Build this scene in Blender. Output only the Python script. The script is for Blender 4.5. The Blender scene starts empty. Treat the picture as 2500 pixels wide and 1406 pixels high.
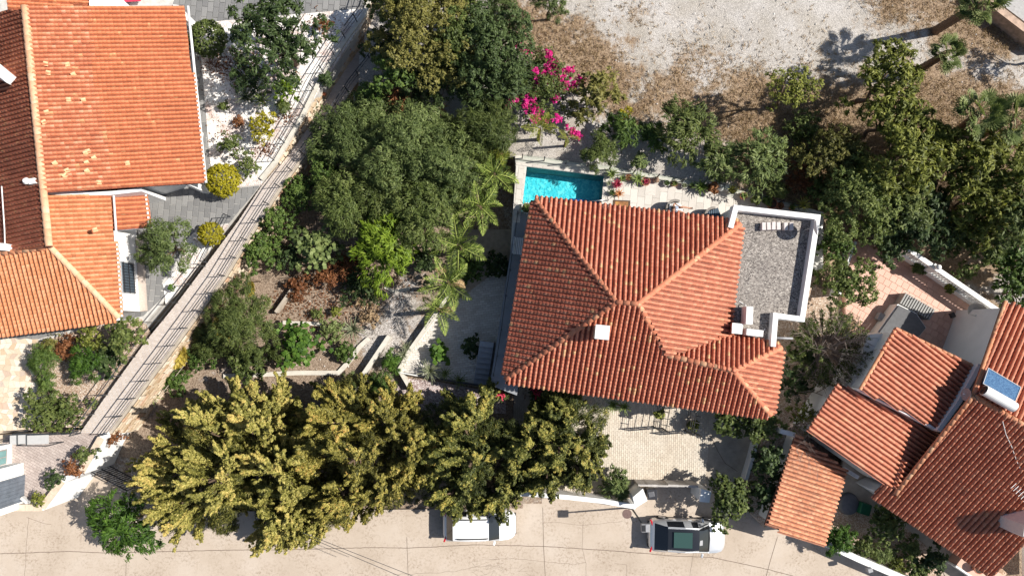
import bpy, bmesh, math, random
import numpy as np
from mathutils import Vector, Matrix, Euler

sc = bpy.context.scene
COL = sc.collection

# ------------------------------------------------------------------ camera, sky, sun, exposure
H = 41.0                       # drone height (m)
F = 1667.0                     # focal length in photo pixels (2500 wide)
TILT = math.atan(107.0 / F)    # camera leans slightly towards the top of the picture
cd = bpy.data.cameras.new('drone_camera')
cam = bpy.data.objects.new('drone_camera', cd)
COL.objects.link(cam)
cam.location = (0, 0, H)
cam.rotation_euler = (TILT, 0, 0)
cd.sensor_width = 36.0
cd.lens = 36.0 * F / 2500.0
cd.clip_start = 0.5
cd.clip_end = 3000
sc.camera = cam

SUN_EL, SUN_AZ = math.radians(44.5), math.radians(4.5)     # azimuth measured from +X towards +Y
world = bpy.data.worlds.new('World')
sc.world = world
world.use_nodes = True
wn = world.node_tree
wn.nodes.clear()
sky = wn.nodes.new('ShaderNodeTexSky')
sky.sky_type = 'NISHITA'
sky.sun_disc = False
sky.sun_elevation = SUN_EL
sky.sun_rotation = math.pi / 2 - SUN_AZ
sky.air_density = 1.0
sky.dust_density = 1.0
bg = wn.nodes.new('ShaderNodeBackground')
bg.inputs['Strength'].default_value = 0.06
wo = wn.nodes.new('ShaderNodeOutputWorld')
wn.links.new(sky.outputs[0], bg.inputs[0])
wn.links.new(bg.outputs[0], wo.inputs[0])

sl = bpy.data.lights.new('sun', 'SUN')
sl.energy = 4.4
sl.angle = math.radians(0.5)
sl.color = (1.0, 0.955, 0.88)
sun = bpy.data.objects.new('sun', sl)
COL.objects.link(sun)
sd = Vector((math.cos(SUN_EL) * math.cos(SUN_AZ), math.cos(SUN_EL) * math.sin(SUN_AZ), math.sin(SUN_EL)))
sun.rotation_euler = sd.to_track_quat('Z', 'Y').to_euler()
sun.location = (40, 3, 45)

sc.view_settings.view_transform = 'Standard'
sc.view_settings.look = 'None'
sc.view_settings.gamma = 1.0
sc.view_settings.use_curve_mapping = False
sc.view_settings.exposure = 0.68
sc.cycles.max_bounces = 5
sc.cycles.diffuse_bounces = 3
sc.cycles.transparent_max_bounces = 4

# ------------------------------------------------------------------ helpers
_ct, _st = math.cos(TILT), math.sin(TILT)


def ray(px, py):
    x, y, z = (px - 1250.0) / F, (703.0 - py) / F, -1.0
    return Vector((x, y * _ct - z * _st, y * _st + z * _ct))


def P(px, py, z=0.0):
    d = ray(px, py)
    return Vector((0, 0, H)) + d * ((z - H) / d.z)


def RP(px, py, o, n):
    """point of a photo position on the plane through o with normal n"""
    d = ray(px, py)
    c = Vector((0, 0, H))
    return c + d * ((o - c).dot(n) / d.dot(n))


def mpp(z):
    return (H - z) / F


def np_mesh(name, V, Fq, tint=None, smooth=False):
    V = np.asarray(V, dtype=np.float32)
    Fq = np.asarray(Fq, dtype=np.int32)
    me = bpy.data.meshes.new(name)
    n, (m, k) = len(V), Fq.shape
    me.vertices.add(n)
    me.vertices.foreach_set('co', V.ravel())
    me.loops.add(m * k)
    me.loops.foreach_set('vertex_index', Fq.ravel())
    me.polygons.add(m)
    me.polygons.foreach_set('loop_start', np.arange(0, m * k, k, dtype=np.int32))
    me.update(calc_edges=True)
    if tint is not None:
        a = me.attributes.new('tint', 'FLOAT', 'POINT')
        a.data.foreach_set('value', np.asarray(tint, dtype=np.float32))
    if smooth:
        me.polygons.foreach_set('use_smooth', np.ones(m, dtype=bool))
    return me


def link(name, me, mat=None, parent=None):
    o = bpy.data.objects.new(name, me)
    COL.objects.link(o)
    if mat is not None and me is not None and len(me.materials) == 0:
        me.materials.append(mat)
    if parent is not None:
        o.parent = parent
        if parent.type == 'EMPTY' and 'local' not in parent:
            o.matrix_parent_inverse = Matrix.Translation(-parent.location)
    return o


def thing(name, label, cat, loc, group=None, rotz=None):
    """an Empty at the base of the thing; children are given in world coordinates unless rotz is set"""
    o = bpy.data.objects.new(name, None)
    COL.objects.link(o)
    o.location = loc
    o.empty_display_size = 0.2
    if rotz is not None:
        o.rotation_euler = (0, 0, rotz)
        o['local'] = 1
    return tag(o, label, cat, group)


def tag(o, label, cat, group=None):
    o['label'] = label
    o['category'] = cat
    if group:
        o['group'] = group
    return o


def structure(o):
    o['kind'] = 'structure'
    return o


def stuff(o):
    o['kind'] = 'stuff'
    return o


class MB:
    """collects boxes, prisms and tubes into ONE mesh"""

    def __init__(s):
        s.v, s.f, s.t = [], [], []

    def add(s, vs, fs, t=0.0):
        b = len(s.v)
        s.v += [tuple(p) for p in vs]
        s.f += [tuple(i + b for i in q) for q in fs]
        s.t += [t] * len(vs)
        return s

    def box(s, c, size, rz=0.0, t=0.0, ry=0.0, rx=0.0):
        M = Matrix.Translation(c) @ Euler((rx, ry, rz)).to_matrix().to_4x4()
        hx, hy, hz = size[0] / 2, size[1] / 2, size[2] / 2
        vs = [M @ Vector((x * hx, y * hy, z * hz)) for z in (-1, 1) for y in (-1, 1) for x in (-1, 1)]
        return s.add(vs, [(0, 2, 3, 1), (4, 5, 7, 6), (0, 1, 5, 4), (2, 6, 7, 3), (0, 4, 6, 2), (1, 3, 7, 5)], t)

    def prism(s, pts, z0, t=0.0):
        """pts: 3D points of the top face, any z; sides go down to z0"""
        n = len(pts)
        a = sum(pts[i][0] * pts[(i + 1) % n][1] - pts[(i + 1) % n][0] * pts[i][1] for i in range(n))
        if a < 0:
            pts = pts[::-1]
        vs = [tuple(p) for p in pts] + [(p[0], p[1], z0) for p in pts]
        fs = [tuple(range(n)), tuple(range(2 * n - 1, n - 1, -1))]
        fs += [(i, i + n, (i + 1) % n + n, (i + 1) % n) for i in range(n)]
        return s.add(vs, fs, t)

    def tube(s, p0, p1, r0, r1=None, n=6, t=0.0, caps=True):
        p0, p1 = Vector(p0), Vector(p1)
        r1 = r0 if r1 is None else r1
        d = (p1 - p0).normalized()
        u = d.orthogonal().normalized()
        w = d.cross(u)
        vs = []
        for p, r in ((p0, r0), (p1, r1)):
            vs += [p + (u * math.cos(2 * math.pi * k / n) + w * math.sin(2 * math.pi * k / n)) * r for k in range(n)]
        fs = [(k, (k + 1) % n, (k + 1) % n + n, k + n) for k in range(n)]
        if caps:
            fs += [tuple(range(n - 1, -1, -1)), tuple(range(n, 2 * n))]
        return s.add(vs, fs, t)

    def path(s, pts, r0, r1=None, n=6, t=0.0):
        r1 = r0 if r1 is None else r1
        m = len(pts) - 1
        for i in range(m):
            s.tube(pts[i], pts[i + 1], r0 + (r1 - r0) * i / m, r0 + (r1 - r0) * (i + 1) / m, n, t, caps=True)
        return s

    def lathe(s, c, prof, n=16, t=0.0):
        """prof: [(r, z)] from bottom to top, relative to c"""
        vs, fs = [], []
        for r, z in prof:
            vs += [(c[0] + r * math.cos(2 * math.pi * k / n), c[1] + r * math.sin(2 * math.pi * k / n), c[2] + z) for k in range(n)]
        for j in range(len(prof) - 1):
            fs += [(j * n + k, j * n + (k + 1) % n, (j + 1) * n + (k + 1) % n, (j + 1) * n + k) for k in range(n)]
        return s.add(vs, fs, t)

    def disc(s, c, r, n=20, t=0.0, normal=(0, 0, 1)):
        q = Vector(normal).to_track_quat('Z', 'Y')
        vs = [Vector(c) + q @ Vector((r * math.cos(2 * math.pi * k / n), r * math.sin(2 * math.pi * k / n), 0)) for k in range(n)]
        return s.add(vs, [tuple(range(n))], t)

    def build(s, name, mat, parent=None, smooth=False, bevel=0.0):
        me = bpy.data.meshes.new(name)
        me.from_pydata(s.v, [], s.f)
        a = me.attributes.new('tint', 'FLOAT', 'POINT')
        a.data.foreach_set('value', np.array(s.t, dtype=np.float32))
        if smooth:
            me.polygons.foreach_set('use_smooth', np.ones(len(s.f), dtype=bool))
        me.update()
        o = link(name, me, mat, parent)
        if bevel:
            b = o.modifiers.new('bevel', 'BEVEL')
            b.width = bevel
            b.segments = 2
        return o


def inside(x, y, poly):
    c = False
    n = len(poly)
    j = n - 1
    for i in range(n):
        xi, yi = poly[i][0], poly[i][1]
        xj, yj = poly[j][0], poly[j][1]
        if (yi > y) != (yj > y) and x < (xj - xi) * (y - yi) / (yj - yi) + xi:
            c = not c
        j = i
    return c


def clip_rect(poly, x0, y0, x1, y1):
    """Sutherland-Hodgman: poly (2D) cut to an axis-aligned rectangle"""
    def cut(pts, f, g):
        out = []
        for i in range(len(pts)):
            a, b = pts[i - 1], pts[i]
            fa, fb = f(a), f(b)
            if fb >= 0:
                if fa < 0:
                    out.append(g(a, b, fa, fb))
                out.append(b)
            elif fa >= 0:
                out.append(g(a, b, fa, fb))
        return out
    g = lambda a, b, fa, fb: (a[0] + (b[0] - a[0]) * fa / (fa - fb), a[1] + (b[1] - a[1]) * fa / (fa - fb))
    for f in (lambda p: p[0] - x0, lambda p: x1 - p[0], lambda p: p[1] - y0, lambda p: y1 - p[1]):
        if not poly:
            return []
        poly = cut(poly, f, g)
    return poly


def area2(p):
    return abs(sum(p[i - 1][0] * p[i][1] - p[i][0] * p[i - 1][1] for i in range(len(p)))) / 2


def offset_path(pts, d):
    """2D offset of an open polyline with mitres, d to the left"""
    out = []
    n = len(pts)
    for i in range(n):
        a = Vector(pts[max(i - 1, 0)][:2])
        b = Vector(pts[i][:2])
        c = Vector(pts[min(i + 1, n - 1)][:2])
        d0 = (b - a).normalized() if i > 0 else (c - b).normalized()
        d1 = (c - b).normalized() if i < n - 1 else d0
        n0, n1 = Vector((-d0.y, d0.x)), Vector((-d1.y, d1.x))
        m = (n0 + n1).normalized()
        k = d / max(0.35, m.dot(n0))
        out.append((b.x + m.x * k, b.y + m.y * k, pts[i][2]))
    return out


# ------------------------------------------------------------------ materials
def _nodes(name):
    m = bpy.data.materials.new(name)
    m.use_nodes = True
    nt = m.node_tree
    b = nt.nodes['Principled BSDF']
    return m, nt, b


def ramp(nt, cols):
    r = nt.nodes.new('ShaderNodeValToRGB')
    e = r.color_ramp.elements
    while len(e) < len(cols):
        e.new(0.5)
    for i, (p, c) in enumerate(cols):
        e[i].position = p
        e[i].color = (*c, 1)
    return r


def noise(nt, scale, detail=4.0, vec=None, rough=0.55):
    n = nt.nodes.new('ShaderNodeTexNoise')
    n.inputs['Scale'].default_value = scale
    n.inputs['Detail'].default_value = detail
    n.inputs['Roughness'].default_value = rough
    if vec is not None:
        nt.links.new(vec, n.inputs['Vector'])
    return n


def math_node(nt, op, a, b=None, clamp=False):
    n = nt.nodes.new('ShaderNodeMath')
    n.operation = op
    n.use_clamp = clamp
    for i, x in enumerate((a, b)):
        if x is None:
            continue
        if isinstance(x, (int, float)):
            n.inputs[i].default_value = x
        else:
            nt.links.new(x, n.inputs[i])
    return n.outputs[0]


def mixc(nt, f, a, b, mode='MIX'):
    n = nt.nodes.new('ShaderNodeMix')
    n.data_type = 'RGBA'
    n.blend_type = mode
    for i, x in ((0, f), (6, a), (7, b)):
        if isinstance(x, (int, float)):
            n.inputs[i].default_value = x
        elif isinstance(x, tuple):
            n.inputs[i].default_value = (*x, 1)
        else:
            nt.links.new(x, n.inputs[i])
    return n.outputs[2]


def wpos(nt):
    return nt.nodes.new('ShaderNodeNewGeometry').outputs['Position']


def set_bump(nt, b, height, strength, dist=0.02):
    n = nt.nodes.new('ShaderNodeBump')
    n.inputs['Strength'].default_value = strength
    n.inputs['Distance'].default_value = dist
    nt.links.new(height, n.inputs['Height'])
    nt.links.new(n.outputs[0], b.inputs['Normal'])


def mat_plain(name, col, rough=0.6, metal=0.0, var=0.12, scale=6.0, bump=0.0):
    m, nt, b = _nodes(name)
    v = wpos(nt)
    n = noise(nt, scale, 5, v)
    lo = tuple(c * (1 - var) for c in col)
    hi = tuple(min(1, c * (1 + var)) for c in col)
    r = ramp(nt, [(0.3, lo), (0.7, hi)])
    nt.links.new(n.outputs[0], r.inputs[0])
    nt.links.new(r.outputs[0], b.inputs['Base Color'])
    b.inputs['Roughness'].default_value = rough
    b.inputs['Metallic'].default_value = metal
    if bump:
        n2 = noise(nt, scale * 8, 4, v)
        set_bump(nt, b, n2.outputs[0], bump)
    return m


def mat_pieces(name, cols, rough=0.75, stain=(0.5, 0.5, 0.5), stain_amt=0.25, stain_scale=1.3, bump=0.25, fine=30.0):
    """stone, slab and tile pieces: each piece its own tone (object random + tint), with stains and grain"""
    m, nt, b = _nodes(name)
    v = wpos(nt)
    oi = nt.nodes.new('ShaderNodeObjectInfo')
    at = nt.nodes.new('ShaderNodeAttribute')
    at.attribute_name = 'tint'
    f = math_node(nt, 'FRACT', math_node(nt, 'ADD', oi.outputs['Random'], at.outputs['Fac']))
    r = ramp(nt, cols)
    nt.links.new(f, r.inputs[0])
    n1 = noise(nt, stain_scale, 5, v, 0.65)
    s = ramp(nt, [(0.42, (0, 0, 0)), (0.72, (1, 1, 1))])
    nt.links.new(n1.outputs[0], s.inputs[0])
    c = mixc(nt, math_node(nt, 'MULTIPLY', s.outputs[0], stain_amt), r.outputs[0], stain)
    n2 = noise(nt, fine, 3, v)
    g = ramp(nt, [(0.3, (0.82, 0.82, 0.82)), (0.7, (1.12, 1.12, 1.12))])
    nt.links.new(n2.outputs[0], g.inputs[0])
    c = mixc(nt, 1.0, c, g.outputs[0], 'MULTIPLY')
    nt.links.new(c, b.inputs['Base Color'])
    b.inputs['Roughness'].default_value = rough
    if bump:
        set_bump(nt, b, n2.outputs[0], bump, 0.01)
    return m


def mat_pebbles(name, cols, size=0.07, bump=0.6, large=None, rough=0.85, amt=0.5, lscale=0.6):
    m, nt, b = _nodes(name)
    v = wpos(nt)
    vo = nt.nodes.new('ShaderNodeTexVoronoi')
    vo.inputs['Scale'].default_value = 1.0 / size
    nt.links.new(v, vo.inputs['Vector'])
    sep = nt.nodes.new('ShaderNodeSeparateColor')
    nt.links.new(vo.outputs['Color'], sep.inputs[0])
    r = ramp(nt, cols)
    nt.links.new(sep.outputs[0], r.inputs[0])
    c = r.outputs[0]
    if large:
        n = noise(nt, lscale, 6, v, 0.65)
        s = ramp(nt, [(0.46, (0, 0, 0)), (0.66, (1, 1, 1))])
        nt.links.new(n.outputs[0], s.inputs[0])
        c = mixc(nt, math_node(nt, 'MULTIPLY', s.outputs[0], amt), c, large)
    nt.links.new(c, b.inputs['Base Color'])
    b.inputs['Roughness'].default_value = rough
    inv = math_node(nt, 'SUBTRACT', 1.0, vo.outputs['Distance'])
    set_bump(nt, b, inv, bump, size * 0.6)
    return m


def mat_leaf(name, dark, mid, light, trans=0.22, rough=0.55, extra=None):
    m = bpy.data.materials.new(name)
    m.use_nodes = True
    nt = m.node_tree
    nt.nodes.clear()
    out = nt.nodes.new('ShaderNodeOutputMaterial')
    at = nt.nodes.new('ShaderNodeAttribute')
    at.attribute_name = 'tint'
    cols = [(0.0, dark), (0.5, mid), (1.0, light)]
    if extra:
        cols = [(0.0, dark), (0.45, mid), (0.8, light), (0.97, extra)]
    r = ramp(nt, cols)
    nt.links.new(at.outputs['Fac'], r.inputs[0])
    d = nt.nodes.new('ShaderNodeBsdfPrincipled')
    d.inputs['Roughness'].default_value = rough
    d.inputs['Specular IOR Level'].default_value = 0.25
    t = nt.nodes.new('ShaderNodeBsdfTranslucent')
    nt.links.new(r.outputs[0], d.inputs['Base Color'])
    br = mixc(nt, 1.0, r.outputs[0], (1.3, 1.35, 0.7), 'MULTIPLY')
    nt.links.new(br, t.inputs['Color'])
    mx = nt.nodes.new('ShaderNodeMixShader')
    mx.inputs[0].default_value = trans
    nt.links.new(d.outputs[0], mx.inputs[1])
    nt.links.new(t.outputs[0], mx.inputs[2])
    nt.links.new(mx.outputs[0], out.inputs[0])
    return m


def mat_rooftile(name, cols, lichen=(0.62, 0.42, 0.22), lichen_amt=0.8, lichen_at=0.9, soot=(0.12, 0.06, 0.04), soot_amt=0.35, spots=0.0):
    m, nt, b = _nodes(name)
    v = wpos(nt)
    oi = nt.nodes.new('ShaderNodeObjectInfo')
    at = nt.nodes.new('ShaderNodeAttribute')
    at.attribute_name = 'tint'
    f = math_node(nt, 'FRACT', math_node(nt, 'ADD', oi.outputs['Random'], at.outputs['Fac']))
    r = ramp(nt, cols)
    nt.links.new(f, r.inputs[0])
    c = r.outputs[0]
    # weathering in broad patches
    n1 = noise(nt, 0.55, 5, v, 0.6)
    s1 = ramp(nt, [(0.45, (0, 0, 0)), (0.7, (1, 1, 1))])
    nt.links.new(n1.outputs[0], s1.inputs[0])
    c = mixc(nt, math_node(nt, 'MULTIPLY', s1.outputs[0], soot_amt), c, soot)
    # pale replaced or lichened tiles, one tile at a time, in drifts
    f2 = math_node(nt, 'FRACT', math_node(nt, 'MULTIPLY', f, 17.31))
    n2 = noise(nt, 0.8, 3, v)
    k = math_node(nt, 'ADD', f2, math_node(nt, 'MULTIPLY', math_node(nt, 'SUBTRACT', n2.outputs[0], 0.5), 0.5))
    k = math_node(nt, 'GREATER_THAN', k, lichen_at)
    n3 = noise(nt, 9.0, 3, v)
    k = math_node(nt, 'MULTIPLY', k, math_node(nt, 'MULTIPLY', n3.outputs[0], lichen_amt * 1.5, True), True)
    c = mixc(nt, k, c, lichen)
    n4 = noise(nt, 22.0, 4, v, 0.7)
    g = ramp(nt, [(0.25, (0.7, 0.7, 0.7)), (0.65, (1.15, 1.15, 1.15))])
    nt.links.new(n4.outputs[0], g.inputs[0])
    c = mixc(nt, 1.0, c, g.outputs[0], 'MULTIPLY')
    if spots:
        n5 = noise(nt, 5.5, 5, v, 0.7)
        s5 = ramp(nt, [(0.52, (0, 0, 0)), (0.62, (1, 1, 1))])
        nt.links.new(n5.outputs[0], s5.inputs[0])
        c = mixc(nt, math_node(nt, 'MULTIPLY', s5.outputs[0], spots), c, soot)
    nt.links.new(c, b.inputs['Base Color'])
    b.inputs['Roughness'].default_value = 0.75
    set_bump(nt, b, n4.outputs[0], 0.2, 0.01)
    return m


WHITE = mat_plain('white_plaster', (0.80, 0.79, 0.77), 0.8, var=0.05, scale=1.5, bump=0.1)
CREAMW = mat_plain('cream_coping', (0.62, 0.50, 0.38), 0.8, var=0.15, scale=4)
GREYW = mat_plain('weathered_wall', (0.60, 0.59, 0.57), 0.85, var=0.10, scale=1.2, bump=0.1)
CONC = mat_plain('pale_concrete', (0.42, 0.36, 0.29), 0.9, var=0.18, scale=2.5, bump=0.3)
CONCW = mat_plain('light_concrete', (0.58, 0.54, 0.47), 0.9, var=0.14, scale=3, bump=0.25)
IRON = mat_plain('black_iron', (0.025, 0.025, 0.03), 0.45, 0.4)
GREYIRON = mat_plain('grey_painted_steel', (0.05, 0.055, 0.062), 0.5, 0.3)
STEEL = mat_plain('brushed_steel', (0.62, 0.62, 0.62), 0.3, 0.9, var=0.04)
PLASTICW = mat_plain('white_plastic', (0.78, 0.77, 0.74), 0.45, var=0.04)
PLASTICG = mat_plain('grey_plastic', (0.30, 0.30, 0.31), 0.5)
DARKPL = mat_plain('black_plastic', (0.02, 0.02, 0.022), 0.4)
BARK = mat_plain('bark', (0.13, 0.085, 0.055), 0.9, var=0.35, scale=10, bump=0.5)
BARKG = mat_plain('grey_bark', (0.27, 0.21, 0.18), 0.9, var=0.3, scale=10, bump=0.4)
PALMBARK = mat_plain('palm_bark', (0.15, 0.09, 0.055), 0.9, var=0.4, scale=14, bump=0.7)
TERRA = mat_plain('terracotta_pot', (0.42, 0.15, 0.08), 0.75, var=0.2, scale=8)
POTW = mat_plain('pale_pot', (0.62, 0.60, 0.55), 0.6, var=0.1)
SOIL = mat_plain('potting_soil', (0.05, 0.035, 0.025), 0.95, var=0.3, scale=20)
GUTTER = mat_plain('white_gutter', (0.80, 0.80, 0.80), 0.4, var=0.03)
UNDER = mat_plain('roof_underlay', (0.16, 0.06, 0.035), 0.9, var=0.3, scale=8)
WOOD = mat_plain('brown_wood', (0.20, 0.10, 0.045), 0.7, var=0.3, scale=9)
# ------------------------------------------------------------------ ground materials
def mat_street():
    m, nt, b = _nodes('street_concrete')
    v = wpos(nt)
    n1 = noise(nt, 0.35, 6, v, 0.6)
    r = ramp(nt, [(0.3, (0.43, 0.35, 0.275)), (0.5, (0.50, 0.415, 0.335)), (0.7, (0.55, 0.47, 0.395))])
    nt.links.new(n1.outputs[0], r.inputs[0])
    n2 = noise(nt, 7.0, 6, v, 0.75)
    s = ramp(nt, [(0.48, (1, 1, 1)), (0.64, (0.58, 0.53, 0.48))])
    nt.links.new(n2.outputs[0], s.inputs[0])
    n6 = noise(nt, 0.8, 3, v)
    k = ramp(nt, [(0.4, (0.1, 0.1, 0.1)), (0.62, (0.9, 0.9, 0.9))])
    nt.links.new(n6.outputs[0], k.inputs[0])
    c = mixc(nt, k.outputs[0], r.outputs[0], mixc(nt, 1.0, r.outputs[0], s.outputs[0], 'MULTIPLY'))
    n3 = noise(nt, 45, 3, v)
    g = ramp(nt, [(0.3, (0.84, 0.84, 0.84)), (0.7, (1.1, 1.1, 1.1))])
    nt.links.new(n3.outputs[0], g.inputs[0])
    c = mixc(nt, 1.0, c, g.outputs[0], 'MULTIPLY')
    nt.links.new(c, b.inputs['Base Color'])
    b.inputs['Roughness'].default_value = 0.9
    set_bump(nt, b, n2.outputs[0], 0.35, 0.01)
    return m


def mat_ground(name, base, alt, peb_cols, peb=0.06, nscale=1.6):
    """earth or dry grass where attribute 'tint' is 1, stones and gravel where it is 0, ragged in between"""
    m, nt, b = _nodes(name)
    v = wpos(nt)
    at = nt.nodes.new('ShaderNodeAttribute')
    at.attribute_name = 'tint'
    n1 = noise(nt, nscale, 8, v, 0.72)
    a = math_node(nt, 'ADD', at.outputs['Fac'], math_node(nt, 'MULTIPLY', math_node(nt, 'SUBTRACT', n1.outputs[0], 0.5), 1.9))
    k = ramp(nt, [(0.36, (0, 0, 0)), (0.64, (1, 1, 1))])
    nt.links.new(a, k.inputs[0])
    vo = nt.nodes.new('ShaderNodeTexVoronoi')
    vo.inputs['Scale'].default_value = 1.0 / peb
    nt.links.new(v, vo.inputs['Vector'])
    sep = nt.nodes.new('ShaderNodeSeparateColor')
    nt.links.new(vo.outputs['Color'], sep.inputs[0])
    rp = ramp(nt, peb_cols)
    nt.links.new(sep.outputs[0], rp.inputs[0])
    n4 = noise(nt, 0.5, 4, v)
    br = ramp(nt, [(0.35, (0.88, 0.85, 0.80)), (0.65, (1.1, 1.1, 1.12))])
    nt.links.new(n4.outputs[0], br.inputs[0])
    gravel = mixc(nt, 1.0, rp.outputs[0], br.outputs[0], 'MULTIPLY')
    n2 = noise(nt, 9.0, 7, v, 0.75)
    r2 = ramp(nt, [(0.36, base), (0.62, alt)])
    nt.links.new(n2.outputs[0], r2.inputs[0])
    c = mixc(nt, k.outputs[0], gravel, r2.outputs[0])
    nt.links.new(c, b.inputs['Base Color'])
    b.inputs['Roughness'].default_value = 0.95
    h = math_node(nt, 'ADD', math_node(nt, 'SUBTRACT', 1.0, vo.outputs['Distance']), n2.outputs[0])
    set_bump(nt, b, h, 0.7, 0.05)
    return m


STREET = mat_street()
LOTM = mat_ground('dry_lot', (0.17, 0.105, 0.065), (0.42, 0.31, 0.205),
                  [(0.0, (0.32, 0.295, 0.27)), (0.3, (0.43, 0.40, 0.365)), (0.75, (0.51, 0.475, 0.435)), (1.0, (0.60, 0.56, 0.515))], 0.045, 1.1)
GARDENM = mat_ground('garden_earth', (0.14, 0.09, 0.06), (0.40, 0.31, 0.23),
                     [(0.0, (0.20, 0.18, 0.165)), (0.35, (0.36, 0.33, 0.30)), (0.75, (0.50, 0.46, 0.43)), (1.0, (0.66, 0.63, 0.60))], 0.055, 2.0)
BEDM = mat_ground('bed_earth', (0.10, 0.055, 0.035), (0.30, 0.18, 0.11),
                  [(0.0, (0.3, 0.2, 0.14)), (0.5, (0.45, 0.33, 0.24)), (1.0, (0.66, 0.58, 0.5))], 0.05, 2.0)
WPEB = mat_pebbles('white_pebbles', [(0.0, (0.50, 0.42, 0.36)), (0.12, (0.68, 0.62, 0.56)), (0.3, (0.80, 0.77, 0.73)), (1.0, (0.88, 0.86, 0.83))],
                   0.075, 0.8, (0.34, 0.15, 0.10), amt=0.55, lscale=0.9)
ROOFGRAVEL = mat_pebbles('roof_gravel', [(0.0, (0.07, 0.06, 0.055)), (0.25, (0.20, 0.175, 0.155)), (0.6, (0.30, 0.265, 0.235)), (0.9, (0.40, 0.36, 0.32)), (1.0, (0.56, 0.51, 0.45))],
                         0.055, 0.8, (0.17, 0.15, 0.135), amt=0.3, lscale=0.5)
PINKGRAVEL = mat_pebbles('pink_gravel', [(0.0, (0.20, 0.14, 0.13)), (0.4, (0.38, 0.29, 0.27)), (0.8, (0.50, 0.43, 0.41)), (1.0, (0.65, 0.6, 0.58))], 0.06, 0.8)
GROUTM = mat_plain('pale_grout', (0.52, 0.50, 0.47), 0.95, var=0.15, scale=4)
GROUTD = mat_plain('joint_sand', (0.40, 0.335, 0.265), 0.95, var=0.2, scale=4)
SLATE = mat_pieces('grey_slab', [(0.0, (0.165, 0.163, 0.162)), (0.5, (0.205, 0.202, 0.198)), (1.0, (0.265, 0.26, 0.252))], 0.7, (0.26, 0.25, 0.245), 0.3)
SETT = mat_pieces('cream_sett', [(0.0, (0.53, 0.45, 0.36)), (0.5, (0.60, 0.52, 0.42)), (1.0, (0.66, 0.585, 0.48))], 0.85, (0.68, 0.63, 0.55), 0.5, 0.5)
WALKSETT = mat_pieces('walk_paver', [(0.0, (0.49, 0.425, 0.385)), (0.5, (0.535, 0.47, 0.43)), (1.0, (0.58, 0.515, 0.475))], 0.85, (0.52, 0.47, 0.43), 0.4, 0.6)
MAUVESETT = mat_pieces('mauve_paver', [(0.0, (0.36, 0.29, 0.26)), (0.5, (0.42, 0.345, 0.31)), (1.0, (0.48, 0.40, 0.36))], 0.85, (0.5, 0.44, 0.40), 0.4, 0.6)
TERRACE = mat_pieces('terrace_stone', [(0.0, (0.50, 0.46, 0.41)), (0.5, (0.56, 0.515, 0.46)), (1.0, (0.62, 0.58, 0.52))], 0.7, (0.66, 0.62, 0.57), 0.3, 1.0)
PINKTILE = mat_pieces('pink_tile', [(0.0, (0.58, 0.335, 0.245)), (0.5, (0.615, 0.365, 0.27)), (1.0, (0.65, 0.40, 0.305))], 0.6, (0.66, 0.43, 0.34), 0.4, 0.7)
PINKGROUT = mat_plain('pink_grout', (0.50, 0.29, 0.21), 0.9)
COURTSETT = mat_pieces('courtyard_sett', [(0.0, (0.55, 0.51, 0.46)), (0.5, (0.62, 0.59, 0.54)), (1.0, (0.70, 0.67, 0.62))], 0.85, (0.40, 0.36, 0.32), 0.3, 0.6)
STONE = mat_pieces('tan_stone', [(0.0, (0.40, 0.27, 0.16)), (0.25, (0.52, 0.40, 0.27)), (0.6, (0.62, 0.51, 0.38)), (0.85, (0.70, 0.61, 0.49)), (1.0, (0.48, 0.27, 0.16))], 0.85, (0.5, 0.34, 0.2), 0.3, 3)
CRAZY = mat_pieces('crazy_stone', [(0.0, (0.55, 0.41, 0.27)), (0.2, (0.64, 0.53, 0.40)), (0.6, (0.70, 0.62, 0.50)), (0.88, (0.76, 0.69, 0.59)), (0.95, (0.56, 0.40, 0.30)), (1.0, (0.52, 0.46, 0.40))], 0.85, (0.6, 0.42, 0.26), 0.25, 2)
MORTAR = mat_plain('sandy_mortar', (0.55, 0.45, 0.34), 0.95, var=0.15, scale=6)
ORANGE = mat_rooftile('orange_roof_tile', [(0.0, (0.50, 0.165, 0.068)), (0.5, (0.535, 0.185, 0.08)), (1.0, (0.57, 0.21, 0.095))],
                      (0.72, 0.43, 0.20), 0.6, 1.03, (0.46, 0.13, 0.05), 0.5)
ORANGEW = mat_rooftile('worn_orange_roof_tile', [(0.0, (0.47, 0.15, 0.07)), (0.4, (0.53, 0.19, 0.09)), (0.8, (0.58, 0.24, 0.125)), (1.0, (0.64, 0.32, 0.19))],
                      (0.72, 0.43, 0.20), 0.6, 0.99, (0.42, 0.11, 0.05), 0.6)
ORANGE2 = mat_rooftile('pale_orange_roof_tile', [(0.0, (0.56, 0.215, 0.095)), (0.5, (0.61, 0.255, 0.12)), (1.0, (0.65, 0.30, 0.155))],
                       (0.75, 0.42, 0.20), 0.6, 1.02, (0.58, 0.19, 0.07), 0.35)
OLDRED = mat_rooftile('old_red_roof_tile', [(0.0, (0.42, 0.12, 0.055)), (0.5, (0.52, 0.165, 0.075)), (1.0, (0.58, 0.215, 0.11))],
                      (0.52, 0.30, 0.13), 0.5, 1.02, (0.30, 0.085, 0.04), 0.6)
CORAL = mat_rooftile('coral_roof_tile', [(0.0, (0.50, 0.155, 0.085)), (0.4, (0.555, 0.185, 0.105)), (0.8, (0.60, 0.22, 0.13)), (1.0, (0.64, 0.275, 0.165))],
                     (0.70, 0.46, 0.22), 0.9, 0.96, (0.46, 0.14, 0.07), 0.35)
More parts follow.
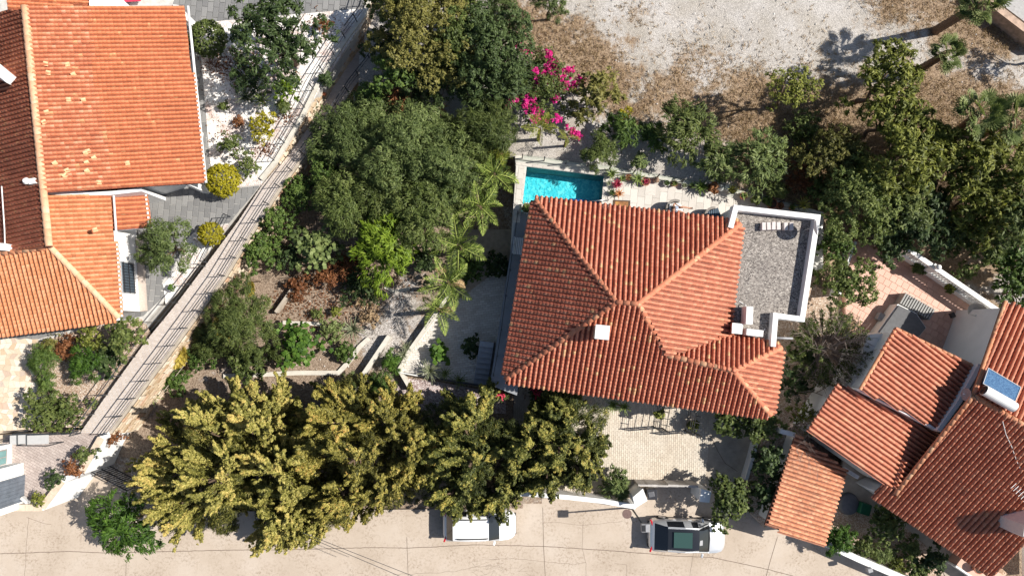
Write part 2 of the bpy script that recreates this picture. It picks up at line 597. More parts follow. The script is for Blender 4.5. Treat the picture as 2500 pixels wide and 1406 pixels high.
SALMON = mat_rooftile('salmon_roof_tile', [(0.0, (0.48, 0.165, 0.09)), (0.5, (0.545, 0.20, 0.115)), (1.0, (0.60, 0.26, 0.155))],
                      (0.68, 0.38, 0.20), 0.6, 1.05, (0.36, 0.12, 0.07), 0.5)
WEATHERED = mat_rooftile('weathered_roof_tile', [(0.0, (0.52, 0.20, 0.10)), (0.5, (0.60, 0.26, 0.14)), (1.0, (0.66, 0.33, 0.19))],
                         (0.68, 0.42, 0.25), 0.6, 1.0, (0.22, 0.10, 0.06), 0.35, spots=0.65)
CAPM = mat_rooftile('ridge_tile_clay', [(0.0, (0.56, 0.225, 0.11)), (1.0, (0.68, 0.33, 0.18))], (0.72, 0.5, 0.3), 0.7, 0.95, (0.5, 0.2, 0.1), 0.3)
CAPT = mat_rooftile('pale_ridge_clay', [(0.0, (0.66, 0.36, 0.20)), (1.0, (0.74, 0.45, 0.28))], (0.75, 0.55, 0.38), 0.7, 0.95, (0.55, 0.3, 0.17), 0.3)
CAPR = mat_rooftile('coral_ridge_clay', [(0.0, (0.50, 0.16, 0.085)), (1.0, (0.62, 0.24, 0.13))], (0.66, 0.45, 0.26), 0.7, 0.9, (0.45, 0.16, 0.08), 0.3)


# the channel tiles between the covers are a darker clay than the covers
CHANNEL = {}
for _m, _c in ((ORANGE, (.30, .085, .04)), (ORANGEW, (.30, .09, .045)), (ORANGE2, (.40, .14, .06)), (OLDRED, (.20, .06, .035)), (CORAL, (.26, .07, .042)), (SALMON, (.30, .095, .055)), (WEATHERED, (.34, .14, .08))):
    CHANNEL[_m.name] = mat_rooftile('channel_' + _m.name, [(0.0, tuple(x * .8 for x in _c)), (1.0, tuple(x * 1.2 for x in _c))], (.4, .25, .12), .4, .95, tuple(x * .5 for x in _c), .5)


# ------------------------------------------------------------------ paving
def pave(parent, poly_px, z, w, l, ang, gap, mat, name='slab', limit=300, thick=0.03, rng=None, stuffname=None, bond=0.5, zrow=None):
    """running-bond slabs inside a photo polygon at height z; long side along `ang` (degrees from +X)"""
    rng = rng or random.Random(3)
    a = math.radians(ang)
    u, v = Vector((math.cos(a), math.sin(a), 0)), Vector((-math.sin(a), math.cos(a), 0))
    pts = [P(x, y, z) for x, y in poly_px]
    q = [(p.dot(u), p.dot(v)) for p in pts]
    x0, x1 = min(p[0] for p in q), max(p[0] for p in q)
    y0, y1 = min(p[1] for p in q), max(p[1] for p in q)
    me = bpy.data.meshes.new(name)
    g = gap / 2
    hx, hy = l / 2 - g, w / 2 - g
    c = min(0.012, hx * 0.2)
    vs = [(-hx, -hy, -thick), (hx, -hy, -thick), (hx, hy, -thick), (-hx, hy, -thick),
          (-hx, -hy, -c * .6), (hx, -hy, -c * .6), (hx, hy, -c * .6), (-hx, hy, -c * .6),
          (-hx + c, -hy + c, 0), (hx - c, -hy + c, 0), (hx - c, hy - c, 0), (-hx + c, hy - c, 0)]
    fs = [(i, (i + 1) % 4, (i + 1) % 4 + 4, i + 4) for i in range(4)] + [(i + 4, (i + 1) % 4 + 4, (i + 1) % 4 + 8, i + 8) for i in range(4)] + [(8, 9, 10, 11)]
    me.from_pydata(vs, [], fs)
    me.materials.append(mat)
    full, mb = [], MB()
    j = 0
    yy = math.floor(y0 / w) * w
    while yy < y1:
        xx = math.floor(x0 / l) * l - (bond * l if j % 2 else 0)
        while xx < x1:
            r = clip_rect(q, xx, yy, xx + l, yy + w)
            if len(r) >= 3:
                ar = area2(r)
                if ar > 0.985 * w * l:
                    full.append((xx + l / 2, yy + w / 2))
                elif ar > 0.06 * w * l:
                    cx = sum(p[0] for p in r) / len(r)
                    cy = sum(p[1] for p in r) / len(r)
                    k = 1 - 1.2 * gap / math.sqrt(ar)
                    rr = [(cx + (p[0] - cx) * k, cy + (p[1] - cy) * k) for p in r]
                    out = []
                    for p in rr:
                        if not out or abs(p[0] - out[-1][0]) + abs(p[1] - out[-1][1]) > 1e-4:
                            out.append(p)
                    if len(out) >= 3:
                        dz = rng.uniform(-.002, .002)
                        mb.prism([u * p[0] + v * p[1] + Vector((0, 0, z + thick + dz)) for p in out], z, rng.random())
            xx += l
        yy += w
        j += 1
    rng.shuffle(full)
    objs = full[:limit] if limit else []
    R = Matrix.Rotation(a, 4, 'Z')
    for x, y in objs:
        o = link(name, me, None, parent)
        p = u * x + v * y
        o.matrix_basis = Matrix.Translation((p.x, p.y, z + thick + rng.uniform(-.003, .003))) @ R @ Euler((rng.uniform(-.006, .006), rng.uniform(-.004, .004), rng.uniform(-.006, .006))).to_matrix().to_4x4()
    for x, y in full[len(objs):]:
        b = len(mb.v)
        dz = rng.uniform(-.002, .003)
        t = rng.random()
        p = u * x + v * y
        for q0 in vs:
            w0 = p + u * q0[0] + v * q0[1]
            mb.v.append((w0.x, w0.y, z + thick + dz + q0[2]))
            mb.t.append(t)
        mb.f += [tuple(i + b for i in f) for f in fs]
    if mb.v:
        stuff(mb.build(stuffname or (name + '_field'), mat, parent))


def slab(name, poly_px, z, mat, zb=-0.6, parent=None):
    return structure(MB().prism([P(x, y, z) for x, y in poly_px], zb).build(name, mat, parent))


def wall_strip(mb, pts, thick, zb, t=0.0, side=0.5):
    """wall along 3D top points; thickness split by side"""
    L = offset_path(pts, thick * side)
    R_ = offset_path(pts, -thick * (1 - side))
    for i in range(len(pts) - 1):
        mb.prism([L[i], L[i + 1], R_[i + 1], R_[i]], zb, t)
    return mb


def stone_face(parent, a_top, b_top, a_bot, b_bot, rng, nrm, row=0.24, lmin=0.22, lmax=0.55, name='stone_facing'):
    """irregular stones laid on a wall face between two straight top/bottom edges"""
    mb = MB()
    a_top, b_top, a_bot, b_bot = map(Vector, (a_top, b_top, a_bot, b_bot))
    hgt = ((a_top - a_bot).length + (b_top - b_bot).length) / 2
    length = (b_bot - a_bot).length
    rows = max(1, round(hgt / row))
    n = Vector(nrm).normalized()

    def pt(s, t):
        return (a_bot.lerp(b_bot, s)).lerp(a_top.lerp(b_top, s), t)
    for r in range(rows):
        s = -rng.uniform(0, lmin) / length
        while s < 1:
            e = s + rng.uniform(lmin, lmax) / length
            s0, s1 = max(0, s) + .012 / length, min(1, e) - .012 / length
            if s1 - s0 > .05 / length:
                j = lambda k: rng.uniform(-k, k)
                t0, t1 = r / rows + .02 / hgt, (r + 1) / rows - .02 / hgt
                q = [pt(s0 + j(.02) / length, max(0, t0 + j(.03) / hgt)), pt(s1 + j(.02) / length, max(0, t0 + j(.03) / hgt)),
                     pt(s1 + j(.03) / length, min(1, t1 + j(.03) / hgt)), pt(s0 + j(.03) / length, min(1, t1 + j(.03) / hgt))]
                d = rng.uniform(.03, .07)
                c = (q[0] + q[1] + q[2] + q[3]) / 4
                top = [c + (p - c) * .86 + n * d for p in q]
                mb.add(q + top, [(4, 5, 6, 7)] + [(i, (i + 1) % 4, (i + 1) % 4 + 4, i + 4) for i in range(4)], rng.random())
            s = e
    return stuff(mb.build(name, STONE, parent))


# ------------------------------------------------------------------ roofs
_TPL = {}


def tile_template(w, L, h):
    k = (w, L, h)
    if k in _TPL:
        return _TPL[k]
    prof = [(0.0, -.004), (.19 * w, -.022), (.38 * w, -.004)] + [(w * (.69 - .31 * math.cos(t)), h * math.sin(t)) for t in (math.pi * k / 7 for k in range(0, 8))]
    m = len(prof)
    V = []
    for x, z in prof:
        V.append((x, -.02, z + .034))          # lower end, lifted over the next course
    for x, z in prof:
        V.append((x, L * 1.06, z + .002))
    for x, z in prof:
        V.append((x, -.02, z + .034 - .026))   # lip
    Fq = [(i, i + 1, m + i + 1, m + i) for i in range(m - 1)] + [(2 * m + i, 2 * m + i + 1, i + 1, i) for i in range(m - 1)]
    me = np_mesh('roof_tile', V, Fq)
    sm = np.zeros(len(Fq), dtype=bool)
    sm[3:m - 1] = True
    me.polygons.foreach_set('use_smooth', sm)
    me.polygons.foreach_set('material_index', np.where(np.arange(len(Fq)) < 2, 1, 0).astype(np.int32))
    _TPL[k] = (np.array(V), np.array(Fq), me, m)
    return _TPL[k]


class Roof:
    """tiled slopes of one building: the 300 largest tiles are parts, the others one field per slope"""

    def __init__(s, root, rng):
        s.root, s.rng, s.slopes = root, rng, []

    def slope(s, e0, e1, top, poly, mat, w=0.25, L=0.2, h=0.125, over=0.05, ribpx=None, thick=0.14):
        """e0, e1: eave (3D), top: 3D point of the plane, poly: photo points"""
        e0, e1, top = Vector(e0), Vector(e1), Vector(top)
        u = (e1 - e0).normalized()
        n = u.cross(top - e0).normalized()
        if n.z < 0:
            n = -n
        if n.cross(u).dot(top - e0) < 0:
            u = -u
        v = n.cross(u)
        P3 = [RP(x, y, e0, n) for x, y in poly]
        q = [((p - e0).dot(u), (p - e0).dot(v)) for p in P3]
        mb = MB()
        c = [p - n * .02 for p in P3]
        d = [p - n * thick for p in P3]
        k = len(c)
        ar = sum(q[i - 1][0] * q[i][1] - q[i][0] * q[i - 1][1] for i in range(k))
        if ar < 0:
            c, d = c[::-1], d[::-1]
        mb.add(c + d, [tuple(range(k)), tuple(range(2 * k - 1, k - 1, -1))] + [(i, i + k, (i + 1) % k + k, (i + 1) % k) for i in range(k)])
        deck = mb.build('roof', UNDER, s.root)
        x0, x1 = min(p[0] for p in q), max(p[0] for p in q)
        y0, y1 = min(p[1] for p in q), max(p[1] for p in q)
        ylow = y0
        tiles = []
        nx = int((x1 - x0) / w) + 2
        ny = int((y1 - y0) / L) + 2
        camv = Vector((0, 0, H))
        for i in range(nx):
            wob = s.rng.uniform(-.008, .008)
            for j in range(-1, ny):
                x, y = x0 + i * w, ylow - over + j * L
                if inside(x + w * .62, max(y + L * .5, ylow + .01) if j <= 0 else y + L * .5, q):
                    o = e0 + u * (x + wob + s.rng.uniform(-.005, .005)) + v * (y + s.rng.uniform(-.012, .012)) + n * s.rng.uniform(-.004, .006)
                    dv = camv - o
                    px, py = 1250 + 0, 0
                    tiles.append((o, n.dot(dv.normalized()) / dv.length_squared, s.rng.uniform(-.02, .02), s.rng.random()))
        s.slopes.append((deck, u, v, n, tiles, mat, (w, L, h)))
        return deck, P3

    def finish(s, limit=300, visible=lambda o: True):
        allt = []
        for si, sl_ in enumerate(s.slopes):
            for ti, t in enumerate(sl_[4]):
                if visible(t[0]):
                    allt.append((t[1], si, ti))
        allt.sort(reverse=True)
        pick = set((a[1], a[2]) for a in allt[:limit])
        for si, (deck, u, v, n, tiles, mat, dim) in enumerate(s.slopes):
            V, Fq, me0, m = tile_template(*dim)
            me = me0.copy()
            me.name = 'roof_tile'
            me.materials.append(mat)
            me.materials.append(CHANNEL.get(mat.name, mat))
            B = Matrix((u, v, n)).transposed()
            Vs, Fs, Ts = [], [], []
            cnt = 0
            for ti, (o, sc_, ang, rnd) in enumerate(tiles):
                R = B @ Matrix.Rotation(ang, 3, 'Z')
                if (si, ti) in pick:
                    ob = link('roof_tile', me, None, deck)
                    M = R.to_4x4()
                    M.translation = o
                    ob.matrix_basis = M
                else:
                    A = np.array(R)
                    Vs.append(V @ A.T + np.array(o))
                    Fs.append(Fq + cnt * len(V))
                    Ts.append(np.full(len(V), rnd))
                    cnt += 1
            if cnt:
                mesh = np_mesh('tile_field', np.concatenate(Vs), np.concatenate(Fs), np.concatenate(Ts))
                sm = np.zeros((cnt, len(Fq)), dtype=bool)
                sm[:, 3:m - 1] = True
                mesh.polygons.foreach_set('use_smooth', sm.ravel())
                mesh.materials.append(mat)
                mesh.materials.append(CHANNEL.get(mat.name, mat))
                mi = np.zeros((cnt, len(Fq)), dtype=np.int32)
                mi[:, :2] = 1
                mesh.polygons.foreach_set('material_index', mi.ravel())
                stuff(link('tile_field', mesh, mat, deck))


def ridge(deck, p0, p1, mat, r=0.14, L=0.36, rng=None, lift=0.03):
    """row of half-round caps from p0 (low end) to p1"""
    rng = rng or random.Random(5)
    p0, p1 = Vector(p0), Vector(p1)
    d = (p1 - p0)
    n = max(1, round(d.length / L))
    L = d.length / n
    d.normalize()
    x = d.cross(Vector((0, 0, 1))).normalized()
    z = x.cross(d)
    k = 7
    V, Fq = [], []
    for y, rr, zz in ((-.03, r * 1.06, .03), (L * 1.08, r * .94, .0), (-.03, r * .9, .02)):
        for i in range(k):
            a = math.pi * i / (k - 1)
            V.append((rr * math.cos(a), y, zz + rr * .85 * math.sin(a) - .03))
    Fq = [(i + 1, i, k + i, k + i + 1) for i in range(k - 1)] + [(2 * k + i + 1, 2 * k + i, i, i + 1) for i in range(k - 1)]
    me = np_mesh('ridge_tile', V, Fq)
    sm = np.zeros(len(Fq), dtype=bool)
    sm[:k - 1] = True
    me.polygons.foreach_set('use_smooth', sm)
    me.materials.append(mat)
    B = Matrix((x, d, z)).transposed()
    for i in range(n):
        o = link('ridge_tile', me, None, deck)
        M = (B @ Euler((rng.uniform(-.02, .02), rng.uniform(-.04, .04), rng.uniform(-.025, .025))).to_matrix()).to_4x4()
        M.translation = p0 + d * (L * i) + z * lift
        o.matrix_basis = M


def gutter(parent, p0, p1, r=0.06, mat=None):
    return MB().tube(p0, p1, r, n=8).build('gutter', mat or GUTTER, parent, smooth=True)


# ------------------------------------------------------------------ foliage
def unit(a):
    return a / np.maximum(np.linalg.norm(a, axis=-1, keepdims=True), 1e-9)


class Leafy:
    def __init__(s, seed):
        s.r = np.random.default_rng(seed)
        s.parts = []

    def add(s, C, N, D, L, W, T):
        n = len(C)
        s.parts.append((C, N, D, np.broadcast_to(L, (n,)), np.broadcast_to(W, (n,)), np.broadcast_to(T, (n,))))

    def dirs(s, *shape):
        return unit(s.r.normal(size=(*shape, 3)))

    def clump(s, cc, cr, nleaf, L, W, tint, out, up=.45, jit=.7, flat=.8, along=None, tvar=.22):
        """cc (n,3) clump centres, out (n,3) outward direction, tint (n,)"""
        n = len(cc)
        e = s.dirs(n, nleaf)
        pos = cc[:, None] + e * (np.broadcast_to(cr, (n,))[:, None, None] * s.r.uniform(.35, 1, (n, nleaf, 1))) * np.array([1, 1, flat])
        N = unit(e * .5 + out[:, None] * .5 + s.dirs(n, nleaf) * jit + np.array([0, 0, up]))
        if along is None:
            D = unit(e + s.dirs(n, nleaf) * .6)
        else:
            D = unit(along[:, None] + e * .5 + s.dirs(n, nleaf) * .25)
        Ls = L * s.r.uniform(.7, 1.25, n * nleaf)
        Ws = W * s.r.uniform(.75, 1.2, n * nleaf)
        T = np.clip(tint[:, None] + s.r.normal(0, tvar, (n, nleaf)), 0, 1).ravel()
        s.add(pos.reshape(-1, 3), N.reshape(-1, 3), D.reshape(-1, 3), Ls, Ws, T)

    def build(s, name, mat, parent=None):
        C, N, D, L, W, T = (np.concatenate([p[i] for p in s.parts]) for i in range(6))
        t = D - N * np.sum(D * N, -1, keepdims=True)
        t = unit(t)
        b = np.cross(N, t)
        hl, hw = (L / 2)[:, None], (W / 2)[:, None]
        fold = N * hw * .35
        V = np.stack([C - t * hl, C + b * hw + fold - t * hl * .1, C + t * hl - N * hl * .15, C - b * hw + fold - t * hl * .1], 1).reshape(-1, 3)
        Fq = np.arange(len(V)).reshape(-1, 4)
        me = np_mesh(name, V, Fq, np.repeat(T, 4))
        return link(name, me, mat, parent)


# style: leaf length, width, clump radius, leaves per clump, cover, lobes, lobe size, up, flatness
STY = {
    'dense':  dict(L=.15, W=.075, cr=.17, n=16, cover=1.45, ls=.30, lmax=.62, up=.4),
    'olive':  dict(L=.21, W=.045, cr=.24, n=16, cover=1.25, ls=.30, lmax=.62, up=.5, comb=.6),
    'broad':  dict(L=.22, W=.130, cr=.22, n=9, cover=1.3, ls=.32, lmax=.60, up=.7),
    'star':   dict(L=.30, W=.090, cr=.22, n=12, cover=1.15, ls=.28, lmax=.55, up=.6),
    'ball':   dict(L=.11, W=.070, cr=.07, n=7, cover=4.2, ls=1, up=.3, jit=.5, tvar=.13),
    'needle': dict(L=.24, W=.034, cr=.24, n=18, cover=1.4, ls=.30, lmax=.55, up=.4, comb=.8),
    'airy':   dict(L=.14, W=.070, cr=.20, n=11, cover=.75, ls=.26, lmax=.5, up=.5),
    'big':    dict(L=.27, W=.25, cr=.18, n=5, cover=1.3, ls=.34, lmax=.5, up=1.1),
    'spray':  dict(L=.32, W=.070, cr=.26, n=12, cover=1.15, ls=.30, lmax=.55, up=.6, comb=.9),
}


def crown(lf, c, R, rz, sty, tint=.5, lobes=None):
    """dome of leafy lobes with an uneven outline; each lobe is a shell of small leaf clumps"""
    st = STY[sty]
    r = lf.r
    c = np.array(c)
    if sty == 'ball':
        L = [(c, R, rz, 0.0)]
    else:
        lr0 = min(max(R * st['ls'], .22), st.get('lmax', .85))
        n = lobes or int(min(44, max(6, 1.75 * (R / lr0) ** 2 * st.get('pack', 1.0))))
        p1, p2, p3 = r.uniform(0, 6.28, 3)
        L = []
        for i in range(n):
            a = 2.399 * i + r.uniform(-.35, .35)
            g = 1 + .15 * math.sin(2 * a + p1) + .11 * math.sin(3 * a + p2) + .08 * math.sin(5 * a + p3)
            rho = max(0, R * g * math.sqrt((i + .5) / n) - lr0 * .55)
            sz = lr0 * r.uniform(.68, 1.22)
            zz = rz * (.72 * (1 - (rho / R) ** 2) - .05 + r.uniform(-.30, .26))
            L.append((c + np.array([rho * math.cos(a), rho * math.sin(a), zz]), sz, sz * r.uniform(.75, 1.0), r.normal(0, .09)))
    for lc, lr, lz, dt in L:
        A = 2 * math.pi * lr * (lr + lz) * .5 * 1.15
        n = max(5, int(A * st['cover'] / (st['L'] * st['W'] * .55 * st['n'])))
        d = lf.dirs(n * 2)
        d = d[d[:, 2] > -.30][:n]
        rho = r.uniform(.78, 1.06, (len(d), 1))
        cc = lc + d * rho * np.array([lr, lr, lz])
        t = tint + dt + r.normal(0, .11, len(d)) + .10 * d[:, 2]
        out = unit(d * .8 + np.array([0, 0, .3]))
        along = None
        if st.get('comb'):
            rad = cc - c
            along = unit(rad * np.array([1, 1, .5]) + np.array([0, 0, .5]) * R) * st['comb'] + lf.dirs(len(d)) * (1 - st['comb']) * .8
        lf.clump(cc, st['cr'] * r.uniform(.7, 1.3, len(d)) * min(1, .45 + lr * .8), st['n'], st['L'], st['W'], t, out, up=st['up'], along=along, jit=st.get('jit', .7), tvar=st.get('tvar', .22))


def limbs(root, base, top, R, rz, rng, bark=None, r0=None, n=6):
    base, top = Vector(base), Vector(top)
    mb = MB()
    hgt = max(.2, (top - base).length)
    r0 = r0 or max(.03, .045 * R + .012 * hgt)
    fork = base.lerp(top, .55)
    j = Vector((rng.uniform(-.08, .08), rng.uniform(-.08, .08), 0)) * hgt
    mid = base.lerp(fork, .5) + j
    mb.tube(base, mid, r0 * 1.2, r0 * .95, 8)
    mb.tube(mid, fork, r0 * .95, r0 * .75, 8)
    for i in range(n):
        a = 2 * math.pi * i / n + rng.uniform(-.4, .4)
        k = rng.uniform(.45, .8)
        e = top + Vector((math.cos(a) * R * k, math.sin(a) * R * k, rz * rng.uniform(-.2, .5)))
        m = fork.lerp(e, .5) + Vector((0, 0, .12 * R))
        mb.tube(fork, m, r0 * .55, r0 * .38, 6)
        mb.tube(m, e, r0 * .38, r0 * .12, 5)
    return mb.build('trunk', bark or BARK, root, smooth=True)


def gz(px, py):
    """ground height under a photo position"""
    xw = np.interp(py, [0, 100, 330, 450, 650, 1050, 1300], [960, 900, 760, 660, 520, 240, 60])
    if py > 1190 and px < 1950:
        return 0.0
    if px < xw and py < 1060:
        return 2.2
    if px >= 1240 and py < np.interp(px, [1240, 1480, 1800, 2000, 2100], [385, 412, 470, 520, 600]):
        return 2.45
    if px > 1990 and py < 600:
        return 2.2
    if px > 1900:
        return 0.9
    if py < 260:
        return 1.6
    return 0.45


TREES = []


def plant(name, cat, label, px, py, rpx, h, sty, mat, seed, tint=.5, group=None, z0=None, rz=None, trunk=True, lobes=None, bark=None):
    z0 = gz(px, py) if z0 is None else z0
    R = rpx * (1.0 if sty == 'ball' else 1.10) * mpp(z0 + h * .6)
    rz = rz or min(R * .85, h * .5)
    zc = z0 + max(h - rz, rz * .5)
    c = P(px, py, zc)
    root = thing(name, label, cat, (c.x, c.y, z0), group)
    lf = Leafy(seed)
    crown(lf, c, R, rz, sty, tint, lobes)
    lf.build('crown', mat, root)
    if trunk:
        limbs(root, (c.x, c.y, z0 - .05), c, R, rz, random.Random(seed), bark)
    return root, c, R


# leaf colours (dark, middle, light)
LF = {
    'olive':   mat_leaf('olive_leaf', (.044, .062, .015), (.108, .146, .036), (.215, .25, .075)),
    'grey':    mat_leaf('grey_green_leaf', (.046, .068, .020), (.118, .160, .048), (.24, .285, .10)),
    'green':   mat_leaf('green_leaf', (.030, .056, .011), (.072, .122, .024), (.15, .21, .048)),
    'deep':    mat_leaf('deep_green_leaf', (.020, .036, .012), (.048, .078, .024), (.105, .145, .05)),
    'gold':    mat_leaf('gold_green_leaf', (.058, .070, .013), (.145, .165, .028), (.29, .295, .06)),
    'oliveg':  mat_leaf('olive_gold_leaf', (.065, .066, .016), (.15, .146, .036), (.25, .225, .065)),
    'lime':    mat_leaf('lime_leaf', (.06, .10, .008), (.15, .23, .018), (.27, .36, .04), trans=.3),
    'bright':  mat_leaf('bright_leaf', (.028, .065, .010), (.075, .15, .020), (.15, .25, .04), trans=.28),
    'yellow':  mat_leaf('yellow_leaf', (.14, .12, .008), (.32, .28, .015), (.50, .44, .03), trans=.28),
    'rust':    mat_leaf('rust_leaf', (.10, .04, .015), (.22, .085, .035), (.34, .16, .07)),
    'mid':     mat_leaf('mid_leaf', (.036, .055, .014), (.092, .122, .031), (.18, .21, .06)),
    'pinegold': mat_leaf('golden_cypress_leaf', (.062, .068, .014), (.22, .205, .044), (.48, .42, .12), trans=.15, extra=(.56, .42, .13)),
    'pineolive': mat_leaf('olive_cypress_leaf', (.035, .048, .012), (.12, .13, .030), (.36, .33, .08), trans=.15, extra=(.50, .38, .09)),
    'pinemid': mat_leaf('amber_cypress_leaf', (.055, .058, .013), (.20, .18, .038), (.44, .37, .09), trans=.15, extra=(.52, .31, .09)),
    'palm':    mat_leaf('palm_leaflet', (.060, .092, .016), (.18, .245, .045), (.38, .44, .11), trans=.2),
    'palmy':   mat_leaf('yellow_palm_leaflet', (.10, .12, .012), (.22, .25, .03), (.36, .35, .06), trans=.25),
    'palmdry': mat_leaf('dry_palm_leaflet', (.22, .14, .06), (.40, .26, .13), (.50, .38, .22), trans=.2),
    'palmgold': mat_leaf('golden_palm_leaflet', (.25, .19, .03), (.46, .36, .06), (.60, .48, .12), trans=.25),
    'fan':     mat_leaf('fan_leaf', (.060, .085, .026), (.130, .175, .055), (.28, .31, .13), trans=.2),
    'agave':   mat_leaf('agave_leaf', (.07, .09, .05), (.15, .17, .095), (.28, .29, .18), trans=.05),
    'yucca':   mat_leaf('yucca_leaf', (.05, .085, .018), (.12, .17, .04), (.24, .29, .09), trans=.12),
    'yuccay':  mat_leaf('yellow_yucca_leaf', (.2, .2, .03), (.4, .38, .07), (.55, .5, .15), trans=.15),
    'redleaf': mat_leaf('red_leaf', (.10, .01, .02), (.26, .02, .05), (.42, .05, .09), trans=.15),
    'orangeleaf': mat_leaf('orange_leaf', (.22, .06, .02), (.42, .14, .05), (.55, .26, .1), trans=.15),
    'magenta': mat_leaf('magenta_bract', (.45, .008, .12), (.62, .015, .22), (.75, .05, .33), trans=.25),
    'pinkred': mat_leaf('pink_red_flower', (.50, .02, .06), (.66, .05, .11), (.72, .14, .2), trans=.2),
    'twig':    mat_leaf('twig_shoot', (.12, .09, .08), (.20, .155, .14), (.28, .22, .2), trans=0),
    'dry':     mat_leaf('dry_grass_blade', (.20, .125, .07), (.36, .25, .145), (.52, .40, .25), trans=.15),
}
# ------------------------------------------------------------------ the ground
rg = random.Random(11)
_n = 900
structure(link('ground', np_mesh('ground', [(-_n, -_n, -.62), (_n, -_n, -.62), (_n, _n, -.62), (-_n, _n, -.62)], [(0, 1, 2, 3)], [1, 1, 1, 1]), GARDENM))


def ground_grid(name, poly_px, zref, step, zfun, blobs, base, mat):
    poly = [P(x, y, zref) for x, y in poly_px]
    x0, x1 = min(p.x for p in poly), max(p.x for p in poly)
    y0, y1 = min(p.y for p in poly), max(p.y for p in poly)
    nx, ny = int((x1 - x0) / step) + 2, int((y1 - y0) / step) + 2
    X, Y = np.meshgrid(x0 + np.arange(nx) * step, y0 + np.arange(ny) * step)
    B = [(*P(a, b, zref)[:2], r * mpp(zref), k) for a, b, r, k in blobs]
    T = np.full(X.shape, base, dtype=float)
    for bx, by, r, k in B:
        T += k * np.exp(-((X - bx) ** 2 + (Y - by) ** 2) / (r * r))
    T = np.clip(T, 0, 1)
    Z = zfun(X, Y)
    rr = np.random.default_rng(5)
    Z = Z + rr.normal(0, .012, Z.shape)
    Fq = []
    pl = [(p.x, p.y) for p in poly]
    for j in range(ny - 1):
        for i in range(nx - 1):
            if inside(X[j, i] + step / 2, Y[j, i] + step / 2, pl):
                a = j * nx + i
                Fq.append((a, a + 1, a + nx + 1, a + nx))
    V = np.stack([X, Y, Z], -1).reshape(-1, 3)
    me = np_mesh(name, V, Fq, T.ravel(), smooth=True)
    return structure(link(name, me, mat))


def fit(z):
    return lambda X, Y: np.full(X.shape, z)


_xa, _xb = P(950, 200, 2).x, P(1260, 200, 2).x
upper_blobs = [(1330, 90, 85, .5), (1420, 130, 90, .5), (1490, 190, 85, .5), (1560, 260, 75, .55), (1250, 30, 80, .5), (1640, 210, 50, .3), (1700, 270, 70, .5),
               (1800, 290, 75, .5), (1940, 290, 90, .55), (2040, 300, 90, .6), (2180, 0, 85, .6), (2330, 40, 90, .65), (2440, 90, 60, .6), (2250, 235, 70, .5), (2330, 250, 80, .5),
               (1860, 360, 110, .9), (1990, 400, 120, .9), (2150, 450, 200, .9), (2350, 500, 250, .9), (1560, 30, 50, .3), (1680, 130, 60, .22), (1780, 170, 80, .22), (1860, 200, 60, .35),
               (2470, 300, 120, .6), (2000, 600, 150, .8), (960, 240, 70, .8), (1060, 290, 40, .5), (1480, 380, 30, -.4), (1560, 400, 60, -.4), (1790, 330, 40, -.6), (1550, 235, 22, -.7),
               (2430, 160, 60, -.2), (1900, 90, 120, -.2), (2480, 20, 70, .5)]
_p0, _p1 = P(2090, 560, 1), P(2450, 765, 1)
_ln = (_p1 - _p0).normalized()


def lot_z(X, Y):
    dist = -(X - _p0.x) * _ln.y + (Y - _p0.y) * _ln.x          # metres beyond the pink terrace
    dist = np.where(X < _p0.x - 3, 20, dist)
    z = 2.45 - 1.2 * np.clip((_xb - X) / (_xb - _xa), 0, 1) + .05 * np.sin(X * .7) * np.cos(Y * .9)
    return z - 1.9 * np.clip(1 - (dist - 1.0) / 6.0, 0, 1) * np.clip((X - _p0.x + 3) / 3, 0, 1)


ground_grid('vacant_lot', [(900, -80), (2720, -80), (2720, 820), (2450, 765), (2215, 605), (2090, 580), (2060, 690), (2000, 700), (2000, 526), (1800, 472), (1487, 417), (1264, 391), (1200, 330), (1000, 300), (850, 260)],
            2.45, .30, lot_z, upper_blobs, .12, LOTM)
garden_blobs = [(690, 670, 70, .8), (760, 730, 80, .6), (800, 690, 80, .7), (850, 640, 120, .9), (700, 600, 120, .9), (900, 420, 200, .9), (1100, 420, 150, .9), (800, 850, 60, .6), (720, 890, 60, .5), (560, 640, 60, .8),
                (500, 760, 80, .9), (450, 850, 60, .9), (610, 760, 90, .9), (1150, 700, 90, .8), (880, 740, 50, .4), (380, 960, 70, .7), (330, 1030, 60, .8), (600, 1100, 220, .9), (900, 1120, 220, .9), (1200, 1100, 150, .9),
                (920, 830, 60, -.5), (960, 730, 50, -.4), (700, 935, 80, -.4), (520, 920, 50, -.2)]
ground_grid('garden_ground', [(830, 262), (1000, 290), (1210, 325), (1270, 390), (1262, 560), (1250, 700), (1215, 945), (1250, 950), (1250, 1190), (1380, 1215), (1250, 1245), (300, 1245), (225, 1150), (250, 1080), (280, 1055), (430, 860), (560, 680), (690, 462), (800, 305)],
            .45, .28, lambda X, Y: .42 + .9 * np.clip((Y - P(0, 420, .5).y) / 6.0, 0, 1) - .4 * np.clip((P(0, 1080, .5).y - Y) / 1.5, 0, 1), garden_blobs, .32, GARDENM)

street = slab('street', [(-400, 1235), (100, 1235), (215, 1140), (300, 1080), (380, 1080), (400, 1250), (1240, 1240), (1240, 1190), (1560, 1180), (1740, 1180), (1830, 1230), (1905, 1290), (2260, 1420), (2700, 1560), (2700, 1900), (-400, 1900)], 0.0, STREET, -.7)


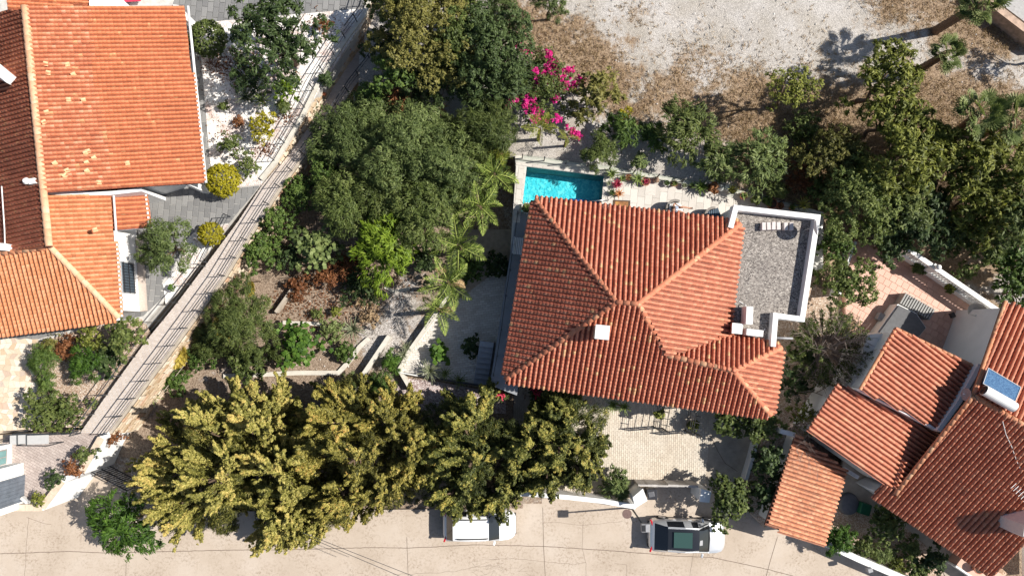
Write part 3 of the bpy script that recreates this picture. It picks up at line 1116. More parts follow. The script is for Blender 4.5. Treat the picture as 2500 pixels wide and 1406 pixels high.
# joints and cracks of the street concrete: recessed lines as thin dark strips
def crack(pts_px, w, name='crack', jag=0.0, z=.004, seed=1, mat=None):
    r = random.Random(seed)
    pts = [P(x, y, z) for x, y in pts_px]
    out = []
    for a, b in zip(pts, pts[1:]):
        n = max(1, int((b - a).length / .25)) if jag else 1
        for i in range(n):
            p = a.lerp(b, i / n)
            if jag and i:
                p = p + Vector((r.uniform(-jag, jag), r.uniform(-jag, jag), 0))
            out.append(p)
    out.append(pts[-1])
    mb = MB()
    A, B = offset_path(out, w / 2), offset_path(out, -w / 2)
    for i in range(len(out) - 1):
        mb.add([A[i], B[i], B[i + 1], A[i + 1]], [(0, 1, 2, 3)])
    return mb.build(name, mat or CRACKM, street)


CRACKM = mat_plain('dark_joint', (0.15, 0.11, 0.085), 0.95, var=.3, scale=5)
crack([(0, 1351), (110, 1347), (170, 1345), (260, 1349), (560, 1342), (700, 1341), (900, 1336), (1000, 1337), (1160, 1329), (1330, 1333), (1500, 1344), (1640, 1356), (1740, 1360), (1880, 1390), (1960, 1412)], .035, 'joint', .012)
crack([(993, 1310), (994, 1338), (997, 1420)], .025, 'joint')
crack([(1325, 1238), (1327, 1333), (1332, 1420)], .03, 'joint')
crack([(308, 1370), (307, 1420)], .025, 'joint')
crack([(1898, 1310), (1880, 1370), (1867, 1420)], .03, 'joint')
crack([(70, 1262), (64, 1330), (60, 1420)], .018, 'crack', .03, seed=2)
crack([(65, 1262), (100, 1275), (125, 1279)], .018, 'crack', .03, seed=3)
crack([(1424, 1270), (1421, 1336), (1431, 1375), (1430, 1410)], .014, 'crack', .02, seed=4)
crack([(1430, 1372), (1400, 1378), (1330, 1370), (1250, 1362), (1190, 1366)], .014, 'crack', .03, seed=5)
crack([(1500, 1375), (1530, 1378), (1531, 1420)], .014, 'crack', .02, seed=6)
crack([(1693, 1350), (1686, 1390), (1682, 1420)], .014, 'crack', .03, seed=7)
crack([(1330, 1276), (1370, 1275), (1421, 1282), (1480, 1276), (1520, 1272)], .012, 'crack', .03, seed=8)
crack([(960, 1402), (1040, 1398), (1110, 1395), (1150, 1385), (1200, 1378)], .013, 'crack', .04, seed=9)
crack([(1740, 1356), (1750, 1346), (1640, 1353)], .010, 'crack', .03, seed=10)
_r = random.Random(8)
for i in range(16):
    x, y = _r.uniform(1160, 1290), _r.uniform(1366, 1402)
    crack([(x, y), (x + _r.uniform(-28, 28), y + _r.uniform(-10, 12)), (x + _r.uniform(-45, 45), y + _r.uniform(-14, 18))], .008, 'crack', .03, seed=20 + i)

# manhole and its ring
mh = thing('manhole_cover', 'round rusty brown manhole cover in the street near the lamp post', 'manhole cover', P(1531, 1254, 0))
MB().lathe(P(1531, 1254, .004), [(.24, 0), (.24, .012), (.2, .014), (0, .014)], 24).build('cover', mat_plain('rusty_iron', (.17, .11, .10), .7, .3, .25, 30, .6), mh)
MB().lathe(P(1531, 1254, .004), [(.275, 0), (.275, .012), (.245, .012), (.245, 0)], 24).build('frame', mat_plain('rusty_frame', (.22, .15, .13), .7, .3), mh)

# ------------------------------------------------------------------ the slabs around the orange-roofed house
hy = slab('house_yard', [(-200, -60), (930, -60), (893, 40), (640, 446), (545, 560), (400, 735), (345, 800), (95, 832), (110, 1045), (-200, 1070)], 2.16, GROUTM)
pave(hy, [(440, -30), (915, -30), (893, 22), (753, 34), (548, 54), (497, 60), (492, 142), (514, 400), (530, 452), (580, 459), (636, 453), (560, 545), (480, 557), (395, 690), (402, 722), (350, 772), (215, 795), (92, 828), (-30, 832), (-30, 795), (280, 762), (330, 700), (325, 570), (345, 465), (440, 440), (400, 60)],
     2.17, .335, .62, 86, .022, SLATE, 'slab', 300, stuffname='slab_field')
slab('pebble_garden', [(491, 56), (890, 21), (893, 42), (642, 435), (637, 451), (580, 457), (530, 445), (513, 398), (491, 142)], 2.215, WPEB, 2.0)
slab('pebble_strip', [(480, 561), (556, 548), (430, 715), (404, 742), (398, 694), (440, 645), (450, 590)], 2.215, WPEB, 2.0)
slab('planting_bed', [(92, 836), (215, 800), (345, 778), (365, 815), (205, 1043), (112, 1043), (108, 962), (98, 900)], 2.2, BEDM, 2.0)
cz = slab('stone_terrace', [(-120, 828), (92, 828), (98, 900), (110, 962), (98, 1012), (112, 1045), (0, 1058), (-120, 1066)], 2.2, MORTAR, 2.0)


def crazy(parent, poly_px, z, cell, mat, name, limit, seed):
    r = random.Random(seed)
    poly = [P(x, y, z) for x, y in poly_px]
    pl = [(p.x, p.y) for p in poly]
    x0, x1 = min(p[0] for p in pl), max(p[0] for p in pl)
    y0, y1 = min(p[1] for p in pl), max(p[1] for p in pl)
    nx, ny = int((x1 - x0) / cell) + 2, int((y1 - y0) / cell) + 2
    G = {(i, j): (x0 + (i + r.uniform(-.27, .27) + (.5 if j % 2 else 0)) * cell, y0 + (j + r.uniform(-.25, .25)) * cell) for i in range(-1, nx + 1) for j in range(-1, ny + 1)}
    mb, k = MB(), 0
    for j in range(ny):
        for i in range(-1, nx):
            q = [G[i, j], G[i + 1, j], G[i + 1, j + 1], G[i, j + 1]]
            if r.random() < .3:      # cut a corner
                a, b, c_, d = q
                q = [a, (b[0] * .6 + a[0] * .4, b[1] * .6 + a[1] * .4), (b[0] * .5 + c_[0] * .5, b[1] * .5 + c_[1] * .5), c_, d]
            cx, cy = sum(p[0] for p in q) / len(q), sum(p[1] for p in q) / len(q)
            if not inside(cx, cy, pl):
                continue
            q = [(cx + (p[0] - cx) * .93, cy + (p[1] - cy) * .93) for p in q]
            t = r.uniform(.02, .04)
            o = MB() if k < limit else mb
            o.prism([(p[0], p[1], z + t) for p in q], z - .01, r.random())
            if k < limit:
                o.build(name, mat, parent)
            k += 1
    if mb.v:
        stuff(mb.build(name + '_field', mat, parent))


crazy(cz, [(-40, 826), (92, 828), (98, 900), (110, 962), (98, 1012), (112, 1045), (0, 1058), (-40, 1062)], 2.2, .30, CRAZY, 'stone', 290, 4)

# ------------------------------------------------------------------ the sloping walkway with its walls and railings
WZ = lambda py: float(np.interp(py, [0, 60, 200, 290, 395, 450, 650, 1050], [.25, .35, .75, 1.2, 1.85, 2.15, 2.4, 2.75]))
wl = [(196, 1056), (262, 962), (355, 834), (432, 740), (500, 650), (582, 540), (640, 452), (690, 392), (775, 284), (818, 205), (870, 130), (905, 75), (935, 20), (960, -40)]
wr = [(272, 1060), (342, 966), (424, 856), (490, 766), (555, 676), (627, 558), (692, 456), (742, 388), (812, 294), (864, 214), (922, 140), (960, 78), (990, 20), (1010, -40)]
Lw = [P(x, y, WZ(y)) for x, y in wl]
Rw = [P(x, y, WZ(y)) for x, y in wr]
mb = MB()
for i in range(len(wl) - 1):
    mb.prism([Lw[i], Lw[i + 1], Rw[i + 1], Rw[i]], -.5)
walk = structure(mb.build('walkway', MORTAR))
# pavers laid across the slope, in the walk's own running coordinate
mb = MB()
_r = random.Random(2)
for i in range(len(wl) - 1):
    a0, a1, b0, b1 = Lw[i], Lw[i + 1], Rw[i], Rw[i + 1]
    ln, wd = ((a1 - a0).length + (b1 - b0).length) / 2, (b0 - a0).length
    rows, cols = max(1, round(ln / .125)), max(1, round(wd / .26))
    f = lambda s, t: a0.lerp(a1, s).lerp(b0.lerp(b1, s), t)
    for r_ in range(rows):
        off = .5 if r_ % 2 else 0
        for c_ in range(-1, cols):
            t0, t1 = max(0, (c_ + off) / cols + .008), min(1, (c_ + 1 + off) / cols - .008)
            if t1 - t0 < .02:
                continue
            s0, s1 = (r_ + .06) / rows, (r_ + .94) / rows
            dz = Vector((0, 0, .016 + _r.uniform(-.002, .003)))
            q = [f(s0, t0), f(s0, t1), f(s1, t1), f(s1, t0)]
            mb.add([p + dz for p in q] + [p - Vector((0, 0, .01)) for p in q], [(0, 1, 2, 3)] + [(k, k + 4, (k + 1) % 4 + 4, (k + 1) % 4) for k in range(4)], _r.random())
stuff(mb.build('paver_field', WALKSETT, walk))

# retaining wall on the garden side
rw = thing('retaining_wall', 'tan rubble stone retaining wall under the walkway, facing the dense garden', 'wall', P(555, 690, 0))
for i in range(0, 8):
    a, b = Rw[i], Rw[i + 1]
    if (a.z < 1.0):
        break
    n = Vector((b.y - a.y, -(b.x - a.x), 0)).normalized()
    # battered foot
    k = .18
    da, db = a + n * .02, b + n * .02
    fa, fb = Vector((a.x, a.y, .3)) + n * (.02 + k), Vector((b.x, b.y, .3)) + n * (.02 + k)
    stone_face(rw, da - Vector((0, 0, .02)), db - Vector((0, 0, .02)), fa, fb, _r, n, .26, .22, .5)
mb = MB()
pp = [Vector((p.x, p.y, p.z + .06)) for p in Rw[:9]]
wall_strip(mb, pp, .16, 0, side=1.0)
mb.build('coping', CONC, rw)

# garden wall above the walkway: white coping, stone face
gwl = [(640, 440), (676, 396), (739, 290), (784, 199), (850, 95), (893, 38), (915, -30)]
gw = thing('garden_wall', 'stone-faced garden wall with white coping beside the white pebble garden', 'wall', P(784, 199, .8))
pts = [P(x, y, 2.36) for x, y in gwl]
MB().add([], [])
mb = MB()
wall_strip(mb, pts, .22, 2.14, side=1.0)
mb.build('coping', CONCW, gw)
inn = offset_path(pts, .05)
mb = MB()
wall_strip(mb, [(p[0], p[1], 2.14) for p in inn], .26, -.3, side=1.0)
mb.build('core', MORTAR, gw)
for i in range(1, len(gwl) - 1):
    a, b = pts[i], pts[i + 1]
    n = Vector((b.y - a.y, -(b.x - a.x), 0)).normalized()
    za, zb_ = WZ(gwl[i][1]), WZ(max(0, gwl[i + 1][1]))
    if i == 1:
        za = 1.9
    stone_face(gw, Vector((a.x, a.y, 2.12)) - n * .05, Vector((b.x, b.y, 2.12)) - n * .05, Vector((a.x, a.y, za)) + n * .12, Vector((b.x, b.y, zb_ - .05)) + n * .12, _r, n, .24, .2, .48)
TERR2 = mat_plain('clay_lamp', (.6, .2, .1), .6)
for x, y in ((697, 366), (793, 231), (853, 120)):
    c = P(x, y, 1.75 if y > 300 else 1.5)
    o = MB().lathe(c, [(.02, -.06), (.10, -.02), (.10, .08), (.04, .12)], 10).build('wall_lamp', TERR2, None, smooth=True)
    w = {697: 'lowest one', 793: 'between the two others', 853: 'by the big trees'}[x]
    tag(o, 'small clay wall lamp on the stone garden wall, ' + w, 'wall lamp', 'clay lamps on the garden wall')


def railing(name, label, pts, h=1.0, step=1.15, rails=3, group=None, mat=None):
    mat = mat or GREYIRON
    root = thing(name, label, 'railing', pts[0], group)
    for k in range(rails):
        hh = h * (k + 1) / rails
        MB().path([p + Vector((0, 0, hh)) for p in pts], .028 if k == rails - 1 else .016, n=5).build('rail', mat, root)
    L = [(b - a).length for a, b in zip(pts, pts[1:])]
    n = max(1, round(sum(L) / step))
    for i in range(n + 1):
        d = sum(L) * i / n
        j = 0
        while j < len(L) - 1 and d > L[j]:
            d -= L[j]
            j += 1
        p = pts[j].lerp(pts[j + 1], min(1, d / L[j]))
        MB().box(p + Vector((0, 0, h / 2 + .02)), (.045, .045, h + .02)).build('post', mat, root)
    return root


rail_r = [p + Vector((-.1, .06, .05)) for p in Rw[:12]]
railing('railing', 'long grey metal railing along the garden edge of the walkway', rail_r, 1.0, 1.2, 3, 'railings of the walkway')
railing('railing', 'grey metal railing between the walkway and the planted bed', [p + Vector((.05, -.02, .02)) for p in Lw[0:5]], 1.0, 1.2, 2, 'railings of the walkway')
railing('railing', 'grey metal railing beside the yellow clipped ball under the pavers', [p + Vector((.0, .05, .02)) for p in (Lw[4] + Vector((.15, .15, 0)), Lw[5] + Vector((-.45, .2, 0)))], 1.0, 1.2, 3, 'railings of the walkway')
railing('railing', 'grey metal railing on the white coping above the stone wall', [p + Vector((-.15, .1, .0)) for p in pts[1:]], 1.0, 1.2, 3, 'railings of the walkway')
railing('railing', 'short grey railing at the foot of the walkway by the stone terrace', [P(192, 1052, 2.75), P(110, 1058, 2.7), P(30, 1072, 2.7)], .9, 1.2, 2, 'railings of the walkway')

# ------------------------------------------------------------------ court below the walkway with white wall
ct = slab('entrance_court', [(-160, 1090), (-10, 1062), (30, 1060), (196, 1050), (274, 1058), (248, 1072), (210, 1135), (196, 1150), (150, 1172), (103, 1238), (-160, 1238)], 2.62, MORTAR)
pave(ct, [(-10, 1100), (20, 1062), (196, 1052), (270, 1060), (246, 1074), (208, 1133), (150, 1168), (105, 1230), (-10, 1230)], 2.625, .14, .29, -28, .012, MAUVESETT, 'paver', 0)
bw = thing('boundary_wall', 'white boundary wall with tan coping stones bending along the street corner', 'wall', P(180, 1190, 0))
bpath = [P(x, y, 3.05) for x, y in ((-160, 1238), (102, 1239), (150, 1174), (197, 1152), (246, 1068), (262, 1062))]
mb = MB()
wall_strip(mb, [Vector((p.x, p.y, 2.98)) for p in bpath], .30, -.1, side=.5)
mb.build('wall', WHITE, bw)
for a, b in ((bpath[0], bpath[1]), (bpath[1], bpath[2]), (bpath[3], bpath[4])):
    n = max(2, int((b - a).length / .42))
    d = (b - a).normalized()
    for i in range(n):
        p = a.lerp(b, (i + .5) / n)
        MB().box((p.x, p.y, 3.02), ((b - a).length / n - .012, .36, .07), math.atan2(d.y, d.x)).build('coping_stone', CREAMW, bw)
# forecourt gate of black iron
g0, g1 = P(222, 1152, 1.9), P(312, 1196, 1.75)
gate = thing('iron_gate', 'black iron gate at the white wall under the green leafy tree', 'gate', (g0.x, g0.y, 0))
d = g1 - g0
mb = MB()
for k in range(15):
    p = Vector((g0.x, g0.y, 0)).lerp(Vector((g1.x, g1.y, 0)), k / 14)
    MB().box((p.x, p.y, .98), (.03, .03, 1.75)).build('bar', IRON, gate)
for z in (.12, .95, 1.86):
    MB().tube((g0.x, g0.y, z), (g1.x, g1.y, z), .035, n=4).build('rail', IRON, gate)
# entry shelter panel
sh = thing('entry_awning', 'flat pale grey two-panel awning on dark bars over the court', 'awning', P(70, 1080, 2.62))
for x0, x1 in ((24, 63), (66, 118)):
    q = [P(x, y, 4.0) for x, y in ((x0, 1063), (x1, 1061), (x1, 1083), (x0, 1085))]
    MB().prism(q, 3.95).build('panel', mat_plain('frosted_panel', (.50, .49, .47), .4, var=.05), sh)
for a, b in (((42, 1062), (42, 1086)), ((64.5, 1058), (64.5, 1088)), ((118, 1059), (30, 1059)), ((115, 1088), (40, 1087))):
    MB().tube(P(*a, 4.03), P(*b, 4.03), .03, n=6).build('bar', GREYIRON, sh)
for x, y in ((30, 1059), (118, 1060), (40, 1087), (115, 1088)):
    p = P(x, y, 4.0)
    MB().tube((p.x, p.y, 2.62), p, .03, n=6).build('post', GREYIRON, sh)

# white house at the court
wh = thing('white_house', 'white plastered house with a teal window and grey garage door at the court', 'house', P(-40, 1140, 2.62))
_b = lambda x, y: P(x, y, 2.62)
mb = MB()
for (xa, xb, ya, yb) in ((-200, 30, 1085, 1150), (-200, 58, 1132, 1238)):
    q = [_b(xa, ya), _b(xb, ya - 3), _b(xb, yb), _b(xa, yb)]
    mb.prism([(p.x, p.y, 5.6 if xb == 30 else 4.9) for p in q], 2.5)
mb.build('wall', WHITE, wh)
TEAL = mat_plain('teal_glass', (.16, .30, .30), .12, var=.15, scale=2)
GARAGE = mat_plain('grey_garage_door', (.13, .15, .18), .5, var=.2, scale=3)
q0, q1 = _b(30, 1092), _b(30, 1128)
f = MB().box(((q0.x + q1.x) / 2 + .02, (q0.y + q1.y) / 2, 3.85), (.08, abs(q1.y - q0.y), 1.5)).build('window', mat_plain('taupe_frame', (.30, .28, .26), .5), wh)
for k in (-.26, .26):
    MB().box(((q0.x + q1.x) / 2 + .07, (q0.y + q1.y) / 2 + k * abs(q1.y - q0.y) * .9, 3.85), (.03, abs(q1.y - q0.y) * .40, 1.3)).build('pane', TEAL, f)
q0, q1 = _b(58, 1158), _b(58, 1222)
f = MB().box(((q0.x + q1.x) / 2 + .03, (q0.y + q1.y) / 2, 3.65), (.08, abs(q1.y - q0.y), 2.0)).build('garage_door', GARAGE, wh)
for k in range(7):
    MB().box(((q0.x + q1.x) / 2 + .085, (q0.y + q1.y) / 2 + (k - 3) * abs(q1.y - q0.y) / 7, 3.65), (.03, .03, 1.96)).build('rib', GARAGE, f)
MB().box(_b(70, 1218) + Vector((0, 0, .25)), (.5, .16, .22), -.7).build('drain_box', GREYW, wh)

# ------------------------------------------------------------------ central garden kerbs and walls
def kerb(name, label, cat, pts_px, z, thick, mat, zb=.0, group=None):
    mb = MB()
    wall_strip(mb, [P(x, y, z) for x, y in pts_px], thick, zb)
    return tag(mb.build(name, mat), label, cat, group)


kerb('garden_edging', 'pale concrete edging strip running above the round-leaved green bush', 'edging', [(690, 787), (784, 791)], .55, .22, CONCW)
kerb('garden_edging', 'long pale concrete edging beside the gravel path behind the golden cypresses', 'edging', [(545, 918), (640, 914), (727, 910), (826, 910), (852, 882), (878, 846), (900, 826)], .58, .26, CONCW)
kerb('garden_wall', 'low pale wall with a long dark shadow splitting the gravel path', 'wall', [(868, 966), (884, 918), (950, 820)], 1.05, .26, CONCW)
kerb('garden_wall', 'dark-shadowed low wall crossing the dry bed near the fig', 'wall', [(672, 762), (733, 676)], 1.0, .16, CONC)
kerb('garden_wall', 'low pale wall between gravel path and the white paved courtyard', 'wall', [(1002, 950), (974, 902), (1000, 855), (1058, 774), (1100, 715)], 1.0, .2, CONCW)
kerb('garden_step', 'short stone bench beam beside the dry succulent above the olive trees', 'bench', [(1048, 272), (1112, 293)], 1.75, .25, CONCW, .8)
kerb('garden_edging', 'narrow stone edging beside the bare patch under the lime-green tree', 'edging', [(1000, 705), (960, 712), (940, 700)], .55, .2, CONCW)

cy = slab('courtyard', [(1100, 560), (1250, 560), (1245, 640), (1203, 950), (976, 912), (974, 890), (1058, 776), (1085, 700)], .46, GROUTD)
pave(cy, [(1060, 776), (1240, 640), (1205, 946), (978, 908), (975, 890)], .465, .14, .30, 8, .012, COURTSETT, 'paver', 0)
slab('pink_gravel_bed', [(980, 922), (1060, 930), (1235, 962), (1235, 1010), (1000, 1000), (965, 960)], .46, PINKGRAVEL)
fence = thing('low_fence', 'low black fence with a white top rail edging the courtyard planter', 'fence', P(1080, 925, .5))
fp = [P(x, y, 1.0) for x, y in ((971, 908), (1020, 917), (1100, 930), (1170, 941), (1240, 952))]
mb = MB()
wall_strip(mb, fp, .07, .4)
mb.build('panel', IRON, fence)
MB().path([fp[0] + Vector((0, 0, .03)), fp[1] + Vector((0, 0, .03))], .04).build('top_rail', PLASTICW, fence)
MB().path([p + Vector((0, 0, .03)) for p in fp[1:]], .025).build('top_rail', GREYIRON, fence)

# ------------------------------------------------------------------ terrace, pool
TZ = 2.5
ts = []
for i, pl in enumerate(([(1256, 384), (1490, 412), (1492, 432), (1474, 430), (1286, 407), (1259, 404)],
                        [(1259, 404), (1286, 407), (1270, 545), (1250, 545)],
                        [(1474, 430), (1492, 413), (1800, 467), (2010, 523), (2010, 660), (1462, 660), (1462, 560)],
                        [(1250, 545), (1270, 545), (1462, 560), (1462, 660), (1244, 660)])):
    ts.append(slab('pool_deck' if i != 2 else 'terrace', pl, TZ, GROUTM))
pave(ts[0], [(1257, 386), (1490, 413), (1491, 431), (1474, 429), (1286, 406), (1260, 403)], TZ + .001, .3, .6, -7, .008, TERRACE, 'slab')
pave(ts[1], [(1260, 405), (1285, 407), (1269, 544), (1251, 544)], TZ + .001, .3, .6, 84, .008, TERRACE, 'slab')
pave(ts[2], [(1474, 431), (1492, 414), (1800, 468), (1990, 519), (1990, 640), (1463, 640), (1463, 560)], TZ + .001, .42, .84, 84, .006, TERRACE, 'slab')
o = MB().prism([P(x, y, TZ + .045) for x, y in ((1577, 449), (1601, 451), (1600, 478), (1574, 475))], TZ).build('pale_slab', TERRACE)
tag(o, 'single paler square slab set into the terrace beside the pots', 'slab')

POOLT = mat_plain('pool_mosaic', (.10, .50, .58), .5, var=.05)
m, nt, b = _nodes('pool_painted_caustics')
v = wpos(nt)
nz = noise(nt, 2.6, 2, v)
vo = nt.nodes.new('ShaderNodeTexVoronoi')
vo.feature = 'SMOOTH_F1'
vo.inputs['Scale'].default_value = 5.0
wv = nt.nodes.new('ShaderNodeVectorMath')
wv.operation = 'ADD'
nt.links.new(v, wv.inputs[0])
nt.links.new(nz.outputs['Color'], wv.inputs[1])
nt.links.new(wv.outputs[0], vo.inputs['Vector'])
r = ramp(nt, [(0.15, (.14, .60, .68)), (0.45, (.22, .70, .76)), (0.62, (.50, .88, .90))])  # pale web imitates caustic light, painted into the basin colour
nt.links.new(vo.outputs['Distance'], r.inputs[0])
nt.links.new(r.outputs[0], b.inputs['Base Color'])
b.inputs['Roughness'].default_value = .5
POOLT = m
pool = thing('swimming_pool', 'small turquoise swimming pool beside the tiled roof corner', 'pool', P(1370, 470, 1.2))
pc = [P(x, y, TZ) for x, y in ((1286, 407), (1474, 430), (1462, 560), (1270, 545))]
PB = 1.15
bot = [Vector((p.x, p.y, PB)) for p in pc]
mb = MB()
mb.add(bot, [(3, 2, 1, 0)])
for i in range(4):
    a, b_ = pc[i], pc[(i + 1) % 4]
    mb.add([a, b_, bot[(i + 1) % 4], bot[i]], [(0, 1, 2, 3)])
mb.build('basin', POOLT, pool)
m = bpy.data.materials.new('pool_water')
m.use_nodes = True
nt = m.node_tree
nt.nodes.clear()
out = nt.nodes.new('ShaderNodeOutputMaterial')
tr = nt.nodes.new('ShaderNodeBsdfTransparent')
tr.inputs[0].default_value = (.52, .95, .98, 1)
gl = nt.nodes.new('ShaderNodeBsdfGlossy')
gl.inputs['Roughness'].default_value = .03
fr = nt.nodes.new('ShaderNodeFresnel')
fr.inputs[0].default_value = 1.33
bn = nt.nodes.new('ShaderNodeBump')
bn.inputs['Strength'].default_value = .35
bn.inputs['Distance'].default_value = .05
nn = noise(nt, 5.0, 3, wpos(nt))
nt.links.new(nn.outputs[0], bn.inputs['Height'])
for x in (gl, fr):
    nt.links.new(bn.outputs[0], x.inputs['Normal'])
mx = nt.nodes.new('ShaderNodeMixShader')
nt.links.new(fr.outputs[0], mx.inputs[0])
nt.links.new(tr.outputs[0], mx.inputs[1])
nt.links.new(gl.outputs[0], mx.inputs[2])
nt.links.new(mx.outputs[0], out.inputs[0])
WATER = m
wp = [Vector((p.x, p.y, TZ - .09)) for p in pc]
MB().add(wp, [(3, 2, 1, 0)]).build('water', WATER, pool)
NAVY = mat_plain('navy_tile', (.02, .05, .22), .4, var=.2, scale=8)
# entry steps at the house end
for k in range(3):
    q = [P(x, y, TZ - .35 - .3 * k) for x, y in ((1390, 498 - 7 * k), (1470, 506 - 7 * k), (1462, 560), (1385, 552))]
    MB().prism(q, PB).build('step', NAVY, pool)
hr = MB()
h0, h1 = P(1430, 493, 2.95), P(1487, 487, 2.95)
hr.path([Vector((h0.x, h0.y, 2.3)), h0, h1, Vector((h1.x, h1.y, 2.5))], .022, n=8)
h2 = P(1466, 500, 2.9), P(1482, 497, 2.9)
hr.path([Vector((h2[0].x, h2[0].y, 2.5)), h2[0], h2[1], Vector((h2[1].x, h2[1].y, 2.5))], .022, n=8)
hr.build('handrail', STEEL, pool, smooth=True)

# terrace edge wall and glass balustrade
tw = kerb('terrace_wall', 'low pale wall edging the pool terrace towards the gravel slope', 'wall', [(1258, 384), (1270, 385), (1487, 412), (1640, 439), (1800, 468), (2010, 523)], TZ + .16, .22, CONCW, .5)
gm = bpy.data.materials.new('clear_glass')
gm.use_nodes = True
nt = gm.node_tree
nt.nodes.clear()
out = nt.nodes.new('ShaderNodeOutputMaterial')
tr = nt.nodes.new('ShaderNodeBsdfTransparent')
tr.inputs[0].default_value = (.90, .94, .93, 1)
gl = nt.nodes.new('ShaderNodeBsdfGlossy')
gl.inputs['Roughness'].default_value = .02
mx = nt.nodes.new('ShaderNodeMixShader')
mx.inputs[0].default_value = .08
nt.links.new(tr.outputs[0], mx.inputs[1])
nt.links.new(gl.outputs[0], mx.inputs[2])
nt.links.new(mx.outputs[0], out.inputs[0])
GLASS = gm
gb = thing('glass_balustrade', 'clear glass balustrade on dark posts along the pool terrace', 'balustrade', P(1487, 415, TZ))
gp = [P(x, y, TZ + .16) for x, y in ((1275, 387), (1328, 393), (1381, 400), (1433, 407), (1487, 414), (1545, 424), (1603, 434), (1663, 444), (1722, 455), (1785, 467), (1848, 483), (1900, 496), (1950, 509))]
for i, p in enumerate(gp):
    MB().box(p + Vector((0, 0, .42)), (.06, .06, .9)).build('post', IRON, gb)
    if i < len(gp) - 1:
        q = gp[i + 1]
        c = (p + q) / 2
        MB().box(c + Vector((0, 0, .45)), ((q - p).length - .12, .014, .72), math.atan2((q - p).y, (q - p).x)).build('pane', GLASS, gb)

# side terrace along the house
st = slab('side_terrace', [(1262, 516), (1330, 516), (1262, 965), (1196, 940)], TZ + .012, mat_plain('grey_paving', (.26, .27, .29), .8, var=.12, scale=2), .2)
sr = thing('side_railing', 'grey post and cable railing edging the shaded side terrace', 'railing', P(1240, 700, TZ))
sp = [P(x, y, TZ) for x, y in ((1262, 522), (1252, 600), (1243, 660), (1233, 722), (1222, 805), (1212, 868), (1203, 915))]
for p in sp:
    MB().box(p + Vector((.05, 0, .35)), (.07, .07, .7)).build('post', GREYIRON, sr)
MB().path([p + Vector((.05, 0, .68)) for p in sp], .02).build('rail', GREYIRON, sr)
stair = thing('stair', 'grey concrete stair descending along the side terrace in shade', 'stairs', P(1190, 880, .5))
for k in range(8):
    y0, y1 = 832 + 13 * k, 845 + 13 * k
    q = [P(x, y, TZ - .24 * (k + 1)) for x, y in ((1172 - 2 * k, y0), (1206 - 2 * k, y0 + 4), (1204 - 2 * k, y1 + 4), (1170 - 2 * k, y1))]
    MB().prism(q, .3).build('step', mat_plain('step_concrete', (.30, .31, .33), .8), stair)
bn_ = thing('garden_bench', 'white slatted bench standing in shade on the side terrace', 'bench', P(1265, 603, TZ), None, math.radians(-6) + math.pi / 2)
for k in range(5):
    MB().box((0, -.2 + .1 * k, .44), (.95, .07, .03)).build('slat', PLASTICW, bn_)
for sx in (-.42, .42):
    for sy in (-.18, .18):
        MB().box((sx, sy, .21), (.06, .06, .42)).build('leg', PLASTICW, bn_)
for k in range(2):
    MB().box((0, .27, .6 + .14 * k), (.95, .03, .09)).build('backrest_slat', PLASTICW, bn_)

# ------------------------------------------------------------------ driveway
dw = slab('driveway', [(1240, 930), (1900, 960), (1905, 1010), (1730, 1050), (1722, 1184), (1560, 1190), (1390, 1215), (1240, 1190)], .10, GROUTD)
pave(dw, [(1242, 940), (1890, 985), (1890, 1010), (1734, 1048), (1721, 1181), (1560, 1184), (1400, 1210), (1300, 1190), (1242, 1020)], .105, .122, .235, 88, .011, SETT, 'paver', 0, bond=.37)
slab('side_ramp', [(1734, 1046), (1905, 1005), (1905, 1040), (1858, 1082), (1828, 1176), (1700, 1195), (1721, 1182)], .12, CONC)
for a in ([(1735, 1062), (1752, 1100), (1770, 1130), (1800, 1150)], [(1815, 1035), (1840, 1070), (1830, 1120)]):
    o = crack(a, .03, 'joint', z=.126)
    o.parent = None
    structure(o)
kerb('ramp_wall', 'narrow white wall beside the shaded concrete ramp under the trees', 'wall', [(1848, 1082), (1838, 1120), (1822, 1172)], .9, .18, WHITE, 0)

# yard of the neighbouring house
slab('side_yard', [(1895, 700), (2100, 640), (2120, 830), (2040, 940), (1960, 1080), (1870, 1290), (1830, 1250), (1826, 1176), (1858, 1082), (1900, 1020)], .75, BEDM)
pt = slab('pink_terrace', [(2086, 585), (2216, 612), (2446, 762), (2330, 1000), (2120, 880), (2062, 780), (2060, 690)], 1.0, PINKGROUT)
pave(pt, [(2088, 590), (2214, 614), (2440, 762), (2320, 900), (2200, 870), (2100, 790), (2064, 775), (2062, 700)], 1.005, .40, .40, -31, .010, PINKTILE, 'tile', 300, bond=.5)
slab('planted_court', [(2000, 1130), (2200, 1150), (2460, 1400), (2400, 1450), (2260, 1420), (1990, 1320), (1960, 1250)], .25, BEDM)
slab('court_path', [(2060, 1120), (2160, 1190), (2440, 1400), (2330, 1440), (2260, 1330), (2180, 1260), (2040, 1240)], .285, CONC, 0)
# ------------------------------------------------------------------ main house
rr = random.Random(21)
EZ, RZ = 4.9, 6.65
NW, NE, SW, SE = P(1308, 490, EZ), P(1806, 548, EZ), P(1235, 925, EZ), P(1881, 1012, EZ)
E1, E2 = P(1772, 822, EZ), P(1906, 849, EZ)
A = P(1505, 738, RZ)
main = thing('tiled_house', 'large house with coral tiled hip roof, gravel flat roof and white parapet', 'house', P(1560, 760, .1))
nS = (SE - SW).cross(A - SW).normalized()
B, C, D = (RP(x, y, SW, nS) for x, y in ((1558, 742), (1630, 868), (1790, 905)))
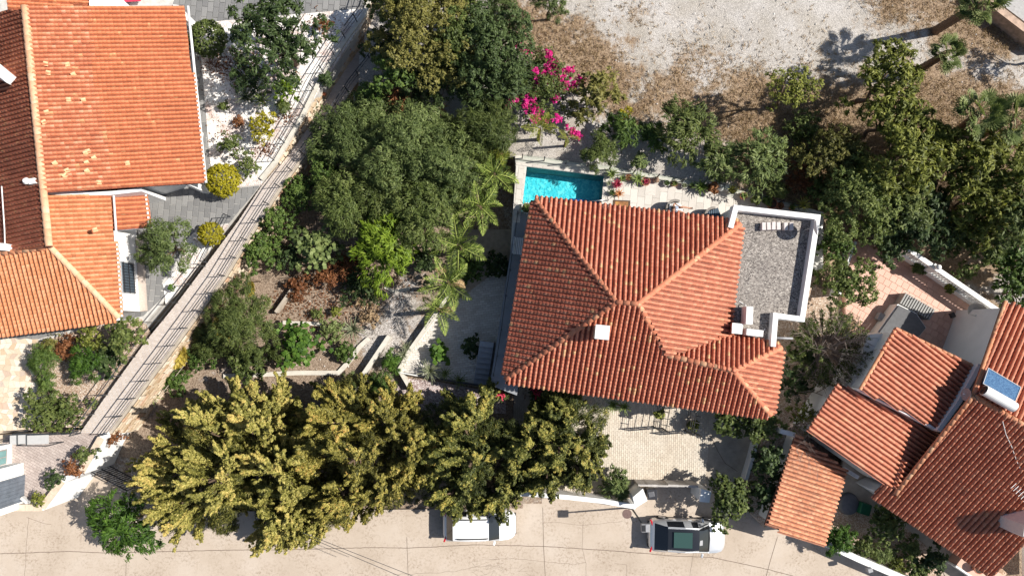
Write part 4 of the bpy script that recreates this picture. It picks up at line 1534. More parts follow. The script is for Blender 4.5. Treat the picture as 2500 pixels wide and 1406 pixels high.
# walls under the roof
wq = [P(x, y, 4.7) for x, y in ((1322, 506), (1790, 560), (1770, 640), (1756, 822), (1886, 856), (1868, 990), (1254, 912))]
MB().prism(wq, 0).build('wall', WHITE, main)
fq = [P(x, y, 4.72) for x, y in ((1789, 507), (1995, 530), (1958, 780), (1893, 772), (1886, 852), (1750, 830), (1780, 560))]
MB().prism([Vector((p.x, p.y, 4.72)) for p in fq], .3).build('wall', WHITE, main)
MB().prism([Vector((p.x, p.y, 4.76)) for p in fq], 4.70).build('flat_roof', ROOFGRAVEL, main)
# parapet
pz = 5.26
par = [P(x, y, pz) for x, y in ((1784, 556), (1797, 507), (1997, 530), (1959, 779), (1894, 770), (1888, 846))]
mb = MB()
wall_strip(mb, par, .27, 4.6, side=.5)
mb.build('parapet', WHITE, main)
R = Roof(main, rr)
tw_, tl = .262, .20
dN, _ = R.slope(NW, NE, A, [(1308, 490), (1806, 548), (1558, 742), (1505, 738)], CORAL, tw_, tl)
dW, _ = R.slope(SW, NW, A, [(1308, 490), (1505, 738), (1235, 925)], CORAL, tw_, tl)
dS, _ = R.slope(SW, SE, A, [(1235, 925), (1505, 738), (1558, 742), (1630, 868), (1790, 905), (1881, 1012)], CORAL, tw_, tl)
dE, _ = R.slope(NE, E1, B, [(1806, 548), (1772, 822), (1630, 868), (1558, 742)], SALMON, tw_, tl)
dV, _ = R.slope(E1, E2, (C + D) / 2, [(1630, 868), (1772, 822), (1906, 849), (1790, 905)], CORAL, tw_, tl)
dG, _ = R.slope(E2, SE, D, [(1790, 905), (1906, 849), (1881, 1012)], SALMON, tw_, tl)
R.finish(300)
ridge(dW, NW, A, CAPR)
ridge(dW, SW, A, CAPR)
ridge(dN, A, B, CAPR)
ridge(dE, NE, B, CAPR)
ridge(dS, C, B, CAPR)
ridge(dV, C, D, CAPR, r=.15)
ridge(dG, E2, D, CAPR)
ridge(dG, SE, D, CAPR)
ridge(dV, E1, C, CAPR, r=.09, lift=-.02)
gutter(main, SW + Vector((.1, -.1, -.12)), SE + Vector((0, -.1, -.12)), .055)
# chimney, with its own cap
cb = RP(1447, 818, SW, nS)
ch = MB().box(cb + Vector((.33, .15, .35)), (.62, .62, 1.5), -.1).build('chimney', mat_plain('tan_plaster', (.62, .46, .32), .85), dS)
MB().box(cb + Vector((.33, .15, 1.18)), (.70, .70, .16), -.1).build('chimney_cap', WHITE, ch)
# windows and a door on the walls below the eaves
WG = mat_plain('window_glass', (.05, .07, .09), .08, var=.1)
def wall_window(root, a, b, s, z0, z1, wd, name='window'):
    p = a.lerp(b, s)
    d = (b - a).normalized()
    f = MB().box((p.x, p.y, (z0 + z1) / 2), (wd, .10, z1 - z0), math.atan2(d.y, d.x)).build(name, PLASTICW, root)
    MB().box((p.x, p.y, (z0 + z1) / 2), (wd - .14, .13, z1 - z0 - .14), math.atan2(d.y, d.x)).build('pane', WG, f)
for s in (.2, .45, .8):
    wall_window(main, wq[6], wq[5], s, .3 if s == .45 else 1.2, 2.3, 1.2, 'door' if s == .45 else 'window')
for s in (.25, .7):
    wall_window(main, wq[6], wq[0], s, 2.9, 4.2, 1.1)
# downspout over the side yard
MB().tube(P(1897, 825, 4.9), P(1934, 826, 4.7), .06, n=8).build('downpipe', PLASTICG, main, smooth=True)
MB().tube(P(1934, 826, 4.7), P(1934, 826, 4.7) - Vector((0, 0, 3.9)), .055, n=8).build('downpipe', PLASTICG, main, smooth=True)

# lizard-like wall ornaments on the white terrace wall
for i, (z, y) in enumerate(((4.45, .35), (3.75, .75))):
    p = P(1789, 516, 4.7)
    o = MB()
    w = Vector((p.x - .03, p.y - y, z))
    o.path([w + Vector((0, .12, .14)), w + Vector((0, .04, .05)), w, w + Vector((0, -.03, -.12)), w + Vector((0, .05, -.24))], .05, .015, 6)
    for s in (-1, 1):
        o.path([w + Vector((0, .03, .04)), w + Vector((0, .12 * s, .08))], .016)
        o.path([w + Vector((0, -.01, -.06)), w + Vector((0, .12 * s, -.10))], .016)
    o = o.build('wall_ornament', IRON, None)
    tag(o, ('upper' if i == 0 else 'lower') + ' black lizard ornament on the white wall by the gravel roof', 'ornament', 'lizard ornaments on the white wall')

# blocks on the gravel roof
BLOCKM = mat_plain('pale_block', (.62, .56, .53), .9, var=.08, scale=8)
names = ['one at the end farthest from the dish shadow', 'second from the west end', 'third from the west end', 'fourth, just before the gap', 'first after the gap', 'one touching the round dish shadow']
for i, (x, y, a) in enumerate(((1866, 552, 0), (1878, 551.5, .05), (1890, 551, -.03), (1902, 551, .02), (1920, 552, .02), (1933.5, 552, 0))):
    p = P(x, y, 5.1)
    o = MB().box((0, 0, 0), (.205, .41, .30)).build('concrete_block', BLOCKM, None, bevel=.012)
    o.location = (p.x, p.y, 4.76 + .15)
    o.rotation_euler = (0, 0, a - .02)
    tag(o, 'pale concrete block standing on the gravel roof, ' + names[i].replace('west end', 'tile roof end').replace('one at the end', 'the one'), 'concrete block', 'concrete blocks on the gravel roof')

# dish on the parapet: seen edge-on
def dish(name, label, base, facing, rad, mast, mat, tilt=.25, group=None):
    base = Vector(base)
    root = thing(name, label, 'satellite dish', base, group)
    MB().tube(base, base + Vector((0, 0, mast)), .025, n=8).build('mast', STEEL, root)
    n = Vector((math.cos(facing) * math.cos(tilt), math.sin(facing) * math.cos(tilt), math.sin(tilt)))
    q = n.to_track_quat('Z', 'Y')
    c = base + Vector((0, 0, mast)) + n * .10
    mb = MB()
    prof = [(rad * k / 5, .35 * rad * (k / 5) ** 2) for k in range(6)]
    vs, fs, m = [], [], 24
    for pr, pz_ in prof:
        for k in range(m):
            vs.append(c + q @ Vector((pr * math.cos(2 * math.pi * k / m), pr * math.sin(2 * math.pi * k / m), pz_)))
    for j in range(5):
        fs += [(j * m + k, j * m + (k + 1) % m, (j + 1) * m + (k + 1) % m, (j + 1) * m + k) for k in range(m)]
    mb.add(vs, fs)
    o = mb.build('reflector', mat, root, smooth=True)
    s = o.modifiers.new('thickness', 'SOLIDIFY')
    s.thickness = .012
    arm = c + q @ Vector((0, -rad * .95, .3 * rad))
    lnb = c + n * rad * .95
    MB().tube(arm, lnb, .018, n=6).build('arm', STEEL, root)
    MB().tube(lnb - n * .02, lnb - n * .14, .045, .03, n=8).build('receiver', PLASTICW, root, smooth=True)
    return root


dish('satellite_dish', 'edge-on white satellite dish on the parapet of the gravel roof', P(1966, 562, 5.0) + Vector((0, 0, -.2)), 0.05, .43, .95, PLASTICW, .42)


# air conditioners and little brick flues on the gravel roof
def ac_unit(label, c, size, rz):
    root = thing('air_conditioner', label, 'air conditioner', c, 'air conditioners on the gravel roof', rz)
    w, d, h = size
    for s in (-1, 1):
        MB().box((s * w * .32, 0, .05), (.06, d * 1.1, .1)).build('foot', PLASTICG, root)
    o = MB().box((0, 0, .1 + h / 2), (w, d, h)).build('casing', PLASTICW, root, bevel=.02)
    MB().lathe((0, 0, 0), [(h * .42, 0), (h * .42, .02), (h * .36, .03), (h * .36, .01)], 20).build('fan_ring', PLASTICG, o)
    fr_ = [x for x in o.children][0]
    fr_.matrix_basis = Matrix.Translation((-w * .1, -d / 2 - .005, .1 + h / 2)) @ Matrix.Rotation(math.pi / 2, 4, 'X')
    for k in range(5):
        b_ = MB().box((0, 0, 0), (w * .5, .02, .015)).build('grille_bar', PLASTICG, o)
        b_.matrix_basis = Matrix.Translation((-w * .1, -d / 2 - .02, .1 + h * (.2 + .15 * k)))
    MB().path([(w / 2, 0, .3), (w / 2 + .12, .02, .28), (w / 2 + .16, .05, .02), (w / 2 + .3, .3, .02)], .022, n=6).build('hose', PLASTICW, root)
    return root


ac_unit('white air conditioner standing alone beside the tile roof on the gravel', P(1816, 771, 4.76), (.92, .36, .78), math.pi / 2 - .06)
ac_unit('white air conditioner lying across by the roof valley and brick flues', P(1832, 812, 4.76), (.88, .34, .58), -.12)
BRICKM = mat_plain('red_flue_brick', (.34, .10, .06), .85, var=.25, scale=12)
for i, (x, y, sx) in enumerate(((1790, 796, .56), (1789, 808, .54))):
    p = P(x, y, 4.76)
    f = thing('brick_flue', 'squat red brick flue with white cap on the gravel roof, ' + ('nearer the tall air conditioner' if i == 0 else 'nearer the roof valley'), 'flue', p, 'brick flues on the gravel roof')
    MB().box(p + Vector((0, 0, .3)), (sx - .08, .2, .6), -.1).build('shaft', BRICKM, f)
    MB().box(p + Vector((0, 0, .66)), (sx, .28, .1), -.1).build('cap', WHITE, f)
o = MB().tube(P(1778, 812, 4.95), P(1799, 819, 4.85), .07, n=8).build('clay_pipe', TERRA, None, smooth=True)
tag(o, 'short clay pipe lying by the flues at the roof valley', 'pipe')

# ------------------------------------------------------------------ orange-roofed house
oh = thing('orange_roofed_house', 'large house with bright orange ridged roofs and white walls beside the pebble garden', 'house', P(200, 400, 2.16))
R = Roof(oh, random.Random(31))
ow, ol = .235, .20
a0, a1 = P(62, 18, 6.5), P(122, 603, 6.5)
e0, e1 = P(447, 15, 4.6), P(491, 446, 4.6)
d1, _ = R.slope(e0, e1, P(95, 300, 6.5), [(62, 16), (222, 16), (232, 200), (268, 330), (282, 460), (107, 470)], ORANGEW, ow, ol)
d1b, _ = R.slope(e0, e1, P(95, 300, 6.5), [(214, 16), (447, 14), (492, 447), (274, 460), (260, 330), (224, 200)], ORANGE, ow, ol)
w0, w1 = P(-150, 60, 5.2), P(-90, 640, 5.2)
d2, _ = R.slope(w0, w1, P(95, 300, 6.45), [(62, 22), (124, 603), (-170, 640), (-200, 60)], OLDRED, ow, ol)
f0, f1 = P(267, 478, 5.0), P(287, 773, 5.0)
d3, P3 = R.slope(f0, f1, P(116, 540, 5.95), [(106, 479), (267, 476), (288, 773), (122, 602)], ORANGE2, ow, ol)
g0_, g1_ = P(10, 810, 5.0), P(290, 774, 5.0)
d4, P4 = R.slope(g0_, g1_, P(60, 609, 5.95), [(-130, 633), (122, 602), (290, 774), (10, 810), (-130, 828)], ORANGE2, ow, ol)
h0_, h1_ = P(347, 465, 4.05), P(357, 553, 4.05)
d5, _ = R.slope(h0_, h1_, P(268, 515, 4.7), [(263, 477), (347, 465), (357, 553), (273, 562)], ORANGE, .25, .2)
d6, _ = R.slope(P(218, -70, 5.3), P(221, 16, 5.3), P(40, 0, 6.3), [(12, -70), (216, -70), (219, 15), (18, 24)], ORANGE, ow, ol)
R.finish(300, lambda o: True)
ridge(d1, a0, P(121, 600, 6.45), CAPT, r=.19, L=.40, lift=.05)
ridge(d4, P(291, 775, 5.02), P(124, 604, 5.97), CAPT, r=.15, lift=.04)
ridge(d4, P(-130, 634, 5.95), P(112, 606, 5.95), CAPM, r=.15, lift=.03)
gutter(oh, e0 + Vector((.24, 0, -.05)), e1 + Vector((.24, 0, -.05)), .075)
gutter(oh, f0 + Vector((.20, 0, -.05)), f1 + Vector((.20, 0, -.05)), .06)
gutter(oh, g0_ + Vector((0, -.1, -.1)), g1_ + Vector((0, -.1, -.1)), .06)
gutter(oh, h0_ + Vector((.15, 0, -.03)), h1_ + Vector((.15, 0, -.03)), .06)
gutter(oh, h1_ + Vector((.1, -.03, -.08)), P(274, 562, 4.4) + Vector((0, -.03, 0)), .045)
# downpipe along the wing's roof, white stripe between the two roofs
mb = MB()
wall_strip(mb, [P(107, 471, 5.95), P(200, 472, 5.5), P(263, 472, 5.25), P(345, 463, 4.8)], .2, 2.2)
mb.build('wall', WHITE, oh)
q = [P(x, y, 4.5) for x, y in ((-150, 45), (400, 30), (432, 428), (345, 455), (105, 460), (-150, 640))]
MB().prism([Vector((p.x, p.y, 4.5)) for p in q], 2.1).build('wall', WHITE, oh)
wz = 4.86
q = [P(x, y, wz) for x, y in ((90, 482), (262, 480), (279, 757), (-10, 793), (-150, 800), (-150, 640))]
MB().prism(q, 2.1).build('wall', WHITE, oh)
cn = q[2]
cn0 = q[1]
# skirting of stone against the wing wall
s0, s1 = cn0.lerp(cn, .32), cn
MB().box(((s0.x + s1.x) / 2 + .18, (s0.y + s1.y) / 2 + .02, 2.25), (.34, (s1 - s0).length, .3), math.atan2(s1.y - s0.y, s1.x - s0.x) + math.pi / 2).build('plinth', mat_plain('sandy_plinth', (.50, .42, .36), .9, var=.15, scale=10), oh)
# barred window
wc = cn0.lerp(cn, .70)
wa = math.atan2(cn.y - cn0.y, cn.x - cn0.x) + math.pi / 2
fw = MB().box((wc.x + .02, wc.y, 3.45), (.08, 1.75, 1.25), wa).build('window', mat_plain('grey_frame', (.30, .31, .32), .5), oh)
MB().box((wc.x + .045, wc.y, 3.45), (.06, 1.62, 1.12), wa).build('pane', WG, fw)
for k in range(11):
    dd = (cn - cn0).normalized() * ((k - 5) * .155)
    MB().box((wc.x + dd.x + .13, wc.y + dd.y, 3.45), (.022, .022, 1.2)).build('window_bar', IRON, fw)
for z in (2.95, 3.45, 3.95):
    MB().box((wc.x + .13, wc.y, z), (.02, 1.7, .03), wa).build('window_bar', IRON, fw)
# veranda pillars
for x, y in ((488, 66), (489, 199), (503, 333), (518, 466)):
    p = P(x, y, 2.16)
    MB().box((p.x - .3, p.y, 3.3), (.30, .36, 2.35), -.1).build('pillar', WHITE, oh)
q = [P(x, y, 4.55) for x, y in ((425, 20), (440, 18), (482, 440), (466, 442))]
MB().prism(q, 4.3).build('beam', WHITE, oh)
# chimney with slanted white hood
cp = P(30, 190, 5.95)
chm = MB().box(cp + Vector((-.1, .0, .3)), (.9, .5, 2.0), -.65).build('chimney', WHITE, d2)
MB().box(cp + Vector((.1, 0.05, 1.25)), (2.1, .48, .22), -.68).build('chimney_hood', WHITE, chm)
# white vent on the ridge flank
vp = P(70, 444, 6.35)
v_ = MB()
v_.lathe(vp, [(.16, -.2), (.14, .15), (.18, .2), (.10, .32), (0, .34)], 12)
v_.box(vp + Vector((.28, .0, .0)), (.32, .28, .35), .2)
v_.build('roof_vent', PLASTICW, d2, smooth=False)
MB().path([P(4, 455, 6.25), P(7, 500, 6.25), P(11, 560, 6.2), P(12, 598, 6.1)], .03, n=6).build('cable', PLASTICW, d2)
MB().box(P(8, 604, 6.0) + Vector((0, 0, .2)), (.85, .36, .5), -.08).build('vent_box', PLASTICW, d4)
MB().prism([P(x, y, 5.5) for x, y in ((216, -60), (230, -60), (262, 17), (218, 19))], 2.1).build('wall', WHITE, oh)
# loose pale tiles lie scattered on the orange slope
un = (e1 - e0).normalized()
nn_ = un.cross(P(95, 300, 6.5) - e0).normalized()
if nn_.z < 0:
    nn_ = -nn_
vv = nn_.cross(un)
if vv.z < 0:
    un, vv = -un, -vv
V_, F_, meT, m_ = tile_template(ow, ol, .085)
mt = meT.copy()
mt.name = 'replacement_tile'
mt.materials.clear()
mt.materials.append(mat_plain('sandy_tile', (.72, .43, .24), .8, var=.2, scale=12))
for x, y in ((117, 164), (172, 164), (123, 186), (188, 187), (211, 251), (122, 280), (116, 303), (174, 250), (222, 375), (238, 390), (143, 402), (220, 402), (318, 404), (172, 421), (221, 421), (167, 432), (248, 452), (216, 380), (240, 566)):
    p = RP(x, y, e0, nn_)
    o = link('replacement_tile', mt, None, d1)
    M = (Matrix((un, vv, nn_)).transposed() @ Matrix.Rotation(random.Random(int(x * y)).uniform(-.5, .5), 3, 'Z')).to_4x4()
    M.translation = p + nn_ * .06
    o.matrix_basis = M
# red parasol edge and white wall by the house at the picture's top
pr = thing('red_lounger', 'red cushioned lounger on the grey slabs at the house corner', 'lounger', P(300, -2, 2.2))
MB().box(P(310, -6, 2.6), (1.6, .55, .10), .05).build('cushion', mat_plain('red_cloth', (.55, .03, .08), .8), pr, bevel=.03)
for sx in (-.6, .6):
    MB().box(P(310, -6, 2.38) + Vector((sx, 0, -.02)), (.05, .5, .38)).build('leg', STEEL, pr)

# ------------------------------------------------------------------ neighbouring house with many roofs
nh = thing('terraced_roof_house', 'house with several salmon tiled roofs, solar heater and broad white chimney', 'house', P(2300, 1100, .3))
R = Roof(nh, random.Random(41))
k1 = P(2380, 895, 4.4), P(2284, 1044, 4.4)
n1, _ = R.slope(k1[0], k1[1], P(2142, 878, 5.35), [(2187, 801), (2380, 895), (2335, 968), (2284, 1044), (2100, 950)], SALMON, .25, .25)
k2 = P(2284, 1046, 3.7), P(2186, 1203, 3.7)
n2, _ = R.slope(k2[0], k2[1], P(2012, 992, 4.65), [(2047, 935), (2284, 1046), (2186, 1203), (1975, 1050)], SALMON, .25, .25)
k4 = P(2136, 1203, 3.6), P(2432, 1402, 3.6)
n4, _ = R.slope(k4[0], k4[1], P(2436, 1003, 5.6), [(2374, 967), (2500, 1040), (2600, 1098), (2600, 1230), (2432, 1402), (2136, 1203), (2166, 1176), (2190, 1200)], SALMON, .27, .26, h=.14)
r5a, r5b = P(2374, 965, 5.6), P(2500, 1038, 5.6)
tp = P(2452, 737, 4.9)
# this slope falls away from the shared ridge: its eave is beyond the frame
u5 = (r5b - r5a).normalized()
k5 = tp, tp + u5 * 6
n5, _ = R.slope(k5[0], k5[1], r5a, [(2374, 963), (2452, 736), (2640, 800), (2640, 1118)], SALMON, .29, .26, h=.15)
R.finish(300, lambda o: True)
ridge(n4, P(2186, 1205, 3.95), P(2374, 967, 5.6), CAPM, r=.12)
ridge(n4, r5a, r5a.lerp(r5b, 1.6), CAPM, r=.15)
ridge(n5, tp + Vector((0, 0, .03)), r5a, CAPM, r=.10, lift=.05)
ridge(n1, P(2187, 802, 5.35), P(2380, 895, 4.45), CAPM, r=.09)
ridge(n1, P(2187, 802, 5.3), P(2100, 950, 5.35), CAPM, r=.09)
# white flashing between the roofs
mb = MB()
wall_strip(mb, [P(2100, 951, 5.12), P(2190, 997, 4.75), P(2284, 1046, 4.4)], .12, 3.5)
mb.build('flashing', WHITE, nh)
mb = MB()
wall_strip(mb, [P(2292, 1052, 4.62), P(2345, 978, 4.8), P(2394, 890, 4.9)], .22, 3.0)
mb.build('flashing', WHITE, nh)
# walls
for pl, z in (([(2190, 812), (2368, 898), (2280, 1034), (2110, 948)], 4.35), ([(2052, 945), (2272, 1046), (2184, 1190), (1986, 1050)], 3.55),
              ([(2200, 1190), (2375, 985), (2600, 1110), (2600, 1230), (2440, 1392), (2160, 1208)], 3.5)):
    MB().prism([P(x, y, z) for x, y in pl], .2).build('wall', WHITE, nh)
q = [P(x, y, 4.75) for x, y in ((2372, 960), (2446, 752), (2640, 815), (2640, 1090))]
q[0].z, q[1].z, q[2].z, q[3].z = 5.35, 4.72, 4.72, 5.35
MB().prism(q, .9).build('wall', WHITE, nh)
q = [P(2262, 822, 1.0), P(2345, 700, 1.0), P(2450, 770, 1.0), P(2380, 900, 1.0)]
# chimney
cc = P(2458, 1262, 4.2)
chm = MB().prism([cc + Vector(v) for v in ((-.55, .15, 2.0), (.6, .55, 2.15), (1.0, -.2, 1.9), (.1, -.75, 1.75), (-.5, -.45, 1.8))], 3.2).build('chimney', mat_plain('pinkish_plaster', (.62, .56, .55), .85, var=.06), n4)
for dx, dy in ((-.2, .02), (.45, -.25)):
    MB().box(cc + Vector((dx, dy, 1.98)), (.12, .2, .06), .6).build('vent_slot', PLASTICG, chm)
# antenna
an = thing('roof_antenna', 'thin metal television antenna on the salmon roof by the broad chimney', 'antenna', P(2445, 1195, 4.75))
b0 = P(2445, 1195, 4.75)
MB().tube(b0, b0 + Vector((0, 0, 1.6)), .018, n=6).build('mast', STEEL, an)
MB().tube(b0 + Vector((-.5, .55, 1.55)), b0 + Vector((.2, -.22, 1.6)), .014, n=5).build('boom', STEEL, an)
for k in range(6):
    c = b0 + Vector((-.5 + .12 * k, .55 - .132 * k, 1.57))
    MB().tube(c + Vector((.14, .12, 0)), c - Vector((.14, .12, 0)), .01, n=4).build('element', STEEL, an)
o = MB().path([P(2448, 1028, 5.7), P(2456, 1060, 5.55), P(2470, 1090, 5.4), P(2482, 1125, 5.25), P(2494, 1150, 5.1)], .018, n=5).build('roof_cable', PLASTICW, None)
tag(o, 'pale loose cable trailing down the large salmon roof', 'cable')
dish('satellite_dish', 'small grey satellite dish in the roof valley of the salmon house', P(2352, 962, 4.9), math.radians(170), .33, .5, PLASTICG, .15)
dish('satellite_dish', 'big pale satellite dish by the balustrade of the pink terrace', P(2375, 760, 1.9), math.radians(205), .62, .8, mat_plain('beige_dish', (.52, .48, .42), .6), .35)

# solar water heater
sw = thing('solar_water_heater', 'blue solar panel with white cylindrical tank on the salmon roof', 'solar heater', P(2440, 960, 5.3))
n5n = (k5[1] - k5[0]).cross(r5a - k5[0]).normalized()
if n5n.z < 0:
    n5n = -n5n
q = [RP(x, y, k5[0] + n5n * .38, n5n) for x, y in ((2413, 898), (2492, 945), (2478, 980), (2400, 936))]
m, nt, b = _nodes('solar_glass')
nz = noise(nt, 14, 4, wpos(nt))
r = ramp(nt, [(.35, (.03, .085, .19)), (.7, (.10, .21, .36))])
nt.links.new(nz.outputs[0], r.inputs[0])
nt.links.new(r.outputs[0], b.inputs['Base Color'])
b.inputs['Roughness'].default_value = .7
b.inputs['Specular IOR Level'].default_value = .15
MB().add(q + [p - n5n * .08 for p in q], [(0, 1, 2, 3), (7, 6, 5, 4)] + [(i, i + 4, (i + 1) % 4 + 4, (i + 1) % 4) for i in range(4)]).build('collector', m, sw)
for i in range(4):
    MB().tube(q[i] + n5n * .01, q[(i + 1) % 4] + n5n * .01, .02, n=4).build('frame_bar', PLASTICG, sw)
t0, t1 = RP(2402, 952, k5[0] + n5n * .55, n5n), RP(2476, 994, k5[0] + n5n * .55, n5n)
MB().tube(t0, t1, .27, n=20).build('tank', PLASTICW, sw, smooth=False)
for t, dd in ((t0, -1), (t1, 1)):
    ax = (t1 - t0).normalized() * dd
    MB().tube(t + ax * .002, t + ax * .05, .25, .2, n=20).build('end_cap', DARKPL if dd < 0 else PLASTICW, sw)
MB().path([t0 - (t1 - t0).normalized() * .05, t0 + Vector((-.3, -.3, -.3)), t0 + Vector((0, -.7, -.35))], .02, n=5).build('hose', DARKPL, sw)
for s in (.15, .85):
    p = t0.lerp(t1, s)
    MB().tube(p, p - n5n * .55, .03, n=5).build('stand', STEEL, sw)

# lean-to with weathered tiles at the street
lt = thing('lean_to_shed', 'lean-to with blotchy weathered clay tiles and white side wall at the street', 'shed', P(1950, 1210, .1))
R = Roof(lt, random.Random(51))
k6 = P(2057, 1138, 2.5), P(2000, 1330, 2.5)
n6, _ = R.slope(k6[0], k6[1], P(1906, 1170, 3.0), [(1944, 1060), (2057, 1138), (2000, 1331), (1868, 1281)], WEATHERED, .235, .24, h=.12)
R.finish(300)
q = [P(x, y, 2.4) for x, y in ((1950, 1072), (2046, 1140), (1993, 1318), (1878, 1274))]
q[0].z = q[3].z = 2.85
MB().prism(q, 0).build('wall', WHITE, lt)
kerb('courtyard_wall', 'long white street wall running down from the weathered lean-to', 'wall', [(1998, 1319), (2100, 1366), (2236, 1424), (2330, 1465)], 1.3, .34, WHITE, 0)
kerb('side_wall', 'grey-white yard wall between the lean-to and the dry tree', 'wall', [(1905, 1052), (1942, 1062)], 3.0, .25, GREYW, 0)
kerb('side_wall', 'low pale boundary wall under the dry spiky tree by the terrace', 'wall', [(2090, 590), (2066, 655), (2050, 720)], 1.9, .14, WHITE, .5)
o = MB().box(P(2122, 1390, 1.4) , (.28, .24, .3), .3).build('wall_lantern', PLASTICG, None, bevel=.03)
o.parent = None
tag(o, 'small grey lantern on the long white street wall', 'lantern')
for k in range(4):
    o = MB().box(P(2064 + 8 * k, 1146 + 5 * k, 2.2), (.28, .2, .28), -.55).build('wall_shelf_box', PLASTICW, None)
    tag(o, ['first', 'second', 'third', 'last'][k] + ' white vent box on the shaded wall, counted from the lean-to', 'vent box', 'vent boxes on the shaded wall')
lg = slab('tiled_ledge', [(2336, 1378), (2360, 1345), (2520, 1450), (2480, 1500)], 1.1, PINKTILE, 0)
kerb('ledge_wall', 'white edge wall of the pink tiled ledge', 'wall', [(2334, 1381), (2365, 1402), (2420, 1440)], 1.15, .1, WHITE, 0)
slab('white_annex_step', [(2520, 1340), (2560, 1340), (2560, 1420), (2520, 1420)], .8, WHITE, 0)

# balustrade of the pink terrace
bl = thing('balustrade', 'white balustrade with turned balusters along the pink terrace', 'balustrade', P(2320, 690, 1.0))
b0, b1 = P(2214, 606, 2.35), P(2446, 764, 2.35)
d = (b1 - b0)
z0 = Vector((0, 0, 1))
f0_, f1_ = Vector((b0.x, b0.y, 0)), Vector((b1.x, b1.y, 0))
mb = MB()
wall_strip(mb, [Vector((b0.x, b0.y, 2.36)), Vector((b1.x, b1.y, 2.36))], .26, 2.24)
mb.build('top_rail', WHITE, bl)
mb = MB()
wall_strip(mb, [Vector((b0.x, b0.y, 1.5)), Vector((b1.x, b1.y, 1.5))], .24, .9)
mb.build('base_wall', WHITE, bl)
prof = [(.06, 0), (.06, .06), (.035, .10), (.075, .26), (.07, .34), (.035, .52), (.03, .62), (.06, .68), (.06, .74)]
bm_ = MB().lathe((0, 0, 0), prof, 8)
me = bpy.data.meshes.new('baluster')
me.from_pydata(bm_.v, [], bm_.f)
me.materials.append(WHITE)
nb = int(d.length / .19)
for i in range(nb):
    s = (i + .5) / nb
    if abs(s - .30) < .03:
        continue
    p = f0_.lerp(f1_, s)
    o = link('baluster', me, None, bl)
    o.matrix_parent_inverse = Matrix.Translation(-bl.location)
    o.matrix_basis = Matrix.Translation((p.x, p.y, 1.5))
for s in (0, .30, 1):
    p = f0_.lerp(f1_, s)
    pi_ = MB().box((p.x, p.y, 1.68), (.34, .34, 1.5), math.atan2(d.y, d.x)).build('pier', WHITE, bl)
    if s == .30:
        MB().lathe((p.x, p.y, 2.43), [(.05, 0), (.05, .04), (.13, .10), (.16, .2), (.13, .3), (.06, .36), (0, .37)], 12).build('ball_finial', WHITE, pi_, smooth=True)
# hot tub with folded dark cover
ht = thing('hot_tub', 'hot tub with folding dark grey cover on the pink terrace', 'hot tub', P(2190, 790, 1.0))
hp = [P(x, y, 1.9) for x, y in ((2193, 742), (2238, 764), (2262, 800), (2215, 860), (2150, 850), (2135, 822))]
MB().prism([Vector((p.x, p.y, 1.86)) for p in hp], 1.0).build('cabinet', PLASTICW, ht)
c = sum(hp, Vector()) / 6
hc = [c + (p - c) * .95 for p in hp]
COVERM = mat_plain('charcoal_vinyl', (.085, .085, .09), .7, var=.15)
for idx in ((0, 1, 2, 5), (2, 3, 4, 5)):
    MB().prism([Vector((hc[i].x, hc[i].y, 1.97)) for i in idx], 1.865).build('cover_panel', COVERM if idx[0] == 2 else COVERM, ht, bevel=.02)
ps = thing('plastic_steps', 'grey ribbed plastic steps beside the hot tub on the pink terrace', 'steps', P(2235, 745, 1.0))
sa, sb = P(2200, 733, 1.5), P(2263, 772, 1.3)
for k in range(13):
    p = sa.lerp(sb, k / 12)
    MB().box((p.x + .05, p.y + .1, 1.35), (.09, .7, .66), -.55).build('slat', mat_plain('grey_slat', (.27, .265, .25), .6), ps)
o = MB().box((0, 0, .2), (.5, .45, .4)).build('filter_box', PLASTICG, None, bevel=.05)
p = P(2146, 775, 1.0)
o.location = p
o.rotation_euler = (0, 0, -.5)
tag(o, 'grey filter box beside the hot tub near the dry tree', 'box')
o = MB().tube(P(2237, 735, 1.05), P(2233, 728, 1.9), .02, n=6).build('stand_pipe', STEEL, None)
tag(o, 'thin metal stand pipe near the ribbed steps on the terrace', 'pipe')
o = MB().box(P(2329, 769, 1.6) + Vector((-.1, 0, 0)), (.22, .3, .22), .4).build('flood_light', DARKPL, None)
tag(o, 'small black floodlight on the shaded white wall of the salmon house', 'floodlight')
MB().prism([P(x, y, 3.0) for x, y in ((2120, 816), (2190, 812), (2112, 950), (2076, 944))], .4).build('wall', WHITE, nh)
# ------------------------------------------------------------------ cars
def paint(name, col, metal=0.0, rough=.28):
    m, nt, b = _nodes(name)
    b.inputs['Base Color'].default_value = (*col, 1)
    b.inputs['Metallic'].default_value = metal
    b.inputs['Roughness'].default_value = rough
    b.inputs['Coat Weight'].default_value = .6
    b.inputs['Coat Roughness'].default_value = .05
    return m


CGLASS = paint('dark_car_glass', (.012, .014, .018), 0, .06)
CTRIM = mat_plain('black_trim', (.02, .02, .02), .5)
TYRE = mat_plain('tyre_rubber', (.02, .02, .02), .85)
RIM = mat_plain('alloy_rim', (.45, .45, .46), .35, .9)
REDL = paint('red_lamp', (.45, .01, .02), 0, .15)
CLEARL = paint('clear_lamp', (.7, .72, .75), .2, .1)


